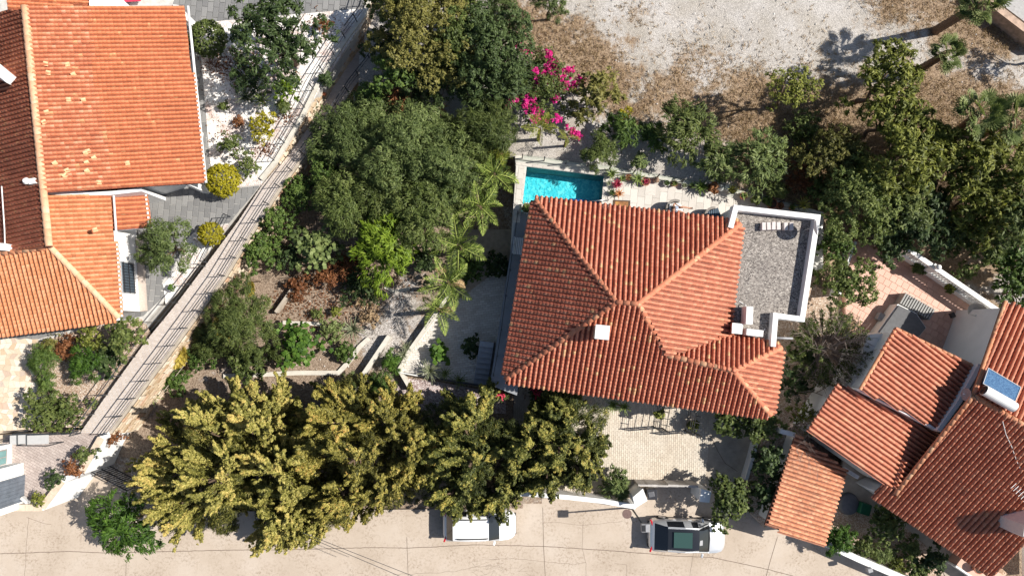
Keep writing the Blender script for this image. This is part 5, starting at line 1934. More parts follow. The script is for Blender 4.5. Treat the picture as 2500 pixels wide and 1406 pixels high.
def car(name, label, px0, px1, z, Lc, Wc, body, st, roofmat=None, sunroof=False, rails=None):
    """px0: photo position of the tail, px1: of the nose; st: stations (x, half width, belt z, roof half width, roof z)"""
    a, b = P(*px0, .8), P(*px1, .8)
    d = b - a
    ang = math.atan2(d.y, d.x)
    c = (a + b) / 2
    root = thing(name, label, 'car', (c.x, c.y, 0), 'cars parked on the street', ang)
    bm = bmesh.new()
    rows = []
    for x, w, zb, wr, zr in st:
        x -= Lc / 2
        prof = [(w * .86, .24), (w * .99, .36), (w, zb * .62), (w * .985, zb - .06), (w * .955, zb), (wr + (w * .955 - wr) * .12, zb + (zr - zb) * .88), (wr * .92, zr), (wr * .5, zr + .018), (0, zr + .024)]
        pts = [(x, y, zz) for y, zz in prof] + [(x, -y, zz) for y, zz in prof[-2::-1]]
        rows.append([bm.verts.new(p) for p in pts])
    m = len(rows[0])
    groups = {}
    for i in range(len(rows) - 1):
        zA, zB = st[i][4] - st[i][2], st[i + 1][4] - st[i + 1][2]
        for j in range(m - 1):
            f = bm.faces.new((rows[i][j], rows[i + 1][j], rows[i + 1][j + 1], rows[i][j + 1]))
            jj = j if j < m // 2 else m - 2 - j
            cab = min(zA, zB) > .25
            slope_ = (min(zA, zB) <= .25) and max(zA, zB) > .25
            g = 'body'
            if jj == 4:
                g = 'side_window' if cab and zA > .3 and zB > .3 else 'body'
                if cab and (i in BP):
                    g = 'pillar'
            if slope_ and jj >= 5:
                g = 'rear_window' if i < len(rows) / 2 else 'windscreen'
            if slope_ and jj == 4:
                g = 'body'
            if cab and jj >= 6 and roofmat is not None:
                g = 'roof_glass'
            if g == 'side_window':
                g = ('side_window', j < m // 2, i > BP[0])
            groups.setdefault(g, []).append(f)
    for r_ in (rows[0], rows[-1]):
        groups['body'].append(bm.faces.new(r_ if r_ is rows[-1] else r_[::-1]))
    bm.normal_update()
    bmesh.ops.recalc_face_normals(bm, faces=bm.faces)
    mats = {'body': body, 'pillar': body, 'side_window': CGLASS, 'rear_window': CGLASS, 'windscreen': CGLASS, 'roof_glass': roofmat}
    pil = groups.pop('pillar', [])
    groups['body'] += pil
    for g, fs in groups.items():
        g = g[0] if isinstance(g, tuple) else g
        vi, V, Fs = {}, [], []
        for f in fs:
            q = []
            for v_ in f.verts:
                if v_ not in vi:
                    vi[v_] = len(V)
                    V.append(tuple(v_.co))
                q.append(vi[v_])
            Fs.append(q)
        mb = MB()
        mb.add(V, Fs)
        o = mb.build(g, mats[g], root, smooth=True)
        me = o.data
        e = o.modifiers.new('edges', 'EDGE_SPLIT')
        e.split_angle = math.radians(38)
    bm.free()
    # wheels, lamps, mirrors
    for sx in (-Lc / 2 + .84, Lc / 2 - .92):
        for sy in (-1, 1):
            y = sy * (Wc / 2 - .10)
            w = MB().tube((sx, y - .11, .33), (sx, y + .11, .33), .335, n=20).build('wheel', TYRE, root)
            MB().tube((sx, y + sy * .105, .33), (sx, y + sy * .125, .33), .22, n=16).build('rim', RIM, w)
            ar = MB()
            for k in range(9):
                t0_, t1_ = math.pi * k / 9, math.pi * (k + 1) / 9
                ar.add([(sx + .40 * math.cos(t), y + sy * (.085 if q else .115), .33 + .40 * math.sin(t)) for t in (t0_, t1_) for q in (0, 1)], [(0, 1, 3, 2)])
            ar.build('wheel_arch', CTRIM, root)
    for sy in (-1, 1):
        x = mirror_x - Lc / 2
        MB().box((x, sy * (Wc / 2 + .07), 1.03), (.13, .22, .15), sy * .25).build('mirror', body, root, bevel=.03)
        MB().box((Lc / 2 - .30, sy * (Wc / 2 - .30), .72), (.36, .22, .10), -sy * .5).build('headlight', CLEARL, root, bevel=.03)
        MB().box((-Lc / 2 + .14, sy * (Wc / 2 - .20), .92), (.10, .42, .11), sy * .38).build('tail_light', REDL, root, bevel=.02)
        for k in (1.45, 2.35):
            MB().box((k - Lc / 2, sy * (Wc / 2 - .005), .82), (.2, .05, .035)).build('door_handle', body, root)
    MB().box((-Lc / 2 + .05, 0, .45), (.14, Wc * .82, .2)).build('bumper', CTRIM, root, bevel=.04)
    MB().box((Lc / 2 - .06, 0, .42), (.16, Wc * .70, .2)).build('bumper', CTRIM, root, bevel=.04)
    MB().box((-Lc / 2 - .005, 0, .62), (.02, .5, .11)).build('number_plate', PLASTICW, root)
    return root


BP = (5,)
mirror_x = 3.02
suv_st = [(0.0, .50, .78, .42, .80), (.05, .68, .86, .58, .88), (.14, .81, .94, .70, .96), (.28, .875, 1.0, .74, 1.03), (.95, .905, 1.02, .63, 1.50), (1.9, .915, 1.0, .655, 1.60), (2.35, .915, .99, .65, 1.585),
          (2.72, .91, .985, .62, 1.52), (3.42, .90, .98, .74, 1.03), (3.90, .865, .93, .68, .97), (4.15, .79, .88, .60, .91), (4.32, .66, .80, .50, .82), (4.42, .46, .70, .34, .72)]
SILVER = paint('silver_paint', (.66, .67, .68), .55, .3)
ROOFG = paint('black_roof_glass', (.018, .02, .024), 0, .08)
suv = car('silver_car', 'silver car with black panoramic glass roof parked beside the lamp post', (1583, 1305), (1772, 1312), 0, 4.42, 1.83, SILVER, suv_st, roofmat=ROOFG)
o = MB().box((1.78 - 2.21, 0, 1.627), (1.05, .86, .012), 0).build('sunroof_blind', paint('green_grey_glass', (.035, .075, .065), 0, .1), suv)
for sy in (-1, 1):
    MB().path([(.95 - 2.21, sy * .66, 1.50), (1.9 - 2.21, sy * .675, 1.60), (2.72 - 2.21, sy * .645, 1.525), (3.40 - 2.21, sy * .79, 1.04)], .035, n=6).build('roof_bar', SILVER, suv)
MB().path([(3.40 - 2.21, -.7, 1.06), (3.44 - 2.21, 0, 1.07), (3.40 - 2.21, .7, 1.06)], .03, n=5).build('wiper', CTRIM, suv)
MB().prism([(2.75 - 2.21, -.30, 1.52), (2.95 - 2.21, -.30, 1.40), (2.95 - 2.21, -.02, 1.40), (2.75 - 2.21, -.02, 1.52)], 1.36).build('sun_visor', PLASTICG, suv)
BP = (5,)
mirror_x = 2.95
wag_st = [(0.0, .48, .78, .40, .80), (.05, .66, .86, .56, .88), (.13, .78, .93, .66, .95), (.22, .84, .97, .70, 1.0), (.62, .86, .99, .66, 1.50), (1.4, .87, .98, .68, 1.60), (2.1, .87, .97, .68, 1.60),
          (2.66, .87, .96, .65, 1.53), (3.25, .86, .95, .70, 1.0), (3.74, .82, .90, .64, .93), (3.96, .74, .84, .56, .87), (4.12, .61, .77, .46, .79), (4.2, .44, .68, .32, .70)]
WPAINT = paint('white_paint', (.78, .78, .78), 0, .3)
wag = car('white_car', 'white car with dark roof rails half hidden beneath the cypress branches', (1082, 1283), (1259, 1281), 0, 4.2, 1.74, WPAINT, wag_st)
for sy in (-1, 1):
    MB().path([(.85 - 2.1, sy * .54, 1.60), (1.0 - 2.1, sy * .54, 1.655), (2.5 - 2.1, sy * .53, 1.63), (2.62 - 2.1, sy * .53, 1.56)], .032, n=6).build('roof_rail', CTRIM, wag)

# ------------------------------------------------------------------ street furniture
lp0 = P(1541, 1238, 0)
lp = thing('street_lamp', 'square grey street lamp leaning over the street behind the silver car', 'street lamp', lp0)
MB().tube(lp0, lp0 + Vector((0, 0, 3.9)), .055, .045, n=10).build('pole', GREYIRON, lp, smooth=True)
MB().tube(lp0, lp0 + Vector((0, 0, .12)), .11, n=12).build('base_plate', GREYIRON, lp)
hd = lp0 + Vector((.05, -.05, 3.95))
MB().box(hd + Vector((.0, 0, .06)), (.44, .42, .22)).build('lamp_head', PLASTICG, lp, bevel=.02)
MB().box(hd + Vector((-.08, 0, .172)), (.24, .34, .03)).build('lamp_panel', DARKPL, lp)
MB().box(hd + Vector((.1, 0, .18)), (.2, .38, .02)).build('lamp_cap', PLASTICG, lp)

# gate piers, sliding gate, low wall
gpz = thing('gate_pier', 'white square gate pier at the end of the low street wall', 'gate pier', P(1545, 1205, 0), 'piers of the driveway gate')
q = [P(x, y, 2.0) for x, y in ((1546, 1213), (1568, 1194), (1578, 1220), (1552, 1236))]
MB().prism(q, 0).build('shaft', WHITE, gpz)
c = sum(q, Vector()) / 4
MB().prism([c + (p - c) * 1.12 + Vector((0, 0, .08)) for p in q], 1.98).build('cap', WHITE, gpz)
gp2 = thing('gate_pier', 'white gate pier half under the dark citrus tree', 'gate pier', P(1700, 1200, 0), 'piers of the driveway gate')
q = [P(x, y, 2.0) for x, y in ((1712, 1194), (1734, 1200), (1730, 1224), (1708, 1222))]
MB().prism(q, 0).build('shaft', WHITE, gp2)
c = sum(q, Vector()) / 4
MB().prism([c + (p - c) * 1.12 + Vector((0, 0, .08)) for p in q], 1.98).build('cap', WHITE, gp2)
lw = kerb('street_wall', 'low white street wall running out from under the golden cypresses', 'wall', [(1150, 1205), (1300, 1206), (1390, 1214), (1470, 1223), (1552, 1237)], 1.3, .26, WHITE, 0)
sg = thing('sliding_gate', 'weathered grey plank gate across the driveway entrance', 'gate', P(1630, 1186, 0))
for k in range(6):
    a, b = P(1558 + 24.5 * k, 1184 - (k > 2) * 1.5 + .8 * k, 1.5), P(1558 + 24.5 * (k + 1), 1184 + .8 * (k + 1) - (k > 2) * 1.5, 1.5)
    mb = MB()
    wall_strip(mb, [a, b], .10 + .03 * (k % 2), .1)
    mb.build('plank', mat_plain('grey_board', (.42, .39, .36), .8, var=.2, scale=4), sg)
bn = thing('litter_bin', 'black open litter bin beside the white gate pier', 'bin', P(1584, 1197, 0))
c = P(1584, 1197, 0)
MB().prism([c + Vector(v) for v in ((-.24, -.26, .95), (.24, -.26, .95), (.26, .26, .95), (-.26, .26, .95))], 0).build('body', DARKPL, bn, bevel=.03)
MB().box(c + Vector((0, 0, .98)), (.58, .60, .05)).build('lid', mat_plain('bin_lid', (.035, .035, .04), .3), bn, bevel=.02)
MB().box(c + Vector((-.05, .02, 1.02)), (.34, .3, .03), .2).build('bag', mat_plain('bin_bag', (.12, .12, .13), .25), bn, bevel=.02)
MB().tube(c + Vector((-.2, .33, .95)), c + Vector((.2, .33, .95)), .025, n=6).build('handle', DARKPL, bn)
# overhead cables at the street corner
for i, (a, b) in enumerate((((740, 1300), (1045, 1420)), ((770, 1318), (1010, 1420)))):
    o = MB().tube(P(*a, 5.5), P(*b, 5.2), .014, n=5).build('overhead_cable', GREYIRON, None)
    tag(o, 'thin overhead cable crossing the street, ' + ('the upper one' if i == 0 else 'the lower one'), 'cable', 'overhead cables at the street')
o = MB().path([P(392, 965, 1.2), P(470, 865, 1.4), P(520, 790, 1.6)], .02, n=5).build('garden_cable', CONC, None)
tag(o, 'pale thin cable stretched beside the golden reed plume and walkway', 'cable')

# metal pergola frames and small things by the house front
for i, (x, y) in enumerate(((1600, 1000), (1676, 1010))):
    z0 = .12
    fr = thing('iron_trellis', 'black iron ladder trellis under the eaves, ' + ('the one beside the cast lattice shadow' if i == 0 else 'the one beside the flower pots'), 'trellis', P(x, y, z0), 'iron trellises at the house front')
    a, b = P(x - 6, y + 40, z0), P(x + 5, y - 20, z0)
    c1, c2 = P(x + 16, y + 44, z0), P(x + 16, y - 18, z0)
    for p in (a, b, c1, c2):
        MB().box(p + Vector((0, 0, 1.0)), (.06, .06, 2.0)).build('post', IRON, fr)
    for k in range(5):
        s = k / 4
        p, q_ = a.lerp(b, s), c1.lerp(c2, s)
        MB().tube(p + Vector((0, 0, 1.98)), q_ + Vector((0, 0, 1.98)), .022, n=5).build('bar', IRON, fr)
        MB().tube(a.lerp(c1, s) + Vector((0, 0, 2.0)), a.lerp(c1, s) + Vector((0, 0, .1)), .015, n=4).build('bar', IRON, fr)
    for k in range(5):
        z = .3 + .4 * k
        MB().tube(a + Vector((0, 0, z)), c1 + Vector((0, 0, z)), .018, n=4).build('rung', IRON, fr)
        MB().tube(a + Vector((0, 0, z)), b + Vector((0, 0, z)), .018, n=4).build('rung', IRON, fr)
wb = thing('white_box', 'small white box on a metal frame peeking out beside the cypress', 'box', P(1445, 1052, .12))
p = P(1445, 1052, .12)
MB().box(p + Vector((0, 0, .5)), (.5, .36, .3)).build('box', PLASTICW, wb, bevel=.02)
for s in (-1, 1):
    for t in (-1, 1):
        MB().tube(p + Vector((s * .28, t * .2, 0)), p + Vector((s * .28, t * .2, .75)), .02, n=5).build('leg', IRON, wb)
o = MB().prism([P(x, y, 1.1) for x, y in ((1196, 940), (1206, 941), (1203, 949))], .4).build('corner_post', WHITE, None)
tag(o, 'small white triangular post at the planter corner below the stair', 'post')
wr_ = thing('life_ring', 'black and white round hose reel on the pavers by the white edge', 'hose reel', P(1244, 983, .12))
mb = MB()
for rr0, mt in ((.27, DARKPL), (.19, PLASTICW)):
    MB().lathe(P(1244, 983, .15), [(rr0 - .06, 0), (rr0 - .06, .12), (rr0, .12), (rr0, 0)], 18).build('ring', mt, wr_)

# grey dome tub in the shaded court, pot on the ledge
o = MB().lathe((0, 0, 0), [(.0, .32), (.45, .31), (.58, .26), (.62, .12), (.62, 0)], 24).build('covered_tub', mat_plain('dark_grey_lid', (.10, .105, .12), .6, var=.15), None, smooth=True)
p = P(2069, 1228, .29)
o.location = p
o.scale = (.95, 1.05, 1)
o.rotation_euler = (0, 0, -.4)
tag(o, 'round grey covered tub in the shade between lean-to and salmon roof', 'tub')
o = MB().box(P(2108, 1240, .6), (.6, .65, .6), -.3).build('green_crate', mat_plain('green_plastic', (.01, .10, .045), .5), None, bevel=.04)
tag(o, 'dark green crate in the shade beside the round covered tub', 'crate')

# ------------------------------------------------------------------ things on the terrace
dm = thing('door_mat', 'brown patterned door mat at the tiled eave on the terrace', 'mat', P(1518, 503, TZ + .03))
q = [P(x, y, TZ + .05) for x, y in ((1497, 488), (1539, 490), (1538, 518), (1495, 516))]
MB().prism(q, TZ + .028).build('border', mat_plain('dark_mat', (.09, .055, .035), .95, var=.3, scale=20), dm)
c = sum(q, Vector()) / 4
m, nt, b = _nodes('woven_mat')
nz = noise(nt, 3.5, 3, wpos(nt))
r = ramp(nt, [(.35, (.22, .10, .04)), (.55, (.36, .17, .06)), (.7, (.45, .24, .07))])
nt.links.new(nz.outputs[0], r.inputs[0])
nt.links.new(r.outputs[0], b.inputs['Base Color'])
b.inputs['Roughness'].default_value = .95
MB().prism([c + (p - c) * .76 + Vector((0, 0, .008)) for p in q], TZ + .04).build('field', m, dm)


def rosette(lf, c, n, L, W, seed, up=(.15, 1.1), tint=(.3, .7), droop=.5, flat=1.0):
    """radiating strap leaves from c: several kites in a row along an arching spine"""
    r = np.random.default_rng(seed)
    for i in range(n):
        az = i * 2.399 + r.uniform(-.25, .25)
        el = up[0] + (up[1] - up[0]) * (i / n) + r.uniform(-.1, .1)
        l = L * r.uniform(.75, 1.05) * (1 - .25 * i / n)
        d = np.array([math.cos(az), math.sin(az), 0])
        p = np.array(c, dtype=float)
        k = 4
        t = r.uniform(*tint)
        C, N, D, Ls, Ws, T = [], [], [], [], [], []
        for s in range(k):
            e = el - droop * (s / k) ** 1.5
            step = d * math.cos(e) * flat + np.array([0, 0, math.sin(e)])
            q = p + step * l / k
            C.append((p + q) / 2)
            D.append(step)
            N.append(np.array([-math.sin(e) * d[0], -math.sin(e) * d[1], math.cos(e)]))
            Ls.append(l / k * 1.45)
            Ws.append(W * (1.0, 1.05, .85, .5)[s])
            T.append(min(1, t + .12 * s))
            p = q
        lf.add(np.array(C), unit(np.array(N)), unit(np.array(D)), np.array(Ls), np.array(Ws), np.array(T))


def pot_plant(label, px, py, pr, potmat, mat, n, L, W, up, seed, ph=.32, z=None, bushy=0, droop=.5):
    z = TZ + .03 if z is None else z
    c = P(px, py, z + ph)
    c.z = z
    root = thing('potted_plant', label, 'potted plant', c, 'potted plants along the terrace wall')
    MB().lathe(c, [(pr * .72, 0), (pr * .95, ph * .85), (pr * 1.06, ph * .86), (pr * 1.06, ph), (pr * .92, ph), (pr * .9, ph * .9)], 16).build('pot', potmat, root, smooth=False)
    MB().disc(c + Vector((0, 0, ph * .92)), pr * .93, 14).build('soil', SOIL, root)
    if n or bushy:
        lf = Leafy(seed)
        if n:
            rosette(lf, (c.x, c.y, z + ph * .9), n, L, W, seed, up, droop=droop)
        if bushy:
            crown(lf, (c.x, c.y, z + ph + bushy * .55), bushy, bushy * .7, 'broad', lobes=3)
        lf.build('foliage', mat, root)
    return root


L_ = LF
pots = [
    ('tall spiky green plant in a pale pot at the pool corner', 1493, 425, .20, POTW, 'yucca', 34, .55, .07, (.3, 1.3), .3, 0),
    ('small bright spiky plant in a dark pot next to the tall spiky one', 1519, 436, .14, DARKPL, 'yucca', 22, .36, .05, (.2, 1.2), .25, 0),
    ('dusky low succulent in a brown pot behind the small spiky plant', 1535, 433, .17, TERRA, 'rust', 24, .22, .06, (.2, 1.2), .25, 0),
    ('broad green agave in a pot between clay pots on the terrace', 1557, 437, .18, DARKPL, 'yucca', 26, .55, .10, (.1, 1.1), .3, 0),
    ('red-leaved plant in a wide terracotta pot by the pale slab', 1577, 443, .24, TERRA, 'redleaf', 22, .22, .09, (.3, 1.3), .3, 0),
    ('crimson rosette plant standing forward near the pool edge', 1507, 450, .15, DARKPL, 'redleaf', 40, .38, .09, (.1, 1.4), .25, 0),
    ('tan succulent in a small pot beside the crimson rosette', 1486, 448, .13, POTW, 'agave', 22, .22, .06, (.3, 1.2), .22, 0),
    ('orange-leaved bromeliad standing forward above the door mat', 1511, 473, .13, DARKPL, 'orangeleaf', 20, .38, .08, (.1, 1.2), .22, 0),
    ('dark green cactus plant in a dark pot above the orange bromeliad', 1494, 470, .13, DARKPL, 'deep', 18, .36, .07, (.2, 1.2), .25, 0),
    ('white bowl pot with dark anthurium and one red bloom', 1628, 447, .18, POTW, 'deep', 12, .26, .11, (.3, 1.2), .24, 0),
    ('dusky green plant in a clay pot next to the white bowl', 1647, 448, .16, TERRA, 'mid', 26, .28, .08, (.2, 1.3), .3, 0),
    ('grey-green round cactus in a pale pot along the wall', 1671, 453, .17, POTW, 'agave', 44, .20, .06, (.2, 1.5), .25, 0),
    ('thin dark strappy plant in a dark pot along the wall', 1689, 453, .14, DARKPL, 'deep', 20, .36, .05, (.5, 1.3), .3, 0),
    ('large dark green agave with arching leaves in a pot', 1712, 457, .20, DARKPL, 'green', 30, .62, .11, (.15, 1.2), .35, 0),
    ('rusty red and green bush in a terracotta pot', 1738, 458, .22, TERRA, 'rust', 20, .3, .08, (.3, 1.3), .3, .30),
    ('golden spiky plant in a large white pot', 1789, 463, .26, POTW, 'yuccay', 40, .42, .06, (.2, 1.4), .4, 0),
    ('green-leaved plant in a terracotta pot by the white parapet', 1816, 478, .20, TERRA, 'yucca', 14, .32, .09, (.3, 1.2), .3, 0),
    ('reddish bush in a clay pot north of the parapet', 1843, 487, .18, TERRA, 'mid', 14, .3, .08, (.3, 1.2), .3, .24),
    ('soft green bush in a pot north of the parapet', 1870, 490, .16, DARKPL, 'green', 12, .3, .08, (.3, 1.2), .3, .24),
    ('wide bare terracotta pot with dry twigs north of the parapet', 1886, 497, .28, TERRA, 'rust', 6, .16, .03, (.6, 1.4), .35, 0),
    ('reddish clay pot with dusky leaves next to the bare pot', 1906, 502, .19, TERRA, 'rust', 16, .24, .08, (.3, 1.2), .3, 0),
    ('short spiky plant with yellow-green leaves at the terrace end', 1935, 506, .16, TERRA, 'yucca', 30, .38, .05, (.2, 1.4), .3, 0),
]
for i, (lab, x, y, pr_, pm, mt, n, L, W, up, ph, bushy) in enumerate(pots):
    pot_plant(lab, x, y, pr_, pm, L_[mt], n, L, W, up, 300 + i, ph, bushy=bushy)
pot_plant('spiky green plant in a pale pot tucked under the roof corner at the pool', 1286, 508, .3, POTW, L_['yucca'], 26, .6, .06, (.1, 1.2), 390, .4)
# white duck ornament pair and rounded vases
for i, (x, y, lab) in enumerate(((1600, 441, 'bronze round vase with a pale neck near the pale slab'), (1757, 461, 'small white bird-shaped vase beside the terracotta bush pot'), (1774, 460, 'white jug ornament between bush pot and golden plant'))):
    o = MB().lathe(P(x, y, TZ + .03), [(.08, 0), (.17, .1), (.19, .2), (.13, .33), (.06, .4), (.08, .46), (.04, .47)], 14).build('garden_vase', mat_plain('bronze_glaze', (.30, .19, .13), .3) if i == 0 else PLASTICW, None, smooth=True)
    tag(o, lab, 'vase')


# round armchairs of woven rattan
RATTAN = mat_plain('grey_rattan', (.20, .18, .16), .8, var=.3, scale=30, bump=.5)
CUSH = mat_plain('white_cushion', (.74, .73, .71), .9, var=.04)


def tub_chair(name, label, c, face, cush):
    root = thing(name, label, 'armchair', c, 'round armchairs on the terrace', face)
    mb = MB()
    n = 26
    ro, ri = .56, .44
    vs, fs = [], []
    for k in range(n + 1):
        a = math.radians(62 + (360 - 124) * k / n)
        hgt = .78 - .22 * abs(k / n - .5) ** 1.5 * 2.4
        co, si = math.cos(a), math.sin(a)
        vs += [(ro * .92 * co, ro * .92 * si, 0), (ro * co, ro * si, hgt * .7), (ro * 1.02 * co, ro * 1.02 * si, hgt), (ri * co, ri * si, hgt), (ri * co, ri * si, .2), (ri * co, ri * si, 0)]
    for k in range(n):
        for j in range(6):
            fs.append((k * 6 + j, k * 6 + (j + 1) % 6, (k + 1) * 6 + (j + 1) % 6, (k + 1) * 6 + j))
    fs += [tuple(range(5, -1, -1)), tuple(n * 6 + j for j in range(6))]
    mb.add(vs, fs)
    mb.build('shell', RATTAN, root, smooth=False)
    MB().lathe((.03, 0, .08), [(.43, 0), (.44, .2), (.40, .24), (0, .24)], 24).build('base', RATTAN, root)
    MB().lathe((.04, 0, .30), [(.40, 0), (.44, .06), (.42, .13), (.30, .16), (0, .165)], 24).build('seat_cushion', cush, root, smooth=True)
    MB().box((-.30, 0, .66), (.14, .56, .42), 0, ry=-.25).build('back_cushion', cush, root, bevel=.06)
    return root


ac = P(1647, 513, TZ + .4)
ac.z = TZ + .035
tub_chair('round_armchair', 'round grey rattan armchair with white cushions, a person sitting in it', ac, 0.0, CUSH)
m, nt, b = _nodes('plaid_cloth')
wv = nt.nodes.new('ShaderNodeTexWave')
wv.inputs['Scale'].default_value = 3.2
nt.links.new(wpos(nt), wv.inputs['Vector'])
r = ramp(nt, [(.3, (.012, .02, .03)), (.6, (.05, .09, .13)), (.9, (.15, .20, .26))])
nt.links.new(wv.outputs[0], r.inputs[0])
nt.links.new(r.outputs[0], b.inputs['Base Color'])
b.inputs['Roughness'].default_value = .95
PLAID = m
ac2 = P(1740, 531, TZ + .4)
ac2.z = TZ + .035
tub_chair('round_armchair', 'round dark armchair draped with a blue plaid throw by the white wall', ac2, 0.3, PLAID)
lf = MB()
thr = MB().box(ac2 + Vector((-.02, .08, .66)), (.7, .62, .05), .35, ry=-.15).build('plaid_throw', PLAID, None, bevel=.02)
tag(thr, 'folded blue plaid throw lying over the dark armchair', 'throw')
# ------------------------------------------------------------------ person in the armchair
SKIN = mat_plain('tanned_skin', (.42, .215, .135), .6, var=.05)
HAIR = mat_plain('brown_hair', (.075, .04, .025), .7, var=.4, scale=40)
SHIRT = mat_plain('navy_vest', (.035, .05, .085), .85, var=.15)
SHORTS = mat_plain('pale_blue_shorts', (.36, .45, .58), .85, var=.1)


def skin_mesh(name, pts, edges, radii, mat, parent, sub=2, root=0):
    me = bpy.data.meshes.new(name)
    me.from_pydata(pts, edges, [])
    me.materials.append(mat)
    o = link(name, me, None, parent)
    o.modifiers.new('skin', 'SKIN')
    sv = me.skin_vertices[0].data if me.skin_vertices else None
    if sv is None:
        bm = bmesh.new()
        bm.from_mesh(me)
        bm.verts.layers.skin.verify()
        bm.to_mesh(me)
        bm.free()
        sv = me.skin_vertices[0].data
    for i, r_ in enumerate(radii):
        sv[i].radius = r_ if isinstance(r_, tuple) else (r_, r_)
        sv[i].use_root = (i == root)
    s = o.modifiers.new('smooth', 'SUBSURF')
    s.levels = s.render_levels = sub
    return o


pe = thing('person', 'person in navy top and pale shorts reclining with outstretched legs in the armchair', 'person', ac + Vector((0, 0, .46)), None, 0.0)
# local frame: x towards the feet, seat at z = 0
J = [(-.02, 0, .10), (-.10, 0, .24), (-.18, 0, .42), (-.22, 0, .53), (-.235, .0, .60),      # pelvis, waist, chest, neck base, neck
     (-.03, .10, .09), (.40, .13, .16), (.80, .10, -.02), (.83, .10, -.06),                 # right-side leg: hip, knee, ankle, heel
     (-.03, -.10, .09), (.34, -.16, .22), (.47, -.20, -.16), (.49, -.20, -.22),               # other leg, bent
     (-.20, .17, .47), (-.08, .30, .30), (.06, .16, .42),                                    # arm raised to hold the phone
     (-.20, -.17, .47), (-.14, -.31, .27), (.04, -.20, .22),                                 # other arm
     (.95, .10, -.04), (.62, -.20, -.24)]                                                    # toes
E = [(0, 1), (1, 2), (2, 3), (3, 4), (0, 5), (5, 6), (6, 7), (7, 8), (0, 9), (9, 10), (10, 11), (11, 12), (2, 13), (13, 14), (14, 15), (2, 16), (16, 17), (17, 18), (8, 19), (12, 20)]
RD = [(.14, .11), (.125, .10), (.15, .11), (.07, .07), .055, .095, .06, .042, .04, .095, .06, .042, .04, .06, .042, .03, .06, .042, .03, .028, .028]
skin_mesh('body', J, E, RD, SKIN, pe)
# head with face
hc = Vector((-.255, 0, .72))
hd_ = MB()
vs, fs = [], []
nu, nv = 16, 12
for j in range(nv + 1):
    th = math.pi * j / nv
    for i in range(nu):
        ph = 2 * math.pi * i / nu
        x, y, zz = math.sin(th) * math.cos(ph), math.sin(th) * math.sin(ph), math.cos(th)
        k = 1.0
        jaw = 1 - .22 * max(0, -zz)
        v3 = Vector((x * .098 * jaw, y * .078 * jaw, zz * .118))
        if x > .8 and abs(zz) < .35:
            v3.x += .022 * max(0, 1 - abs(y) * 4) * (1 - abs(zz + .1) * 1.5)
        if x > .6 and .02 < zz < .3 and .2 < abs(y) < .5:
            v3.x -= .008
        vs.append(hc + v3)
for j in range(nv):
    fs += [(j * nu + i, (j + 1) * nu + i, (j + 1) * nu + (i + 1) % nu, j * nu + (i + 1) % nu) for i in range(nu)]
hd_.add(vs, fs)
h_o = hd_.build('head', SKIN, pe, smooth=True)
for s in (-1, 1):
    MB().box(hc + Vector((.088, .032 * s, .012)), (.012, .022, .010)).build('eye', DARKPL, h_o)
    MB().lathe(hc + Vector((-.005, .079 * s, -.02)), [(.012, 0), (.018, .02), (.01, .045)], 8).build('ear', SKIN, h_o)
MB().box(hc + Vector((.088, 0, -.058)), (.012, .04, .010)).build('mouth', mat_plain('lips', (.32, .10, .08), .6), h_o)
hv = [hc + (Vector(v_) - hc) * 1.10 + Vector((-.012, 0, .012)) for v_ in vs]
hf = [f for f in fs if (sum((hv[i] for i in f), Vector()) / 4 - hc).z > .035 - .35 * max(0, -(sum((hv[i] for i in f), Vector()) / 4 - hc).x)]
MB().add(hv, hf).build('hair', HAIR, pe, smooth=True)
MB().lathe(hc + Vector((-.10, 0, .04)), [(0, -.03), (.04, -.01), (.045, .03), (0, .06)], 10).build('hair_bun', HAIR, pe, smooth=True)
skin_mesh('top', [J[1], J[2], (-.205, 0, .49), J[13], J[16]], [(0, 1), (1, 2), (1, 3), (1, 4)], [(.14, .115), (.163, .123), (.085, .08), .068, .068], SHIRT, pe)
skin_mesh('shorts', [J[0], (-.09, 0, .22), J[5], (.20, .12, .13), J[9], (.18, -.13, .155)], [(0, 1), (0, 2), (2, 3), (0, 4), (4, 5)], [(.155, .125), (.135, .11), .112, .088, .112, .088], SHORTS, pe)
for k, (w, d) in enumerate(((Vector(J[15]), Vector((.5, -.5, .4))), (Vector(J[18]), Vector((.8, .35, .1))))):
    d.normalize()
    side = d.cross(Vector((0, 0, 1))).normalized()
    pts, eds, rad = [tuple(w - d * .01), tuple(w + d * .05), tuple(w + d * .085)], [(0, 1), (1, 2)], [(.028, .02), (.036, .02), (.034, .017)]
    for f in range(4):
        o_ = (f - 1.5) * .019
        b0_ = len(pts)
        ln_ = (.06, .07, .066, .052)[f]
        pts += [tuple(w + d * .095 + side * o_), tuple(w + d * (.095 + ln_ * .5) + side * o_ * 1.1 + Vector((0, 0, .004))), tuple(w + d * (.095 + ln_) + side * o_ * 1.1 - Vector((0, 0, .018)))]
        eds += [(2, b0_), (b0_, b0_ + 1), (b0_ + 1, b0_ + 2)]
        rad += [.0095, .0085, .0075]
    b0_ = len(pts)
    pts += [tuple(w + d * .045 + side * .04), tuple(w + d * .08 + side * .055)]
    eds += [(1, b0_), (b0_, b0_ + 1)]
    rad += [.011, .009]
    skin_mesh('hand', pts, eds, rad, SKIN, pe, 1)
ph_ = MB().box(ac + Vector((0, 0, .46)) + Vector((.14, .06, .47)), (.075, .15, .01), .6, ry=-.5).build('phone', DARKPL, None)
tag(ph_, 'dark phone held in the hand of the person in the armchair', 'phone')
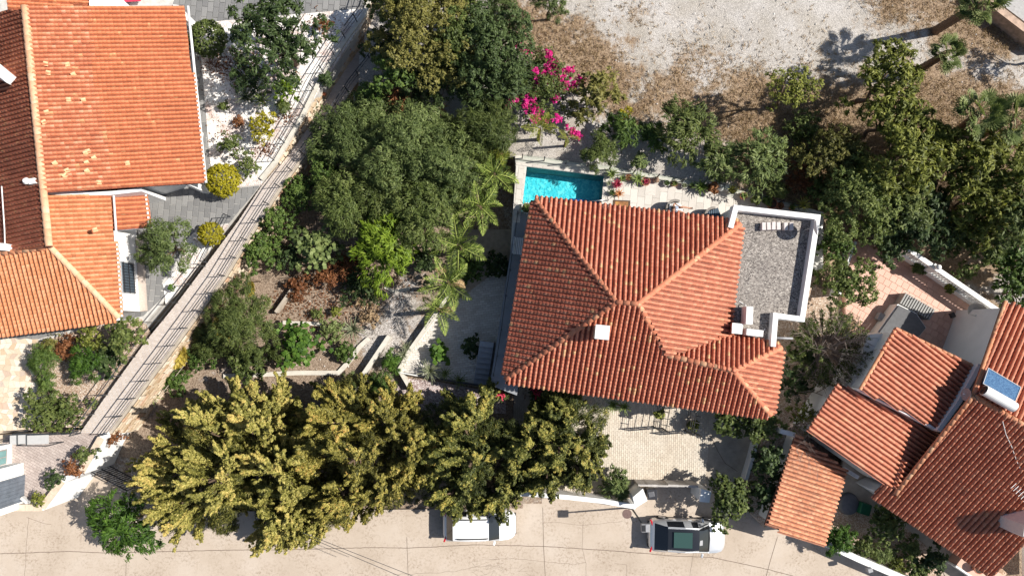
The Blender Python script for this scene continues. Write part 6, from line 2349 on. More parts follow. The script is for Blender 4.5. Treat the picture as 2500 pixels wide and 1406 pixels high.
for k, (i, dx) in enumerate(((8, .06), (12, .06))):
    p = Vector(J[i])
    MB().box(p + Vector((.06, 0, -.01)), (.25, .09, .03), 0, ry=-.1 if k == 0 else .15).build('sandal', mat_plain('brown_sandal', (.10, .05, .03), .7), pe, bevel=.01)
# ------------------------------------------------------------------ golden cypresses
def cypress(label, px, py, rpx, h, mat, seed, tint, nplume=95, lean=(-.25, .18)):
    r = np.random.default_rng(seed)
    z0 = 0.05
    zc = h * .62
    c = P(px, py, zc)
    root = thing('golden_cypress', label, 'cypress tree', (c.x, c.y, z0), 'row of cypresses along the street')
    R = rpx * mpp(zc)
    lf = Leafy(seed)
    axis0 = np.array([c.x, c.y, z0])
    CC, CR, TT, OO, AL = [], [], [], [], []
    mbt = MB()
    mbt.tube((c.x, c.y, z0), (c.x, c.y, h * .85), .22, .05, 8)
    NL = 7
    leaders = [(0.0, 0.0, 1.0)] + [(R * .46 * math.cos(2 * math.pi * k / (NL - 1) + r.uniform(-.5, .5)) * r.uniform(.7, 1.15), R * .46 * math.sin(2 * math.pi * k / (NL - 1)) * r.uniform(.7, 1.15), r.uniform(.62, .95)) for k in range(NL - 1)]
    for lx, ly, lh in leaders[1:]:
        mbt.path([(c.x, c.y, h * .18), (c.x + lx * .7, c.y + ly * .7, h * lh * .45), (c.x + lx, c.y + ly, h * lh * .8)], .10, .03, 6)
    for i in range(nplume):
        f = (i + .5) / nplume                       # 0 low .. 1 top
        lx, ly, lh = leaders[i % NL]
        axis0 = np.array([c.x + lx, c.y + ly, z0])
        if i % NL and r.random() < .72:
            az = math.atan2(ly, lx) + r.normal(0, .75)
        else:
            az = i * 2.399 + r.uniform(-.3, .3)
        zb = h * lh * (.12 + .66 * f)
        reach = R * .66 * (1.05 - .58 * f ** 1.3) * r.uniform(.72, 1.15)
        el = .22 + .72 * f + r.uniform(-.15, .2)
        l = min(max(1.2, reach / max(.4, math.cos(el)) * .95), R * .95)
        d = np.array([math.cos(az), math.sin(az), 0])
        side = np.array([-math.sin(az), math.cos(az), 0])
        wmax = r.uniform(.28, .50)
        bend = r.uniform(-.35, .35)
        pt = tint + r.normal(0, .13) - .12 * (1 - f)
        base = axis0 + np.array([0, 0, zb - z0])

        def along_axis(s):
            e = el + .35 * s
            p_ = base + d * (s * l * np.cos(e))[:, None] + np.array([0, 0, 1]) * (s * l * np.sin(e))[:, None] * .62
            p_ = p_ + side * (bend * l * s ** 2 * .5)[:, None] + np.array([lean[0], lean[1], 0]) * (s ** 2 * l * .45)[:, None]
            t_ = unit(d * np.cos(e)[:, None] + np.array([0, 0, .7]) * np.sin(e)[:, None] + side * (bend * s)[:, None] + np.array([lean[0], lean[1], 0]) * s[:, None] * .7)
            return p_, t_
        # leader and side sprigs, each a rough tapering tuft of nubs
        tufts = [(.15, 1.0, 0.0, 0.0, wmax)]
        for q in range(int(3 + l * 1.1)):
            s0 = r.uniform(.22, .85)
            tufts.append((s0, r.uniform(.18, .34) * l * (1.15 - s0 * .6), (1 if q % 2 else -1) * r.uniform(.3, .7), r.uniform(-.25, .5), wmax * r.uniform(.4, .65)))
        for q, (s0, ln, sa, ua, w_) in enumerate(tufts):
            if q == 0:
                n = int(46 + 40 * l / 2.5)
                s = r.uniform(.12, 1, n) ** .8
                s[:2] = (1.0, .97)
                ctr, tg = along_axis(s)
            else:
                n = int(10 + 20 * ln)
                s = r.uniform(0, 1, n) ** .85
                p0, t0 = along_axis(np.array([s0]))
                dr = unit(t0[0] + side * sa + np.array([0, 0, ua]) * .6)
                ctr = p0 + dr * (s * ln)[:, None] + t0 * (.3 * ln * s ** 2)[:, None]
                tg = np.repeat(unit(dr + t0[0] * .5)[None], n, 0)
            w = w_ * np.clip((1.04 - s), 0, 1) ** .65 * np.clip(s * 2.2 + .35, 0, 1)
            a2 = r.uniform(0, 2 * math.pi, n)
            off = side * np.cos(a2)[:, None] + np.array([0, 0, 1]) * np.sin(a2)[:, None]
            k = r.uniform(.35, 1.05, n)
            CC.append(ctr + off * (w * k)[:, None])
            CR.append(np.clip(.05 + w * .26, .05, .13) * r.uniform(.7, 1.4, n))
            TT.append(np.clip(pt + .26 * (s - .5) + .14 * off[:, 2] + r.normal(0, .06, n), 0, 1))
            OO.append(unit(off * .8 + d * .3 + np.array([0, 0, .35])))
            AL.append(tg)
        mbt.tube(base, Vector(base + d * l * .4 * math.cos(el) + np.array([0, 0, l * .4 * math.sin(el) * .62])), .05, .02, 5)
    CC, CR, TT, OO, AL = map(np.concatenate, (CC, CR, TT, OO, AL))
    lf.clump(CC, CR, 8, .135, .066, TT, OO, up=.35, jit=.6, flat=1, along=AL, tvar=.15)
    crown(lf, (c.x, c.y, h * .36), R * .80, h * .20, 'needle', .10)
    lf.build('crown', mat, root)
    mbt.build('trunk', BARK, root)
    return root


cypress('golden yellow feathery cypress nearest the walkway gate, largest of the row', 545, 1160, 252, 7.2, LF['pinegold'], 61, .52, 165)
cypress('golden cypress crown spreading over the street beside the gate-side tree', 705, 1210, 160, 5.6, LF['pinegold'], 62, .42, 85)
cypress('amber-tinged cypress in the middle of the row', 872, 1115, 216, 7.2, LF['pinemid'], 63, .42, 150)
cypress('olive-green cypress whose branches hang over the white car', 1150, 1124, 188, 6.4, LF['pineolive'], 64, .38, 118)
cypress('olive-green cypress at the driveway end of the row', 1362, 1092, 165, 6.0, LF['pineolive'], 65, .40, 110)

# ------------------------------------------------------------------ trees and shrubs: name, category, label, x, y, radius, height, style, leaf, seed, options
V = [
    # garden of the orange-roofed house
    ('clipped_bush', 'bush', 'big dark green clipped ball bush at the top corner of the pebble garden', 509, 96, 44, 2.0, 'ball', 'mid', 101, dict(tint=.45, rz=1.0)),
    ('clipped_bush', 'bush', 'bright yellow clipped ball bush at the pillar of the orange-roofed house', 546, 441, 40, 1.9, 'ball', 'yellow', 102, dict(tint=.5, rz=.95)),
    ('clipped_bush', 'bush', 'yellow-green clipped ball bush beside the walkway railing', 515, 572, 29, 1.4, 'ball', 'yellow', 103, dict(tint=.3, rz=.7)),
    ('clipped_bush', 'bush', 'lime-green rounded bush under the dark spiky tree', 703, 221, 31, 1.5, 'dense', 'lime', 104, dict(tint=.4, rz=.75)),
    ('clipped_bush', 'bush', 'tiny green ball bush in the pebbles by the railing foot', 420, 702, 9, .5, 'ball', 'bright', 105, dict(trunk=False)),
    ('garden_tree', 'tree', 'dark green spiky-branched tree in the pebble garden', 678, 105, 118, 4.6, 'star', 'deep', 106, dict(tint=.52, rz=1.6)),
    ('shrub', 'shrub', 'dull green dark shrub at the foot of the spiky tree', 612, 205, 46, 1.1, 'airy', 'deep', 107, dict(tint=.3)),
    ('shrub', 'shrub', 'golden-yellow loose shrub in the pebble garden', 645, 312, 38, 1.8, 'airy', 'yellow', 108, dict(tint=.35)),
    ('shrub', 'shrub', 'small dark round-leaved shrub casting shadow on the pebbles', 567, 357, 29, 1.4, 'airy', 'mid', 109, dict(tint=.45)),
    ('shrub', 'shrub', 'small olive-green shrub next to the yellow ball bush', 612, 404, 27, 1.2, 'airy', 'mid', 110, dict(tint=.6)),
    ('shrub', 'shrub', 'brownish wispy shrub near the top railing of the pebble garden', 795, 65, 22, 1.0, 'airy', 'rust', 111, dict(tint=.4)),
    ('shrub', 'shrub', 'low rust-red plant amid the white pebbles', 583, 300, 13, .4, 'airy', 'rust', 112, dict(trunk=False)),
    ('shrub', 'shrub', 'tiny green sprout alone in the white pebbles', 547, 261, 8, .4, 'airy', 'mid', 113, dict(trunk=False)),
    ('shrub', 'shrub', 'small silver-green plant below the lime-green rounded bush', 693, 262, 15, .6, 'spray', 'mid', 114, dict(trunk=False)),
    ('shrub', 'shrub', 'little creeping plant spilling over the stone garden wall', 796, 194, 12, .5, 'spray', 'deep', 115, dict(trunk=False, z0=2.2)),
    ('olive_tree', 'tree', 'grey-green olive tree beside the white house wing', 414, 605, 66, 3.0, 'olive', 'grey', 116, dict(tint=.38)),
    # planting bed
    ('shrub', 'shrub', 'dark green feathery shrub at the edge of the stone terrace', 108, 880, 36, 1.6, 'needle', 'green', 117, dict(tint=.5)),
    ('shrub', 'shrub', 'reddish thin shrub between two green shrubs of the bed', 165, 850, 30, .9, 'airy', 'rust', 118, dict(tint=.3)),
    ('shrub', 'shrub', 'sparse pale shrub under the eave of the orange roof', 125, 845, 24, .9, 'airy', 'oliveg', 119, dict(tint=.6)),
    ('shrub', 'shrub', 'wide mid-green shrub in the heart of the planting bed', 218, 885, 44, 1.8, 'needle', 'bright', 120, dict(tint=.3)),
    ('shrub', 'shrub', 'light green shrub below the gutter of the orange roof', 228, 830, 34, 1.6, 'airy', 'gold', 121, dict(tint=.4)),
    ('shrub', 'shrub', 'tall green shrub pushing through the walkway railing', 310, 825, 46, 2.4, 'broad', 'mid', 122, dict(tint=.55)),
    ('shrub', 'shrub', 'dark shrub in shade against the walkway flank', 268, 880, 36, 1.4, 'broad', 'deep', 123, dict(tint=.5)),
    ('shrub', 'shrub', 'small round green shrub on the edge of the bare soil', 117, 938, 23, .9, 'needle', 'green', 124, dict(tint=.6)),
    ('shrub', 'shrub', 'broad olive-green shrub at the foot of the stone terrace', 118, 995, 52, 1.9, 'dense', 'mid', 125, dict(tint=.6)),
    ('shrub', 'shrub', 'green shrub beside the railing at the low end of the bed', 178, 1005, 40, 1.8, 'dense', 'mid', 126, dict(tint=.42)),
    # hedge on the court
    ('hedge_plant', 'hedge plant', 'green and reddish hedge plant along the white street-corner wall, uppermost', 212, 1108, 22, 1.1, 'airy', 'mid', 127, dict(z0=2.6, group='hedge in the court', tint=.5)),
    ('hedge_plant', 'hedge plant', 'reddish hedge plant at the bend of the white street-corner wall', 185, 1140, 24, 1.1, 'airy', 'rust', 128, dict(z0=2.6, group='hedge in the court', tint=.45)),
    ('hedge_plant', 'hedge plant', 'dark green hedge plant in the middle of the coping run', 140, 1170, 22, 1.0, 'airy', 'deep', 129, dict(z0=2.6, group='hedge in the court', tint=.5)),
    ('hedge_plant', 'hedge plant', 'small yellow-green hedge plant in the corner of the court', 98, 1215, 16, .8, 'airy', 'gold', 130, dict(z0=2.6, group='hedge in the court', tint=.5)),
    # big trees above the walkway
    ('olive_gold_tree', 'tree', 'large olive-gold tree at the head of the walkway', 1042, 84, 136, 5.6, 'dense', 'oliveg', 131, dict(tint=.68, z0=1.6)),
    ('olive_gold_tree', 'tree', 'olive-brown tree at the picture top by the walkway', 975, 25, 70, 4.2, 'dense', 'olive', 132, dict(tint=.55, z0=1.4)),
    ('green_tree', 'tree', 'bright mid-green tree overhanging the railing below the olive-gold tree', 965, 175, 56, 4.0, 'broad', 'green', 133, dict(tint=.55, z0=1.4)),
    ('green_tree', 'tree', 'dark grey-green dense tree beside the bougainvillea', 1190, 122, 112, 4.8, 'dense', 'deep', 134, dict(tint=.68, z0=2)),
    ('shrub', 'shrub', 'deep green oleander-like shrub above the curved gravel path', 1088, 192, 74, 2.4, 'spray', 'deep', 135, dict(tint=.6)),
    ('shrub', 'shrub', 'wide deep green shrub between gravel path and bougainvillea', 1215, 215, 94, 3.0, 'spray', 'deep', 136, dict(tint=.62)),
    ('pine_tree', 'tree', 'blue-green feathery tree cut by the top edge over the dry lot', 1222, 8, 38, 3.4, 'needle', 'grey', 137, dict(tint=.3, z0=2.5)),
    ('pine_tree', 'tree', 'second blue-green feathery tree at the top edge, beside its shadow on dry grass', 1345, 0, 42, 3.2, 'needle', 'grey', 138, dict(tint=.3, z0=2.5)),
    ('shrub', 'shrub', 'olive shrub between the olive-gold tree and the feathery tree', 1140, 18, 48, 2.8, 'dense', 'olive', 139, dict(tint=.5, z0=2.3)),
    ('shrub', 'shrub', 'green shrub at the walkway railing above the grey-green mass', 908, 238, 34, 2.0, 'broad', 'green', 140, dict(tint=.55)),
    ('dead_shrub', 'shrub', 'dried rust-orange shrub beside the paired yuccas', 972, 240, 42, 1.3, 'airy', 'rust', 141, dict(tint=.6)),
    # slope above the terrace
    ('shrub', 'shrub', 'pale leathery green shrub flanking the bougainvillea on its lot side', 1452, 235, 62, 2.8, 'star', 'oliveg', 142, dict(tint=.6, z0=2.4)),
    ('shrub', 'shrub', 'low dark green shrub in front of the pale leathery shrub', 1515, 318, 44, 1.8, 'spray', 'green', 143, dict(tint=.45)),
    ('shrub', 'shrub', 'small golden flowering shrub at the edge of the dry lot', 1523, 283, 20, .8, 'airy', 'yellow', 144, dict(tint=.5, z0=2.4)),
    ('oleander', 'shrub', 'round green oleander with a few red blooms above the terrace', 1672, 318, 74, 2.8, 'spray', 'mid', 145, dict(tint=.55)),
    ('shrub', 'shrub', 'fine-twigged olive-green round shrub on white gravel by the pool', 1466, 371, 42, 1.7, 'needle', 'olive', 146, dict(tint=.45)),
    ('shrub', 'shrub', 'small grey-green bush on the gravel between two larger shrubs', 1561, 397, 18, 1.0, 'spray', 'grey', 147, dict(tint=.6)),
    ('shrub', 'shrub', 'light green bush on the gravel behind the arching agave', 1742, 398, 48, 2.0, 'spray', 'grey', 148, dict(tint=.62)),
    ('shrub', 'shrub', 'large light green bush at the darker end of the gravel slope', 1838, 395, 72, 2.8, 'spray', 'grey', 149, dict(tint=.55)),
    ('shrub', 'shrub', 'small leafy bush beyond the golden potted plant', 1896, 467, 22, 1.3, 'spray', 'mid', 150, dict(tint=.6)),
    ('shrub', 'shrub', 'green shrub joining oleander and pale leathery shrub', 1590, 335, 36, 1.5, 'spray', 'green', 151, dict(tint=.5)),
    ('yellowing_tree', 'tree', 'thin yellowing tree standing alone on the dry lot', 1925, 222, 58, 4.0, 'airy', 'gold', 152, dict(tint=.62, z0=2.4)),
    # wooded corner
    ('ash_tree', 'tree', 'yellow-green tree below the leaning fan palm', 2155, 205, 92, 4.6, 'star', 'gold', 153, dict(tint=.45, z0=2.4)),
    ('ash_tree', 'tree', 'yellow-green tree in the clearing beside the fan palm pair', 2175, 300, 74, 4.4, 'star', 'gold', 154, dict(tint=.40, z0=2.3)),
    ('ash_tree', 'tree', 'dull brown-green tree at the edge of the shaded gravel', 2020, 390, 78, 3.6, 'dense', 'oliveg', 155, dict(tint=.28, z0=2.2)),
    ('ash_tree', 'tree', 'tall yellow-green tree in the middle of the wooded corner', 2190, 400, 100, 5.4, 'star', 'gold', 156, dict(tint=.40, z0=2.2)),
    ('ash_tree', 'tree', 'sunlit green tree under the fan palm pair', 2330, 400, 100, 4.6, 'star', 'gold', 157, dict(tint=.38, z0=2.2)),
    ('ash_tree', 'tree', 'broad sunlit green tree in the wooded corner near the frame edge', 2425, 445, 110, 5.0, 'star', 'gold', 158, dict(tint=.35, z0=2.2)),
    ('olive_tree', 'tree', 'grey-green round tree above the pink terrace corner', 2085, 490, 92, 4.8, 'dense', 'olive', 159, dict(tint=.62, z0=2.0)),
    ('dark_tree', 'tree', 'deep green shaded tree in the hollow of the wooded corner', 2240, 540, 90, 3.4, 'star', 'deep', 160, dict(tint=.35, z0=1.8)),
    ('ash_tree', 'tree', 'sunlit tree spilling towards the balustrade', 2350, 505, 95, 4.4, 'star', 'gold', 161, dict(tint=.42, z0=1.0)),
    ('dark_tree', 'tree', 'dark green tree behind the end of the balustrade', 2468, 640, 80, 3.0, 'broad', 'green', 162, dict(tint=.45, z0=.7)),
    ('dark_tree', 'tree', 'olive-dark tree by the balustrade ball finial', 2305, 575, 50, 2.4, 'star', 'mid', 163, dict(tint=.35, z0=.7)),
    ('shrub', 'shrub', 'silvery sage shrub outside the balustrade', 2350, 665, 24, 1.4, 'dense', 'grey', 164, dict(tint=.55, z0=.6)),
    ('ash_tree', 'tree', 'dim green tree cut by the frame edge at mid height', 2480, 540, 70, 5.0, 'star', 'mid', 165, dict(tint=.4, z0=2.0)),
    ('citrus_tree', 'tree', 'glossy dark tree overhanging the head of the pink terrace', 2165, 600, 50, 2.4, 'broad', 'deep', 166, dict(tint=.6, z0=1.0)),
    ('shrub', 'shrub', 'dark shrub between the gravel roof and grey-green round tree', 2030, 600, 44, 2.4, 'dense', 'green', 167, dict(tint=.35, z0=1.2)),
    ('olive_tree', 'tree', 'grey-olive shrub tree beside the parapet and pink terrace', 2050, 690, 66, 3.4, 'dense', 'olive', 168, dict(tint=.5, z0=.8)),
    ('shrub', 'shrub', 'brownish shrub in shadow by the shaded gravel', 1960, 440, 50, 1.6, 'airy', 'rust', 169, dict(tint=.25, z0=2.3)),
    ('shrub', 'shrub', 'shaded shrub under the yellowing tree of the lot', 1960, 330, 52, 1.2, 'airy', 'olive', 170, dict(tint=.3, z0=2.4)),
    ('olive_gold_tree', 'tree', 'dark olive tree between olive-gold tree and dense tree at the top', 1125, 100, 70, 4.4, 'dense', 'olive', 260, dict(tint=.35, z0=1.9)),
    ('shrub', 'shrub', 'dark shrub beneath the olive-gold tree beside the upper railing', 945, 115, 50, 2.6, 'dense', 'deep', 261, dict(tint=.5, z0=1.2)),
    ('shrub', 'shrub', 'deep green shrub under the bright tree by the rust shrub', 1010, 205, 44, 2.2, 'spray', 'deep', 262, dict(tint=.5, z0=1.4)),
    ('olive_tree', 'tree', 'olive-green tree at the top of the central mass by the rust shrub', 915, 292, 72, 3.2, 'olive', 'grey', 240, dict(tint=.4)),
    ('olive_tree', 'tree', 'grey-green tree below the paired yuccas', 1010, 318, 62, 3.6, 'olive', 'grey', 241, dict(tint=.5, z0=1.2)),
    ('olive_tree', 'tree', 'shaded green tree in the heart of the central mass', 935, 470, 80, 4.0, 'olive', 'mid', 242, dict(tint=.4)),
    ('olive_tree', 'tree', 'olive-green tree between juniper and palms', 1130, 372, 70, 4.0, 'olive', 'olive', 243, dict(tint=.45)),
    ('olive_tree', 'tree', 'green tree between the wall bushes and the central mass', 800, 445, 54, 2.8, 'dense', 'green', 244, dict(tint=.4)),
    ('olive_tree', 'tree', 'dull green tree behind the second feather palm', 1115, 485, 66, 3.6, 'olive', 'olive', 245, dict(tint=.4)),
    ('shrub', 'shrub', 'dark green shrub filling the shade between fig and wall bushes', 712, 625, 40, 1.5, 'dense', 'deep', 246, dict(tint=.5)),
    ('shrub', 'shrub', 'dark green shrub below the lime-green tree on the shaded bed', 905, 700, 36, 1.0, 'airy', 'deep', 247, dict(tint=.5)),
    ('shrub', 'shrub', 'rusty low shrub on the shaded bed beside the lime-green tree', 850, 655, 36, 1.0, 'airy', 'rust', 248, dict(tint=.3)),
    ('shrub', 'shrub', 'brown twiggy shrub at the top of the dry bed', 730, 700, 32, .9, 'airy', 'rust', 249, dict(tint=.2)),
    ('shrub', 'shrub', 'green shrub hugging the wispy tree on its walkway side', 520, 830, 46, 1.8, 'needle', 'mid', 250, dict(tint=.35)),
    ('shrub', 'shrub', 'dark green shrub at the base of the feather palm row', 1040, 640, 38, 1.4, 'broad', 'deep', 251, dict(tint=.5)),
    ('shrub', 'shrub', 'low green shrub between feather palms and courtyard shade', 1150, 660, 34, 1.2, 'broad', 'green', 252, dict(tint=.3)),
    ('shrub', 'shrub', 'soft shrub behind the golden cypress at the planter corner', 930, 935, 34, 1.4, 'needle', 'green', 253, dict(tint=.45)),
    ('ash_tree', 'tree', 'olive-green tree filling the gap beside the grey-green round tree', 2190, 495, 70, 4.2, 'star', 'mid', 230, dict(tint=.5, z0=2.0)),
    ('dark_tree', 'tree', 'dark low tree in the hollow above the terrace head', 2160, 545, 60, 2.6, 'star', 'deep', 231, dict(tint=.5, z0=1.8)),
    ('ash_tree', 'tree', 'yellow-green young tree between the clearing and the fan palm pair', 2262, 345, 58, 3.6, 'star', 'gold', 232, dict(tint=.45, z0=2.3)),
    ('dark_tree', 'tree', 'shaded green tree under the broad sunlit tree', 2405, 575, 72, 3.2, 'star', 'mid', 233, dict(tint=.4, z0=1.0)),
    ('dark_tree', 'tree', 'green tree at the frame edge beyond the tiled gable', 2490, 715, 50, 2.4, 'broad', 'green', 234, dict(tint=.4, z0=.6)),
    ('ash_tree', 'tree', 'brown-green thicket tree at the shaded gravel end', 2080, 415, 62, 3.4, 'dense', 'oliveg', 235, dict(tint=.35, z0=2.2)),
    ('shrub', 'shrub', 'dusky shrub between terrace end and thicket', 2010, 470, 48, 2.2, 'dense', 'olive', 236, dict(tint=.3, z0=2.2)),
    # central garden
    ('olive_tree', 'tree', 'grey-green tree of the central mass nearest the walkway', 850, 335, 88, 3.7, 'olive', 'grey', 171, dict(tint=.30)),
    ('olive_tree', 'tree', 'feathery light grey-green tree crowning the central mass', 985, 385, 120, 5.2, 'olive', 'grey', 172, dict(tint=.44)),
    ('olive_tree', 'tree', 'grey-green tree between the crowning tree and the palms', 1085, 420, 105, 4.8, 'olive', 'grey', 173, dict(tint=.36)),
    ('olive_tree', 'tree', 'darker grey-green tree above the lime-leaved tree', 1045, 530, 88, 4.6, 'olive', 'olive', 174, dict(tint=.45)),
    ('olive_tree', 'tree', 'dull olive tree above the fig', 850, 500, 78, 4.2, 'olive', 'olive', 175, dict(tint=.42)),
    ('juniper', 'shrub', 'upright yellow-green juniper above the palms', 1195, 325, 78, 3.2, 'needle', 'mid', 176, dict(tint=.35, z0=1.4)),
    ('juniper', 'shrub', 'grey thin shrub beside the bench beam', 1080, 315, 40, 1.8, 'needle', 'grey', 177, dict(tint=.5, z0=1.3)),
    ('shrub', 'shrub', 'yellow-green bush at the walkway edge of the central mass', 785, 388, 32, 2.2, 'broad', 'green', 178, dict(tint=.75)),
    ('hedge_bush', 'bush', 'bright green bush against the retaining wall, lowest of three', 645, 615, 50, 2.4, 'dense', 'green', 179, dict(tint=.58, group='bushes along the retaining wall')),
    ('hedge_bush', 'bush', 'green bush against the retaining wall, middle of three', 690, 545, 46, 2.4, 'dense', 'green', 180, dict(tint=.55, group='bushes along the retaining wall')),
    ('hedge_bush', 'bush', 'green bush against the retaining wall, uppermost of three', 735, 475, 42, 2.2, 'dense', 'green', 181, dict(tint=.5, group='bushes along the retaining wall')),
    ('fig_tree', 'tree', 'fig tree with pale lobed leaves beside the lime-green tree', 778, 612, 58, 2.6, 'big', 'grey', 182, dict(tint=.55)),
    ('lime_tree', 'tree', 'vivid lime-green feathery tree in the central garden', 948, 610, 82, 4.0, 'spray', 'lime', 183, dict(tint=.52)),
    ('vine_bush', 'bush', 'bright green round-leaved vine above the lime-green tree', 925, 540, 46, 3.0, 'big', 'bright', 184, dict(tint=.55)),
    ('shrub', 'shrub', 'dried brown-red shrub below the fig', 802, 672, 34, 1.4, 'airy', 'rust', 185, dict(tint=.4)),
    ('wispy_tree', 'tree', 'soft wispy green tamarisk-like tree beside the dry bed', 598, 790, 88, 3.6, 'needle', 'mid', 186, dict(tint=.42)),
    ('round_leaf_bush', 'bush', 'glossy green bush with large round leaves', 735, 846, 58, 1.9, 'big', 'bright', 187, dict(tint=.38)),
    ('shrub', 'shrub', 'dark leafy shrub between the wispy tree and edging', 612, 885, 48, 1.6, 'broad', 'mid', 188, dict(tint=.35)),
    ('shrub', 'shrub', 'low green mound beside the gravel path bend', 843, 860, 26, .9, 'dense', 'green', 189, dict(tint=.5)),
    ('shrub', 'shrub', 'pale twiggy shrub next to the silver agave', 812, 803, 28, 1.0, 'airy', 'grey', 190, dict(tint=.7)),
    ('shrub', 'shrub', 'soft grey-green shrub at the end of the low wall', 855, 935, 26, 1.1, 'needle', 'grey', 191, dict(tint=.5)),
    ('shrub', 'shrub', 'fresh green feathery shrub at the corner of the courtyard edge', 957, 882, 24, 1.2, 'needle', 'bright', 192, dict(tint=.55)),
    ('shrub', 'shrub', 'green shrub under the golden reed plume at the retaining wall', 492, 868, 34, 1.2, 'dense', 'green', 193, dict(tint=.35)),
    ('shrub', 'shrub', 'low green cover below the retaining wall near the gate', 430, 925, 34, .9, 'dense', 'green', 194, dict(tint=.4)),
    ('shrub', 'shrub', 'dry brown shrub at the low end of the retaining wall', 285, 1066, 20, .9, 'airy', 'rust', 195, dict(tint=.35, z0=1.9)),
    ('shrub', 'shrub', 'tiny green seedling shrub on bare soil in the dry bed', 775, 765, 13, .5, 'airy', 'mid', 196, dict(tint=.7, trunk=False)),
    ('shrub', 'shrub', 'second small yellow-green seedling shrub in the dry bed', 822, 760, 13, .5, 'airy', 'gold', 197, dict(tint=.6, trunk=False)),
    ('shrub', 'shrub', 'pale dried shrub near the shaded gravel of the dry bed', 880, 725, 24, .7, 'airy', 'dry', 198, dict(tint=.4)),
    ('shrub', 'shrub', 'dried grassy shrub beside the silver agave on the gravel', 905, 772, 24, .7, 'airy', 'dry', 199, dict(tint=.3)),
    ('shrub', 'shrub', 'bright round-leaved small plant in the courtyard corner', 1072, 862, 22, 1.0, 'big', 'bright', 200, dict(tint=.6, trunk=False)),
    ('shrub', 'shrub', 'dark potless shrub in the shade of the house by the stair', 1150, 845, 22, 1.0, 'broad', 'deep', 201, dict(tint=.4)),
    ('shrub', 'shrub', 'dark shrub in deep shade below the palm row', 1215, 650, 30, 1.2, 'broad', 'deep', 202, dict(tint=.3)),
    ('shrub', 'shrub', 'dark ground shrub beneath the dense garden near the lime-green tree', 870, 690, 50, .9, 'airy', 'deep', 203, dict(tint=.3)),
    # street side
    ('street_tree', 'tree', 'fresh green leafy tree at the street beside the golden cypress', 312, 1272, 78, 3.4, 'spray', 'bright', 204, dict(tint=.30, z0=0)),
    ('citrus_tree', 'tree', 'glossy dark green citrus tree at the gate pier', 1778, 1212, 58, 2.9, 'broad', 'mid', 205, dict(tint=.36, z0=0)),
    ('shrub', 'shrub', 'grey-green spiky-leaved shrub behind the low street wall', 1502, 1180, 36, 1.3, 'spray', 'grey', 206, dict(tint=.4, z0=.1)),
    ('shrub', 'shrub', 'dark climbing shrub along the shaded concrete ramp', 1872, 1120, 40, 2.2, 'broad', 'deep', 207, dict(tint=.5, z0=.7)),
    ('shrub', 'shrub', 'dark shrub between the lean-to wall and the citrus tree', 1870, 1195, 40, 2.0, 'broad', 'deep', 208, dict(tint=.5, z0=.6)),
    ('shrub', 'shrub', 'green climber under the tiled eave by the flower pots', 1775, 1020, 46, 2.2, 'broad', 'mid', 209, dict(tint=.35, z0=.1)),
    ('shrub', 'shrub', 'green climber wrapping the pointed roof corner', 1858, 1030, 46, 2.8, 'broad', 'mid', 210, dict(tint=.48, z0=.3)),
    ('shrub', 'shrub', 'yellowing shrub in the yard below the dry spiky tree', 1962, 1020, 40, 2.2, 'airy', 'gold', 211, dict(tint=.4, z0=.8)),
    ('shrub', 'shrub', 'dark green shrub beside the lower tiled eave in the yard', 1935, 930, 42, 1.8, 'broad', 'deep', 212, dict(tint=.45, z0=.8)),
    ('shrub', 'shrub', 'shaded shrub at the gravel roof downpipe', 1950, 860, 34, 1.8, 'broad', 'mid', 213, dict(tint=.3, z0=.8)),
    # planted court of the salmon house
    ('shrub', 'shrub', 'glossy green bush in the middle of the planted court', 2153, 1275, 44, 1.8, 'broad', 'mid', 214, dict(tint=.50, z0=.3)),
    ('shrub', 'shrub', 'green shrub at the foot of the weathered lean-to', 2042, 1312, 36, 1.6, 'spray', 'bright', 215, dict(tint=.2, z0=.3)),
    ('shrub', 'shrub', 'olive-green bush by the white street wall of the court', 2100, 1330, 27, 1.2, 'dense', 'mid', 216, dict(tint=.5, z0=.3)),
    ('shrub', 'shrub', 'yellow-green bush under the long salmon eave', 2214, 1333, 28, 1.3, 'dense', 'mid', 217, dict(tint=.65, z0=.3)),
    ('shrub', 'shrub', 'dark bush beside the sunlit corner of the court', 2270, 1362, 36, 1.4, 'broad', 'deep', 218, dict(tint=.4, z0=.3)),
    ('shrub', 'shrub', 'pale silvery plant along the white street wall', 2150, 1350, 24, .9, 'needle', 'grey', 219, dict(tint=.6, z0=.3)),
    ('shrub', 'shrub', 'mixed dull shrub at the lower edge of the court', 2235, 1385, 30, 1.1, 'dense', 'olive', 220, dict(tint=.45, z0=.3)),
    ('shrub', 'shrub', 'brown-green shrub next to the pale silvery plant', 2185, 1372, 24, .8, 'airy', 'gold', 221, dict(tint=.3, z0=.3)),
    ('shrub', 'shrub', 'small green pot bush against the base of the balustrade', 2240, 655, 14, .7, 'broad', 'mid', 222, dict(tint=.4, z0=1.0, trunk=False)),
    ('shrub', 'shrub', 'little plant halfway along the base of the balustrade', 2315, 703, 12, .7, 'broad', 'gold', 223, dict(tint=.4, z0=1.0, trunk=False)),
    # outside the frame, known by its shadow
    ('shrub', 'shrub', 'rounded shrub just beyond the frame whose shadow falls on the dry lot', 2590, 112, 44, 3.2, 'airy', 'mid', 224, dict(tint=.4, z0=2.45)),
]
for name, cat, lab, x, y, r_, h, sty, leaf, seed, opt in V:
    plant(name, cat, lab, x, y, r_, h, sty, LF[leaf], seed, **opt)

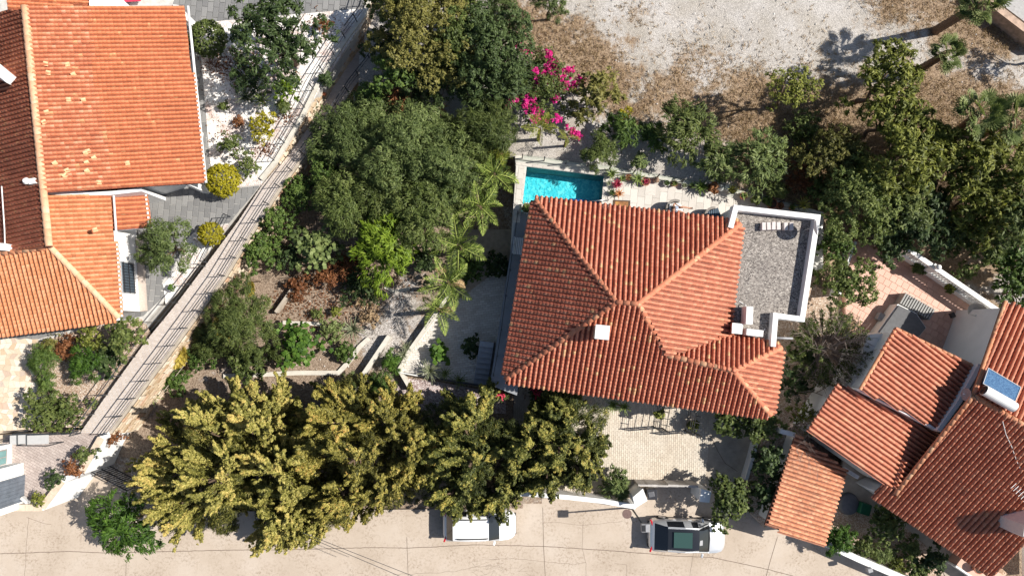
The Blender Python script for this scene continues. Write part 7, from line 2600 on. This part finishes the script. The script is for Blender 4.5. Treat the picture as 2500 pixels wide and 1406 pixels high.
# bougainvillea: green shoots with clusters of magenta bracts
c = P(1335, 220, 3.6)
bg_ = thing('bougainvillea', 'magenta bougainvillea flowering between dark shrubs and dry grass', 'bougainvillea', (c.x, c.y, 2.3))
lf = Leafy(401)
crown(lf, (c.x, c.y, 3.3), 2.0, 1.0, 'airy', .45)
lf.build('crown', LF['mid'], bg_)
lf = Leafy(402)
r = np.random.default_rng(402)
for x, y, rp, k in ((1341, 135, 9, 14), (1345, 158, 14, 24), (1335, 168, 11, 14), (1307, 175, 12, 14), (1312, 195, 9, 10), (1355, 180, 15, 20), (1365, 192, 12, 14), (1392, 172, 11, 14),
                    (1415, 200, 11, 14), (1398, 215, 16, 20), (1375, 180, 10, 8), (1252, 240, 15, 26), (1294, 232, 16, 24), (1288, 250, 14, 20), (1240, 258, 8, 8), (1315, 220, 10, 10),
                    (1310, 205, 10, 8), (1365, 225, 12, 12), (1310, 275, 15, 14), (1305, 292, 12, 12), (1360, 290, 12, 10), (1355, 245, 8, 5), (1395, 318, 11, 14), (1408, 328, 10, 12), (1265, 110, 9, 10), (1285, 125, 10, 12), (1275, 118, 8, 8), (1337, 300, 10, 6), (1380, 205, 9, 7), (1345, 205, 8, 5), (1325, 185, 8, 5)):
    z = 4.0 if y < 300 else 3.0
    p = P(x, y, z)
    cc = np.array(p) + r.normal(0, 1, (k, 3)) * rp * mpp(z) * np.array([.5, .5, .25])
    lf.clump(cc, .13, 12, .12, .10, np.clip(r.normal(.5, .2, k), 0, 1), np.tile([0, 0, 1.], (k, 1)), up=.8)
lf.build('flowers', LF['magenta'], bg_)
limbs(bg_, (c.x, c.y, 2.2), (c.x, c.y, 3.6), 1.6, .6, random.Random(4))
# red-pink flowers of the oleander and the front border
for nm, lab, spots, z, mt, grp in (
        ('flower_border', 'pink-red flowering border under the tiled eave on the driveway', ((1305, 950, 8), (1318, 963, 8), (1343, 955, 11), (1346, 963, 9), (1364, 968, 9), (1362, 952, 8), (1400, 958, 8), (1347, 932, 7), (1312, 966, 6)), 1.2, 'pinkred', None),
        ('flower_border', 'pink flowers in the dark planter below the stair', ((1212, 962, 6), (1226, 968, 7), (1222, 958, 5)), .9, 'pinkred', None),):
    q = P(spots[0][0], spots[0][1], z)
    t = thing(nm, lab, 'flowers', (q.x, q.y, .1))
    lf, lg_ = Leafy(len(spots)), Leafy(len(spots) + 50)
    for x, y, rp in spots:
        p = P(x, y, z)
        k = int(rp * 1.2)
        cc = np.array(p) + r.normal(0, 1, (k, 3)) * rp * mpp(z) * .5 * np.array([1, 1, .5])
        lf.clump(cc, .10, 7, .10, .08, np.clip(r.normal(.5, .2, k), 0, 1), np.tile([0, 0, 1.], (k, 1)), up=.8)
        cc = np.array(p) - np.array([0, 0, .25]) + r.normal(0, 1, (k * 2, 3)) * rp * mpp(z) * np.array([1, 1, .5])
        lg_.clump(cc, .16, 10, .15, .07, np.clip(r.normal(.45, .2, k * 2), 0, 1), np.tile([0, 0, 1.], (k * 2, 1)), up=.6)
    lf.build('flowers', LF[mt], t)
    lg_.build('foliage', LF['mid'], t)

# ------------------------------------------------------------------ palms
def frond_mesh(name, L, n, ll, lw, arch, mat, seed, dry=0.0):
    r = np.random.default_rng(seed)
    lf = Leafy(seed)
    s = np.linspace(.12, 1, n)
    x = L * (s - .12 * s ** 2)
    z = arch * L * (.55 * s - .75 * s ** 2)
    C, N, D, Ls, Ws, T = [], [], [], [], [], []
    for i in range(n):
        dz = arch * (.55 - 1.5 * s[i])
        fw = unit(np.array([1, 0, dz]))
        l = ll * (math.sin(math.pi * min(1, .16 + .86 * s[i])) * .85 + .2)
        for sg_ in (-1, 1):
            d = unit(fw * (.45 + .45 * s[i]) + np.array([0, sg_ * 1.0, r.uniform(-.35, .25)]))
            C.append(np.array([x[i], 0, z[i]]) + d * l / 2)
            D.append(d)
            N.append(unit(np.array([-.15, -sg_ * .35, 1]) + r.normal(0, .25, 3)))
            Ls.append(l)
            Ws.append(lw)
            T.append(np.clip(.25 + .35 * s[i] + r.normal(0, .24), 0, 1))
    # rachis
    for i in range(n - 1):
        p, q = np.array([x[i], 0, z[i] + .01]), np.array([x[i + 1], 0, z[i + 1] + .01])
        C.append((p + q) / 2)
        D.append(unit(q - p))
        N.append(np.array([0, 0, 1.]))
        Ls.append(np.linalg.norm(q - p) * 1.5)
        Ws.append(.07 * (1.1 - s[i]) + .02)
        T.append(1.0)
    lf.add(np.array(C), np.array(N), np.array(D), np.array(Ls), np.array(Ws), np.array(T))
    o = lf.build(name, mat, None)
    me = o.data
    bpy.data.objects.remove(o)
    return me


def fan_mesh(name, lp_, lb, mat, seed):
    r = np.random.default_rng(seed)
    lf = Leafy(seed)
    C, N, D, Ls, Ws, T = [], [], [], [], [], []
    for k in range(5):
        C.append(np.array([lp_ * (k + .5) / 5, 0, .10 * math.sin(k / 5 * 3)]))
        D.append(np.array([1., 0, 0]))
        N.append(np.array([0, 0, 1.]))
        Ls.append(lp_ / 5 * 1.5)
        Ws.append(.045)
        T.append(.9)
    n = 30
    for i in range(n):
        a = math.radians(-125 + 250 * i / (n - 1))
        l = lb * (1 - .28 * abs(a) / 2.2) * r.uniform(.92, 1.06)
        base = np.array([lp_, 0, .02])
        d = np.array([math.cos(a), math.sin(a), .12])
        sgn = 1 if i % 2 else -1
        nn = unit(np.array([-.3 * math.cos(a), -.3 * math.sin(a), 1]) + sgn * .35 * np.array([-math.sin(a), math.cos(a), 0]))
        m1 = base + d * l * .36
        C += [m1, base + d * l * .80 - np.array([0, 0, .12 * l])]
        D += [unit(d), unit(d - np.array([0, 0, .55]))]
        N += [nn, nn]
        Ls += [l * .80, l * .52]
        Ws += [l * .20, l * .10]
        t = np.clip(.5 + r.normal(0, .2), 0, 1)
        T += [t, min(1, t + .15)]
    lf.add(np.array(C), np.array(N), unit(np.array(D)), np.array(Ls), np.array(Ws), np.array(T))
    o = lf.build(name, mat, None)
    me = o.data
    bpy.data.objects.remove(o)
    return me


FR = [frond_mesh('frond', 2.2, 24, .52, .062, a, LF['palm'], 500 + i) for i, a in enumerate((.7, 1.0, .45))]
FRY = [frond_mesh('frond', 2.0, 22, .52, .052, a, LF['palmy'], 510 + i) for i, a in enumerate((.7, 1.0))]
FRD = [frond_mesh('frond', 1.6, 24, .40, .050, 1.0, LF['palmdry'], 520)]
FRG = [frond_mesh('frond', 1.7, 30, .42, .060, .8, LF['palmgold'], 530)]
FANS = [fan_mesh('fan_leaf', 1.05, .82, LF['fan'], 540 + i) for i in range(3)]


def palm(name, label, crown_px, R_px, h, z0, meshes, n, seed, group, base_px=None, L0=2.1, els=(-.45, 1.15), dry=None, r0=.13):
    rr_ = random.Random(seed)
    zc = z0 + h
    c = P(*crown_px, zc)
    b = P(*base_px, z0) if base_px else Vector((c.x, c.y, z0))
    root = thing(name, label, 'palm', b, group)
    mb = MB()
    k = 9
    for i in range(k):
        p, q = b.lerp(c, i / k), b.lerp(c, (i + 1) / k)
        mb.tube(p, q, r0 * (1.25 - .3 * i / k), r0 * (1.12 - .3 * i / k), 9)
    mb.build('trunk', PALMBARK, root)
    sc_ = R_px * mpp(zc) / L0
    for i in range(n):
        az = i * 2.399 + rr_.uniform(-.25, .25)
        f = i / max(1, n - 1)
        el = els[0] + (els[1] - els[0]) * f + rr_.uniform(-.12, .12)
        me = meshes[i % len(meshes)]
        if dry and i < dry[1]:
            me = dry[0][0]
        o = link(me.name.split('.')[0], me, None, root)
        s = sc_ * rr_.uniform(.85, 1.1) * (1 - .15 * f)
        o.matrix_basis = Matrix.Translation(c + Vector((0, 0, .05 * f))) @ Euler((rr_.uniform(-.6, .6), -el, az), 'XYZ').to_matrix().to_4x4() @ Matrix.Scale(s, 4)
    return root


G1 = 'feather palms of the central garden'
palm('feather_palm', 'feather palm with arching fronds beside the pool corner', (1205, 425), 76, 3.2, .5, FR, 11, 1, G1)
palm('feather_palm', 'feather palm in the shaded row, second below the pool', (1172, 505), 78, 3.4, .5, FR, 11, 2, G1, (1178, 560))
palm('feather_palm', 'feather palm next to the lime-green tree with yellow ribs', (1120, 600), 84, 3.2, .45, FR, 12, 3, G1)
palm('feather_palm', 'feather palm with a dried pinkish frond over the courtyard', (1095, 690), 82, 3.2, .45, FR, 12, 4, G1, dry=(FRD, 2))
palm('feather_palm', 'lowest feather palm reaching over the white paving', (1070, 755), 68, 2.8, .45, FR, 10, 5, G1, dry=(FRD, 1))
palm('feather_palm', 'yellow-green feather palm on white gravel above the pool', (1318, 315), 58, 2.2, 2.3, FRY, 9, 6, G1, els=(-.1, .9), r0=.09)
palm('feather_palm', 'small wind-blown yellow palm below the magenta bracts', (1385, 335), 40, 1.8, 2.4, FRY, 6, 7, G1, els=(0, .8), r0=.07)
palm('feather_palm', 'small bright palm clump beside the juniper', (1225, 375), 46, 2.6, 1.2, FRY, 10, 8, G1, els=(.1, 1.1), r0=.08)
G2 = 'fan palms of the dry lot'
palm('fan_palm', 'tall leaning fan palm at the top corner of the dry lot', (2398, 8), 62, 4.6, 2.5, FANS, 26, 11, G2, (2283, 76), L0=1.75, els=(-.75, 1.2), r0=.22)
palm('fan_palm', 'fan palm leaning over the pale gravel track', (2312, 130), 52, 3.8, 2.4, FANS, 22, 12, G2, (2225, 182), L0=1.75, els=(-.6, 1.2), r0=.20)
palm('fan_palm', 'fan palm at the track edge, farther from the frame side', (2392, 275), 72, 4.6, 2.3, FANS, 20, 13, G2, (2330, 325), L0=1.75, els=(-.5, 1.2), r0=.18)
palm('fan_palm', 'fan palm at the track edge, touching the frame side', (2478, 285), 72, 4.6, 2.3, FANS, 20, 14, G2, (2400, 330), L0=1.75, els=(-.5, 1.2), r0=.18)

# reed plumes: single golden fronds leaning by the walkway
for i, (x, y, az, lab, s, z) in enumerate(((520, 775, -.75, 'golden drooping reed plume on the wispy tree', 1.0, 3.4), (440, 828, -1.35, 'golden reed plume hanging beside the retaining wall', 1.1, 1.8),
                                           (612, 682, -1.4, 'yellow reed plume at the head of the dry bed', .75, 2.0), (428, 905, 1.2, 'straw-coloured reed plume over the low green cover', .8, 1.4))):
    p = P(x, y, z)
    t = thing('reed_plume', lab, 'reed', (p.x, p.y, gz(x, y)), 'golden reed plumes by the walkway')
    for k in range(4):
        o = link('frond', FRG[0], None, t)
        o.matrix_basis = Matrix.Translation(p) @ Euler((.3 * k - .4, .1 - .15 * k, az + .16 * (k - 1.5)), 'XYZ').to_matrix().to_4x4() @ Matrix.Scale(s * (1 - .1 * k), 4)
    MB().tube((p.x, p.y, gz(x, y)), p, .03, n=6).build('stem', BARK, t)


# ------------------------------------------------------------------ agaves, yuccas
def spiky(name, cat, label, px, py, L, W, n, mat, seed, z0=None, h=.15, up=(.1, 1.3), droop=.35, group=None, heads=((0, 0, 0),)):
    z0 = gz(px, py) if z0 is None else z0
    c = P(px, py, z0 + h)
    root = thing(name, label, cat, (c.x, c.y, z0), group)
    lf = Leafy(seed)
    mb = MB()
    for i, (dx, dy, dz) in enumerate(heads):
        p = (c.x + dx, c.y + dy, z0 + h + dz)
        rosette(lf, p, n, L, W, seed + i, up, droop=droop)
        mb.tube((c.x + dx * .3, c.y + dy * .3, z0 - .03), p, .06, .05, 7)
    lf.build('leaves', mat, root)
    mb.build('stem', BARK, root)
    return root


spiky('yucca', 'yucca', 'grey-green spiky yucca in the white pebbles', 600, 238, .85, .06, 46, LF['agave'], 601, h=.5)
spiky('yucca', 'yucca', 'brighter green grassy yucca beside the grey-green spiky one', 640, 246, .75, .05, 46, LF['yucca'], 602, h=.5)
spiky('yucca', 'yucca', 'pair of bright green yuccas above the central mass', 1005, 268, .75, .06, 34, LF['yucca'], 603, h=1.0, heads=((-.35, -.25, 0), (.45, .2, .15)), z0=1.3)
spiky('agave', 'agave', 'large silver agave on the gravel beside the dry bed', 862, 803, 1.05, .09, 34, LF['agave'], 604, h=.15, droop=.15)
spiky('agave', 'agave', 'spiky light green agave at the courtyard planter', 1050, 905, .95, .07, 48, LF['agave'], 605, h=.45, droop=.2)
spiky('agave', 'agave', 'smaller green agave next to the courtyard planter agave', 1087, 912, .65, .06, 26, LF['yucca'], 606, h=.4)
spiky('agave', 'agave', 'dim spiky agave in the shade at the planter', 1122, 928, .7, .06, 26, LF['yucca'], 607, h=.35)
spiky('agave', 'agave', 'silver rosettes at the low wall of the courtyard', 985, 865, .5, .06, 24, LF['agave'], 608, h=.5, heads=((0, 0, 0), (.15, .45, 0), (-.12, -.35, -.1)))
spiky('yucca', 'yucca', 'paired spiky yuccas on the driveway below the tiled eave', 1508, 990, .62, .06, 36, LF['yucca'], 609, z0=.1, h=1.0, heads=((-.3, .05, 0), (.35, -.05, 0)))
spiky('yucca', 'yucca', 'spiky yucca among the pink flowers of the border', 1402, 968, .6, .05, 34, LF['yucca'], 610, z0=.1, h=.8)
spiky('yucca', 'yucca', 'spiky yucca peeking between cypress and flower border', 1372, 990, .55, .05, 34, LF['yucca'], 611, z0=.1, h=.7)
spiky('yucca', 'yucca', 'golden spiky yucca beyond the white parapet end', 1960, 500, .65, .05, 46, LF['yuccay'], 612, z0=2.4, h=.9)
spiky('agave', 'agave', 'tan dried succulent beside the stone bench beam', 1078, 263, .5, .10, 22, LF['palmdry'], 613, z0=1.6, h=.2)
spiky('yucca', 'yucca', 'bright green spiky plant at the retaining wall near the gate', 372, 968, .7, .06, 30, LF['yucca'], 614, z0=.6, h=.4)
spiky('aloe', 'aloe', 'cluster of grey aloes on the gravel next to the parapet', 1905, 455, .4, .07, 22, LF['agave'], 615, z0=2.4, h=.3)
o = pot_plant('round terracotta pot with dry plant on the pink tiled ledge', 2391, 1389, .26, TERRA, LF['rust'], 8, .16, .05, (.4, 1.3), 616, .4, z=1.13)
del o['group']
o = pot_plant('terracotta pot with green plant at the foot of the iron trellis', 1690, 1035, .18, TERRA, LF['gold'], 18, .3, .08, (.2, 1.2), 617, .35, z=.13, bushy=.25)
del o['group']
o = pot_plant('potted flowering plant hanging on the iron trellis by the lattice shadow', 1608, 1010, .16, DARKPL, LF['gold'], 14, .3, .08, (.2, 1.2), 618, .3, z=1.2, bushy=.22)
del o['group']

# ------------------------------------------------------------------ dry spiky tree with bare twigs
c = P(2028, 852, 2.6)
t = thing('dry_tree', 'half-bare spiky shrub tree of grey-purple twigs between the two houses', 'tree', (c.x, c.y, .75))
lf = Leafy(701)
r = np.random.default_rng(701)
n = 260
d = unit(r.normal(size=(n, 3)) * np.array([1, 1, .7]))
d = d[d[:, 2] > -.25]
R_ = 95 * mpp(2.6)
cl, al = [], []
mb = MB()
for i, v_ in enumerate(d):
    tip = np.array(c) + v_ * np.array([R_, R_, 1.7]) * r.uniform(.85, 1.05)
    b_ = np.array([c.x, c.y, 1.6]) + (tip - np.array([c.x, c.y, 1.6])) * .25
    mid = (b_ + tip) / 2 + r.normal(0, .12, 3)
    mb.tube(b_, mid, .022, .014, 4, caps=False)
    mb.tube(mid, tip, .018, .010, 4, caps=False)
    for k in range(3):
        e = mid + (tip - mid) * r.uniform(.3, .8)
        mb.tube(e, e + r.normal(0, .25, 3) + v_ * .25, .014, .008, 3, caps=False)
    bare = (math.hypot(v_[0] - .15, v_[1] - .0) < .66)
    if not bare or r.random() < .06:
        for s in np.linspace(.45, 1, 5):
            cl.append(b_ + (tip - b_) * s)
            al.append(v_)
mb.tube((c.x, c.y, .7), (c.x, c.y, 1.9), .14, .09, 8)
mb.build('trunk', BARKG, t)
cl, al = np.array(cl), np.array(al)
lf.clump(cl, .13, 12, .15, .05, np.clip(r.normal(.5, .2, len(cl)), 0, 1), unit(al + np.array([0, 0, .4])), along=al)
lf.build('crown', LF['mid'], t)


def bare(label, px, py, z0, h, spread, seed, mat=BARKG):
    rr_ = random.Random(seed)
    c = P(px, py, z0 + h * .6)
    t = thing('bare_shrub', label, 'shrub', (c.x, c.y, z0))
    mb = MB()

    def grow(p, d, l, r0, dep):
        q = p + d * l
        mb.tube(p, q, r0, r0 * .7, 5, caps=False)
        if dep:
            for k in range(rr_.choice((2, 3))):
                nd = (d + Vector((rr_.uniform(-.7, .7), rr_.uniform(-.7, .7), rr_.uniform(-.25, .5)))).normalized()
                grow(q, nd, l * rr_.uniform(.6, .85), r0 * .62, dep - 1)
    for k in range(4):
        a = k * 1.57 + rr_.uniform(-.4, .4)
        grow(Vector((c.x, c.y, z0)), Vector((math.cos(a) * spread, math.sin(a) * spread, 1)).normalized(), h * .38, .035, 4)
    mb.build('branch', mat, t)


bare('bare grey-twigged shrub between the dry tree and lean-to', 1985, 955, .75, 2.6, .6, 1)
bare('bare branch shrub overhanging the weathered lean-to roof', 1968, 1055, .75, 3.6, .35, 2)
bare('dark bare-branched shrub beneath the fig', 712, 655, .45, 1.5, 1.0, 3, BARK)

# ------------------------------------------------------------------ dry grass on the lot and litter stones: nobody could count it
r = np.random.default_rng(900)
lf = Leafy(900)
for bx, by, br, k in upper_blobs + [(1700, 200, 120, .2), (2000, 200, 150, .2)]:
    if k <= 0.1:
        continue
    n = int(br * br * k * .10)
    xs, ys = r.normal(bx, br * .55, n), r.normal(by, br * .55, n)
    C = np.array([P(x, y, 2.52) for x, y in zip(xs, ys)])
    C = C[(C[:, 2] > 2)]
    bad = np.array([(inside(x, y, [(880, -60), (905, 75), (700, 455), (1258, 600), (2003, 900), (2600, 900), (2600, 640), (2330, 560), (2120, 520), (2003, 526), (1800, 474), (1487, 420), (1264, 396), (1150, 330), (930, 200)])) for x, y in zip(xs, ys)])
    C = C[~bad]
    n = len(C)
    if not n:
        continue
    reps = 4
    C = np.repeat(C, reps, 0) + r.normal(0, .06, (n * reps, 3)) * np.array([1, 1, .3])
    D = unit(r.normal(size=(n * reps, 3)) * np.array([1, 1, .5]) + np.array([0, 0, .35]))
    N = unit(r.normal(size=(n * reps, 3)) + np.array([0, 0, 1.0]))
    lf.add(C, N, D, r.uniform(.12, .34, n * reps), r.uniform(.018, .035, n * reps), np.clip(r.normal(.42, .25, n * reps), 0, 1))
stuff(lf.build('dry_grass', LF['dry'], None))
bpy.data.objects['dry_grass']['label'] = 'dry brown grass and straw tufts scattered over the vacant lot'

r = np.random.default_rng(901)
mb = MB()
rk = random.Random(7)
for k in range(420):
    reg = rk.random()
    if reg < .55:
        x, y, z, s = rk.uniform(1270, 2480), rk.uniform(0, 330), 2.5, rk.uniform(.02, .06)
        if inside(x, y, [(880, 0), (905, 75), (700, 455), (1258, 600), (2003, 700), (2003, 526), (1800, 474), (1487, 420), (1264, 396), (1150, 330), (930, 200)]):
            continue
    elif reg < .8:
        x, y, z, s = rk.uniform(640, 960), rk.uniform(650, 960), .46, rk.uniform(.02, .06)
    else:
        x, y, z, s = rk.uniform(1300, 1800), rk.uniform(300, 420), 2.5, rk.uniform(.02, .05)
        if y > 385 + (x - 1262) * .155:
            continue
    p = P(x, y, z)
    vs = [p + Vector((rk.uniform(.6, 1.2) * s * math.cos(a), rk.uniform(.6, 1.2) * s * math.sin(a), 0)) for a in (0, 1.26, 2.5, 3.8, 5.0)]
    tp_ = p + Vector((rk.uniform(-.2, .2) * s, rk.uniform(-.2, .2) * s, s * .7))
    mb.add(vs + [tp_], [(i, (i + 1) % 5, 5) for i in range(5)], rk.random())
stuff(mb.build('loose_stones', mat_pieces('loose_stone', [(0, (.45, .40, .36)), (.5, (.6, .56, .52)), (1, (.78, .76, .73))], .9), None))
bpy.data.objects['loose_stones']['label'] = 'pale loose stones scattered over the dry ground'
# leaf litter on the white pebbles and under the dry bed
r = np.random.default_rng(905)
lf = Leafy(905)
for x, y, s_, z, n in ((535, 155, 26, 2.24, 420), (585, 170, 34, 2.24, 420), (650, 150, 40, 2.24, 260), (640, 365, 16, 2.24, 130), (700, 285, 14, 2.24, 120), (770, 60, 22, 2.24, 130), (545, 330, 26, 2.24, 90), (770, 700, 45, .49, 500), (690, 745, 25, .49, 200), (830, 740, 50, .49, 420), (760, 785, 40, .49, 240), (960, 700, 40, .49, 160), (1330, 960, 40, .16, 130)):
    C = np.array([P(a, b_, z) for a, b_ in zip(r.normal(x, s_, n), r.normal(y, s_ * .7, n))])
    C[:, 2] += r.uniform(0, .03, n)
    lf.add(C, unit(r.normal(size=(n, 3)) * .5 + np.array([0, 0, 1.])), unit(r.normal(size=(n, 3))), r.uniform(.07, .16, n), r.uniform(.04, .08, n), np.clip(r.normal(.35, .25, n), 0, 1))
stuff(lf.build('fallen_leaves', LF['rust'], None))
bpy.data.objects['fallen_leaves']['label'] = 'brown fallen leaves scattered under trees and shrubs'
kerb('lot_wall', 'rough masonry wall with brick-coloured top at the lot corner', 'wall', [(2400, -20), (2440, 22), (2500, 68), (2560, 110)], 3.4, .4, mat_plain('rough_masonry', (.45, .32, .24), .95, var=.3, scale=4, bump=.6), 2.3)
slab('neighbour_paving', [(2440, -60), (2640, -60), (2640, 90), (2510, 60), (2446, 12)], 2.6, mat_plain('grey_patio', (.38, .37, .36), .8), 2)
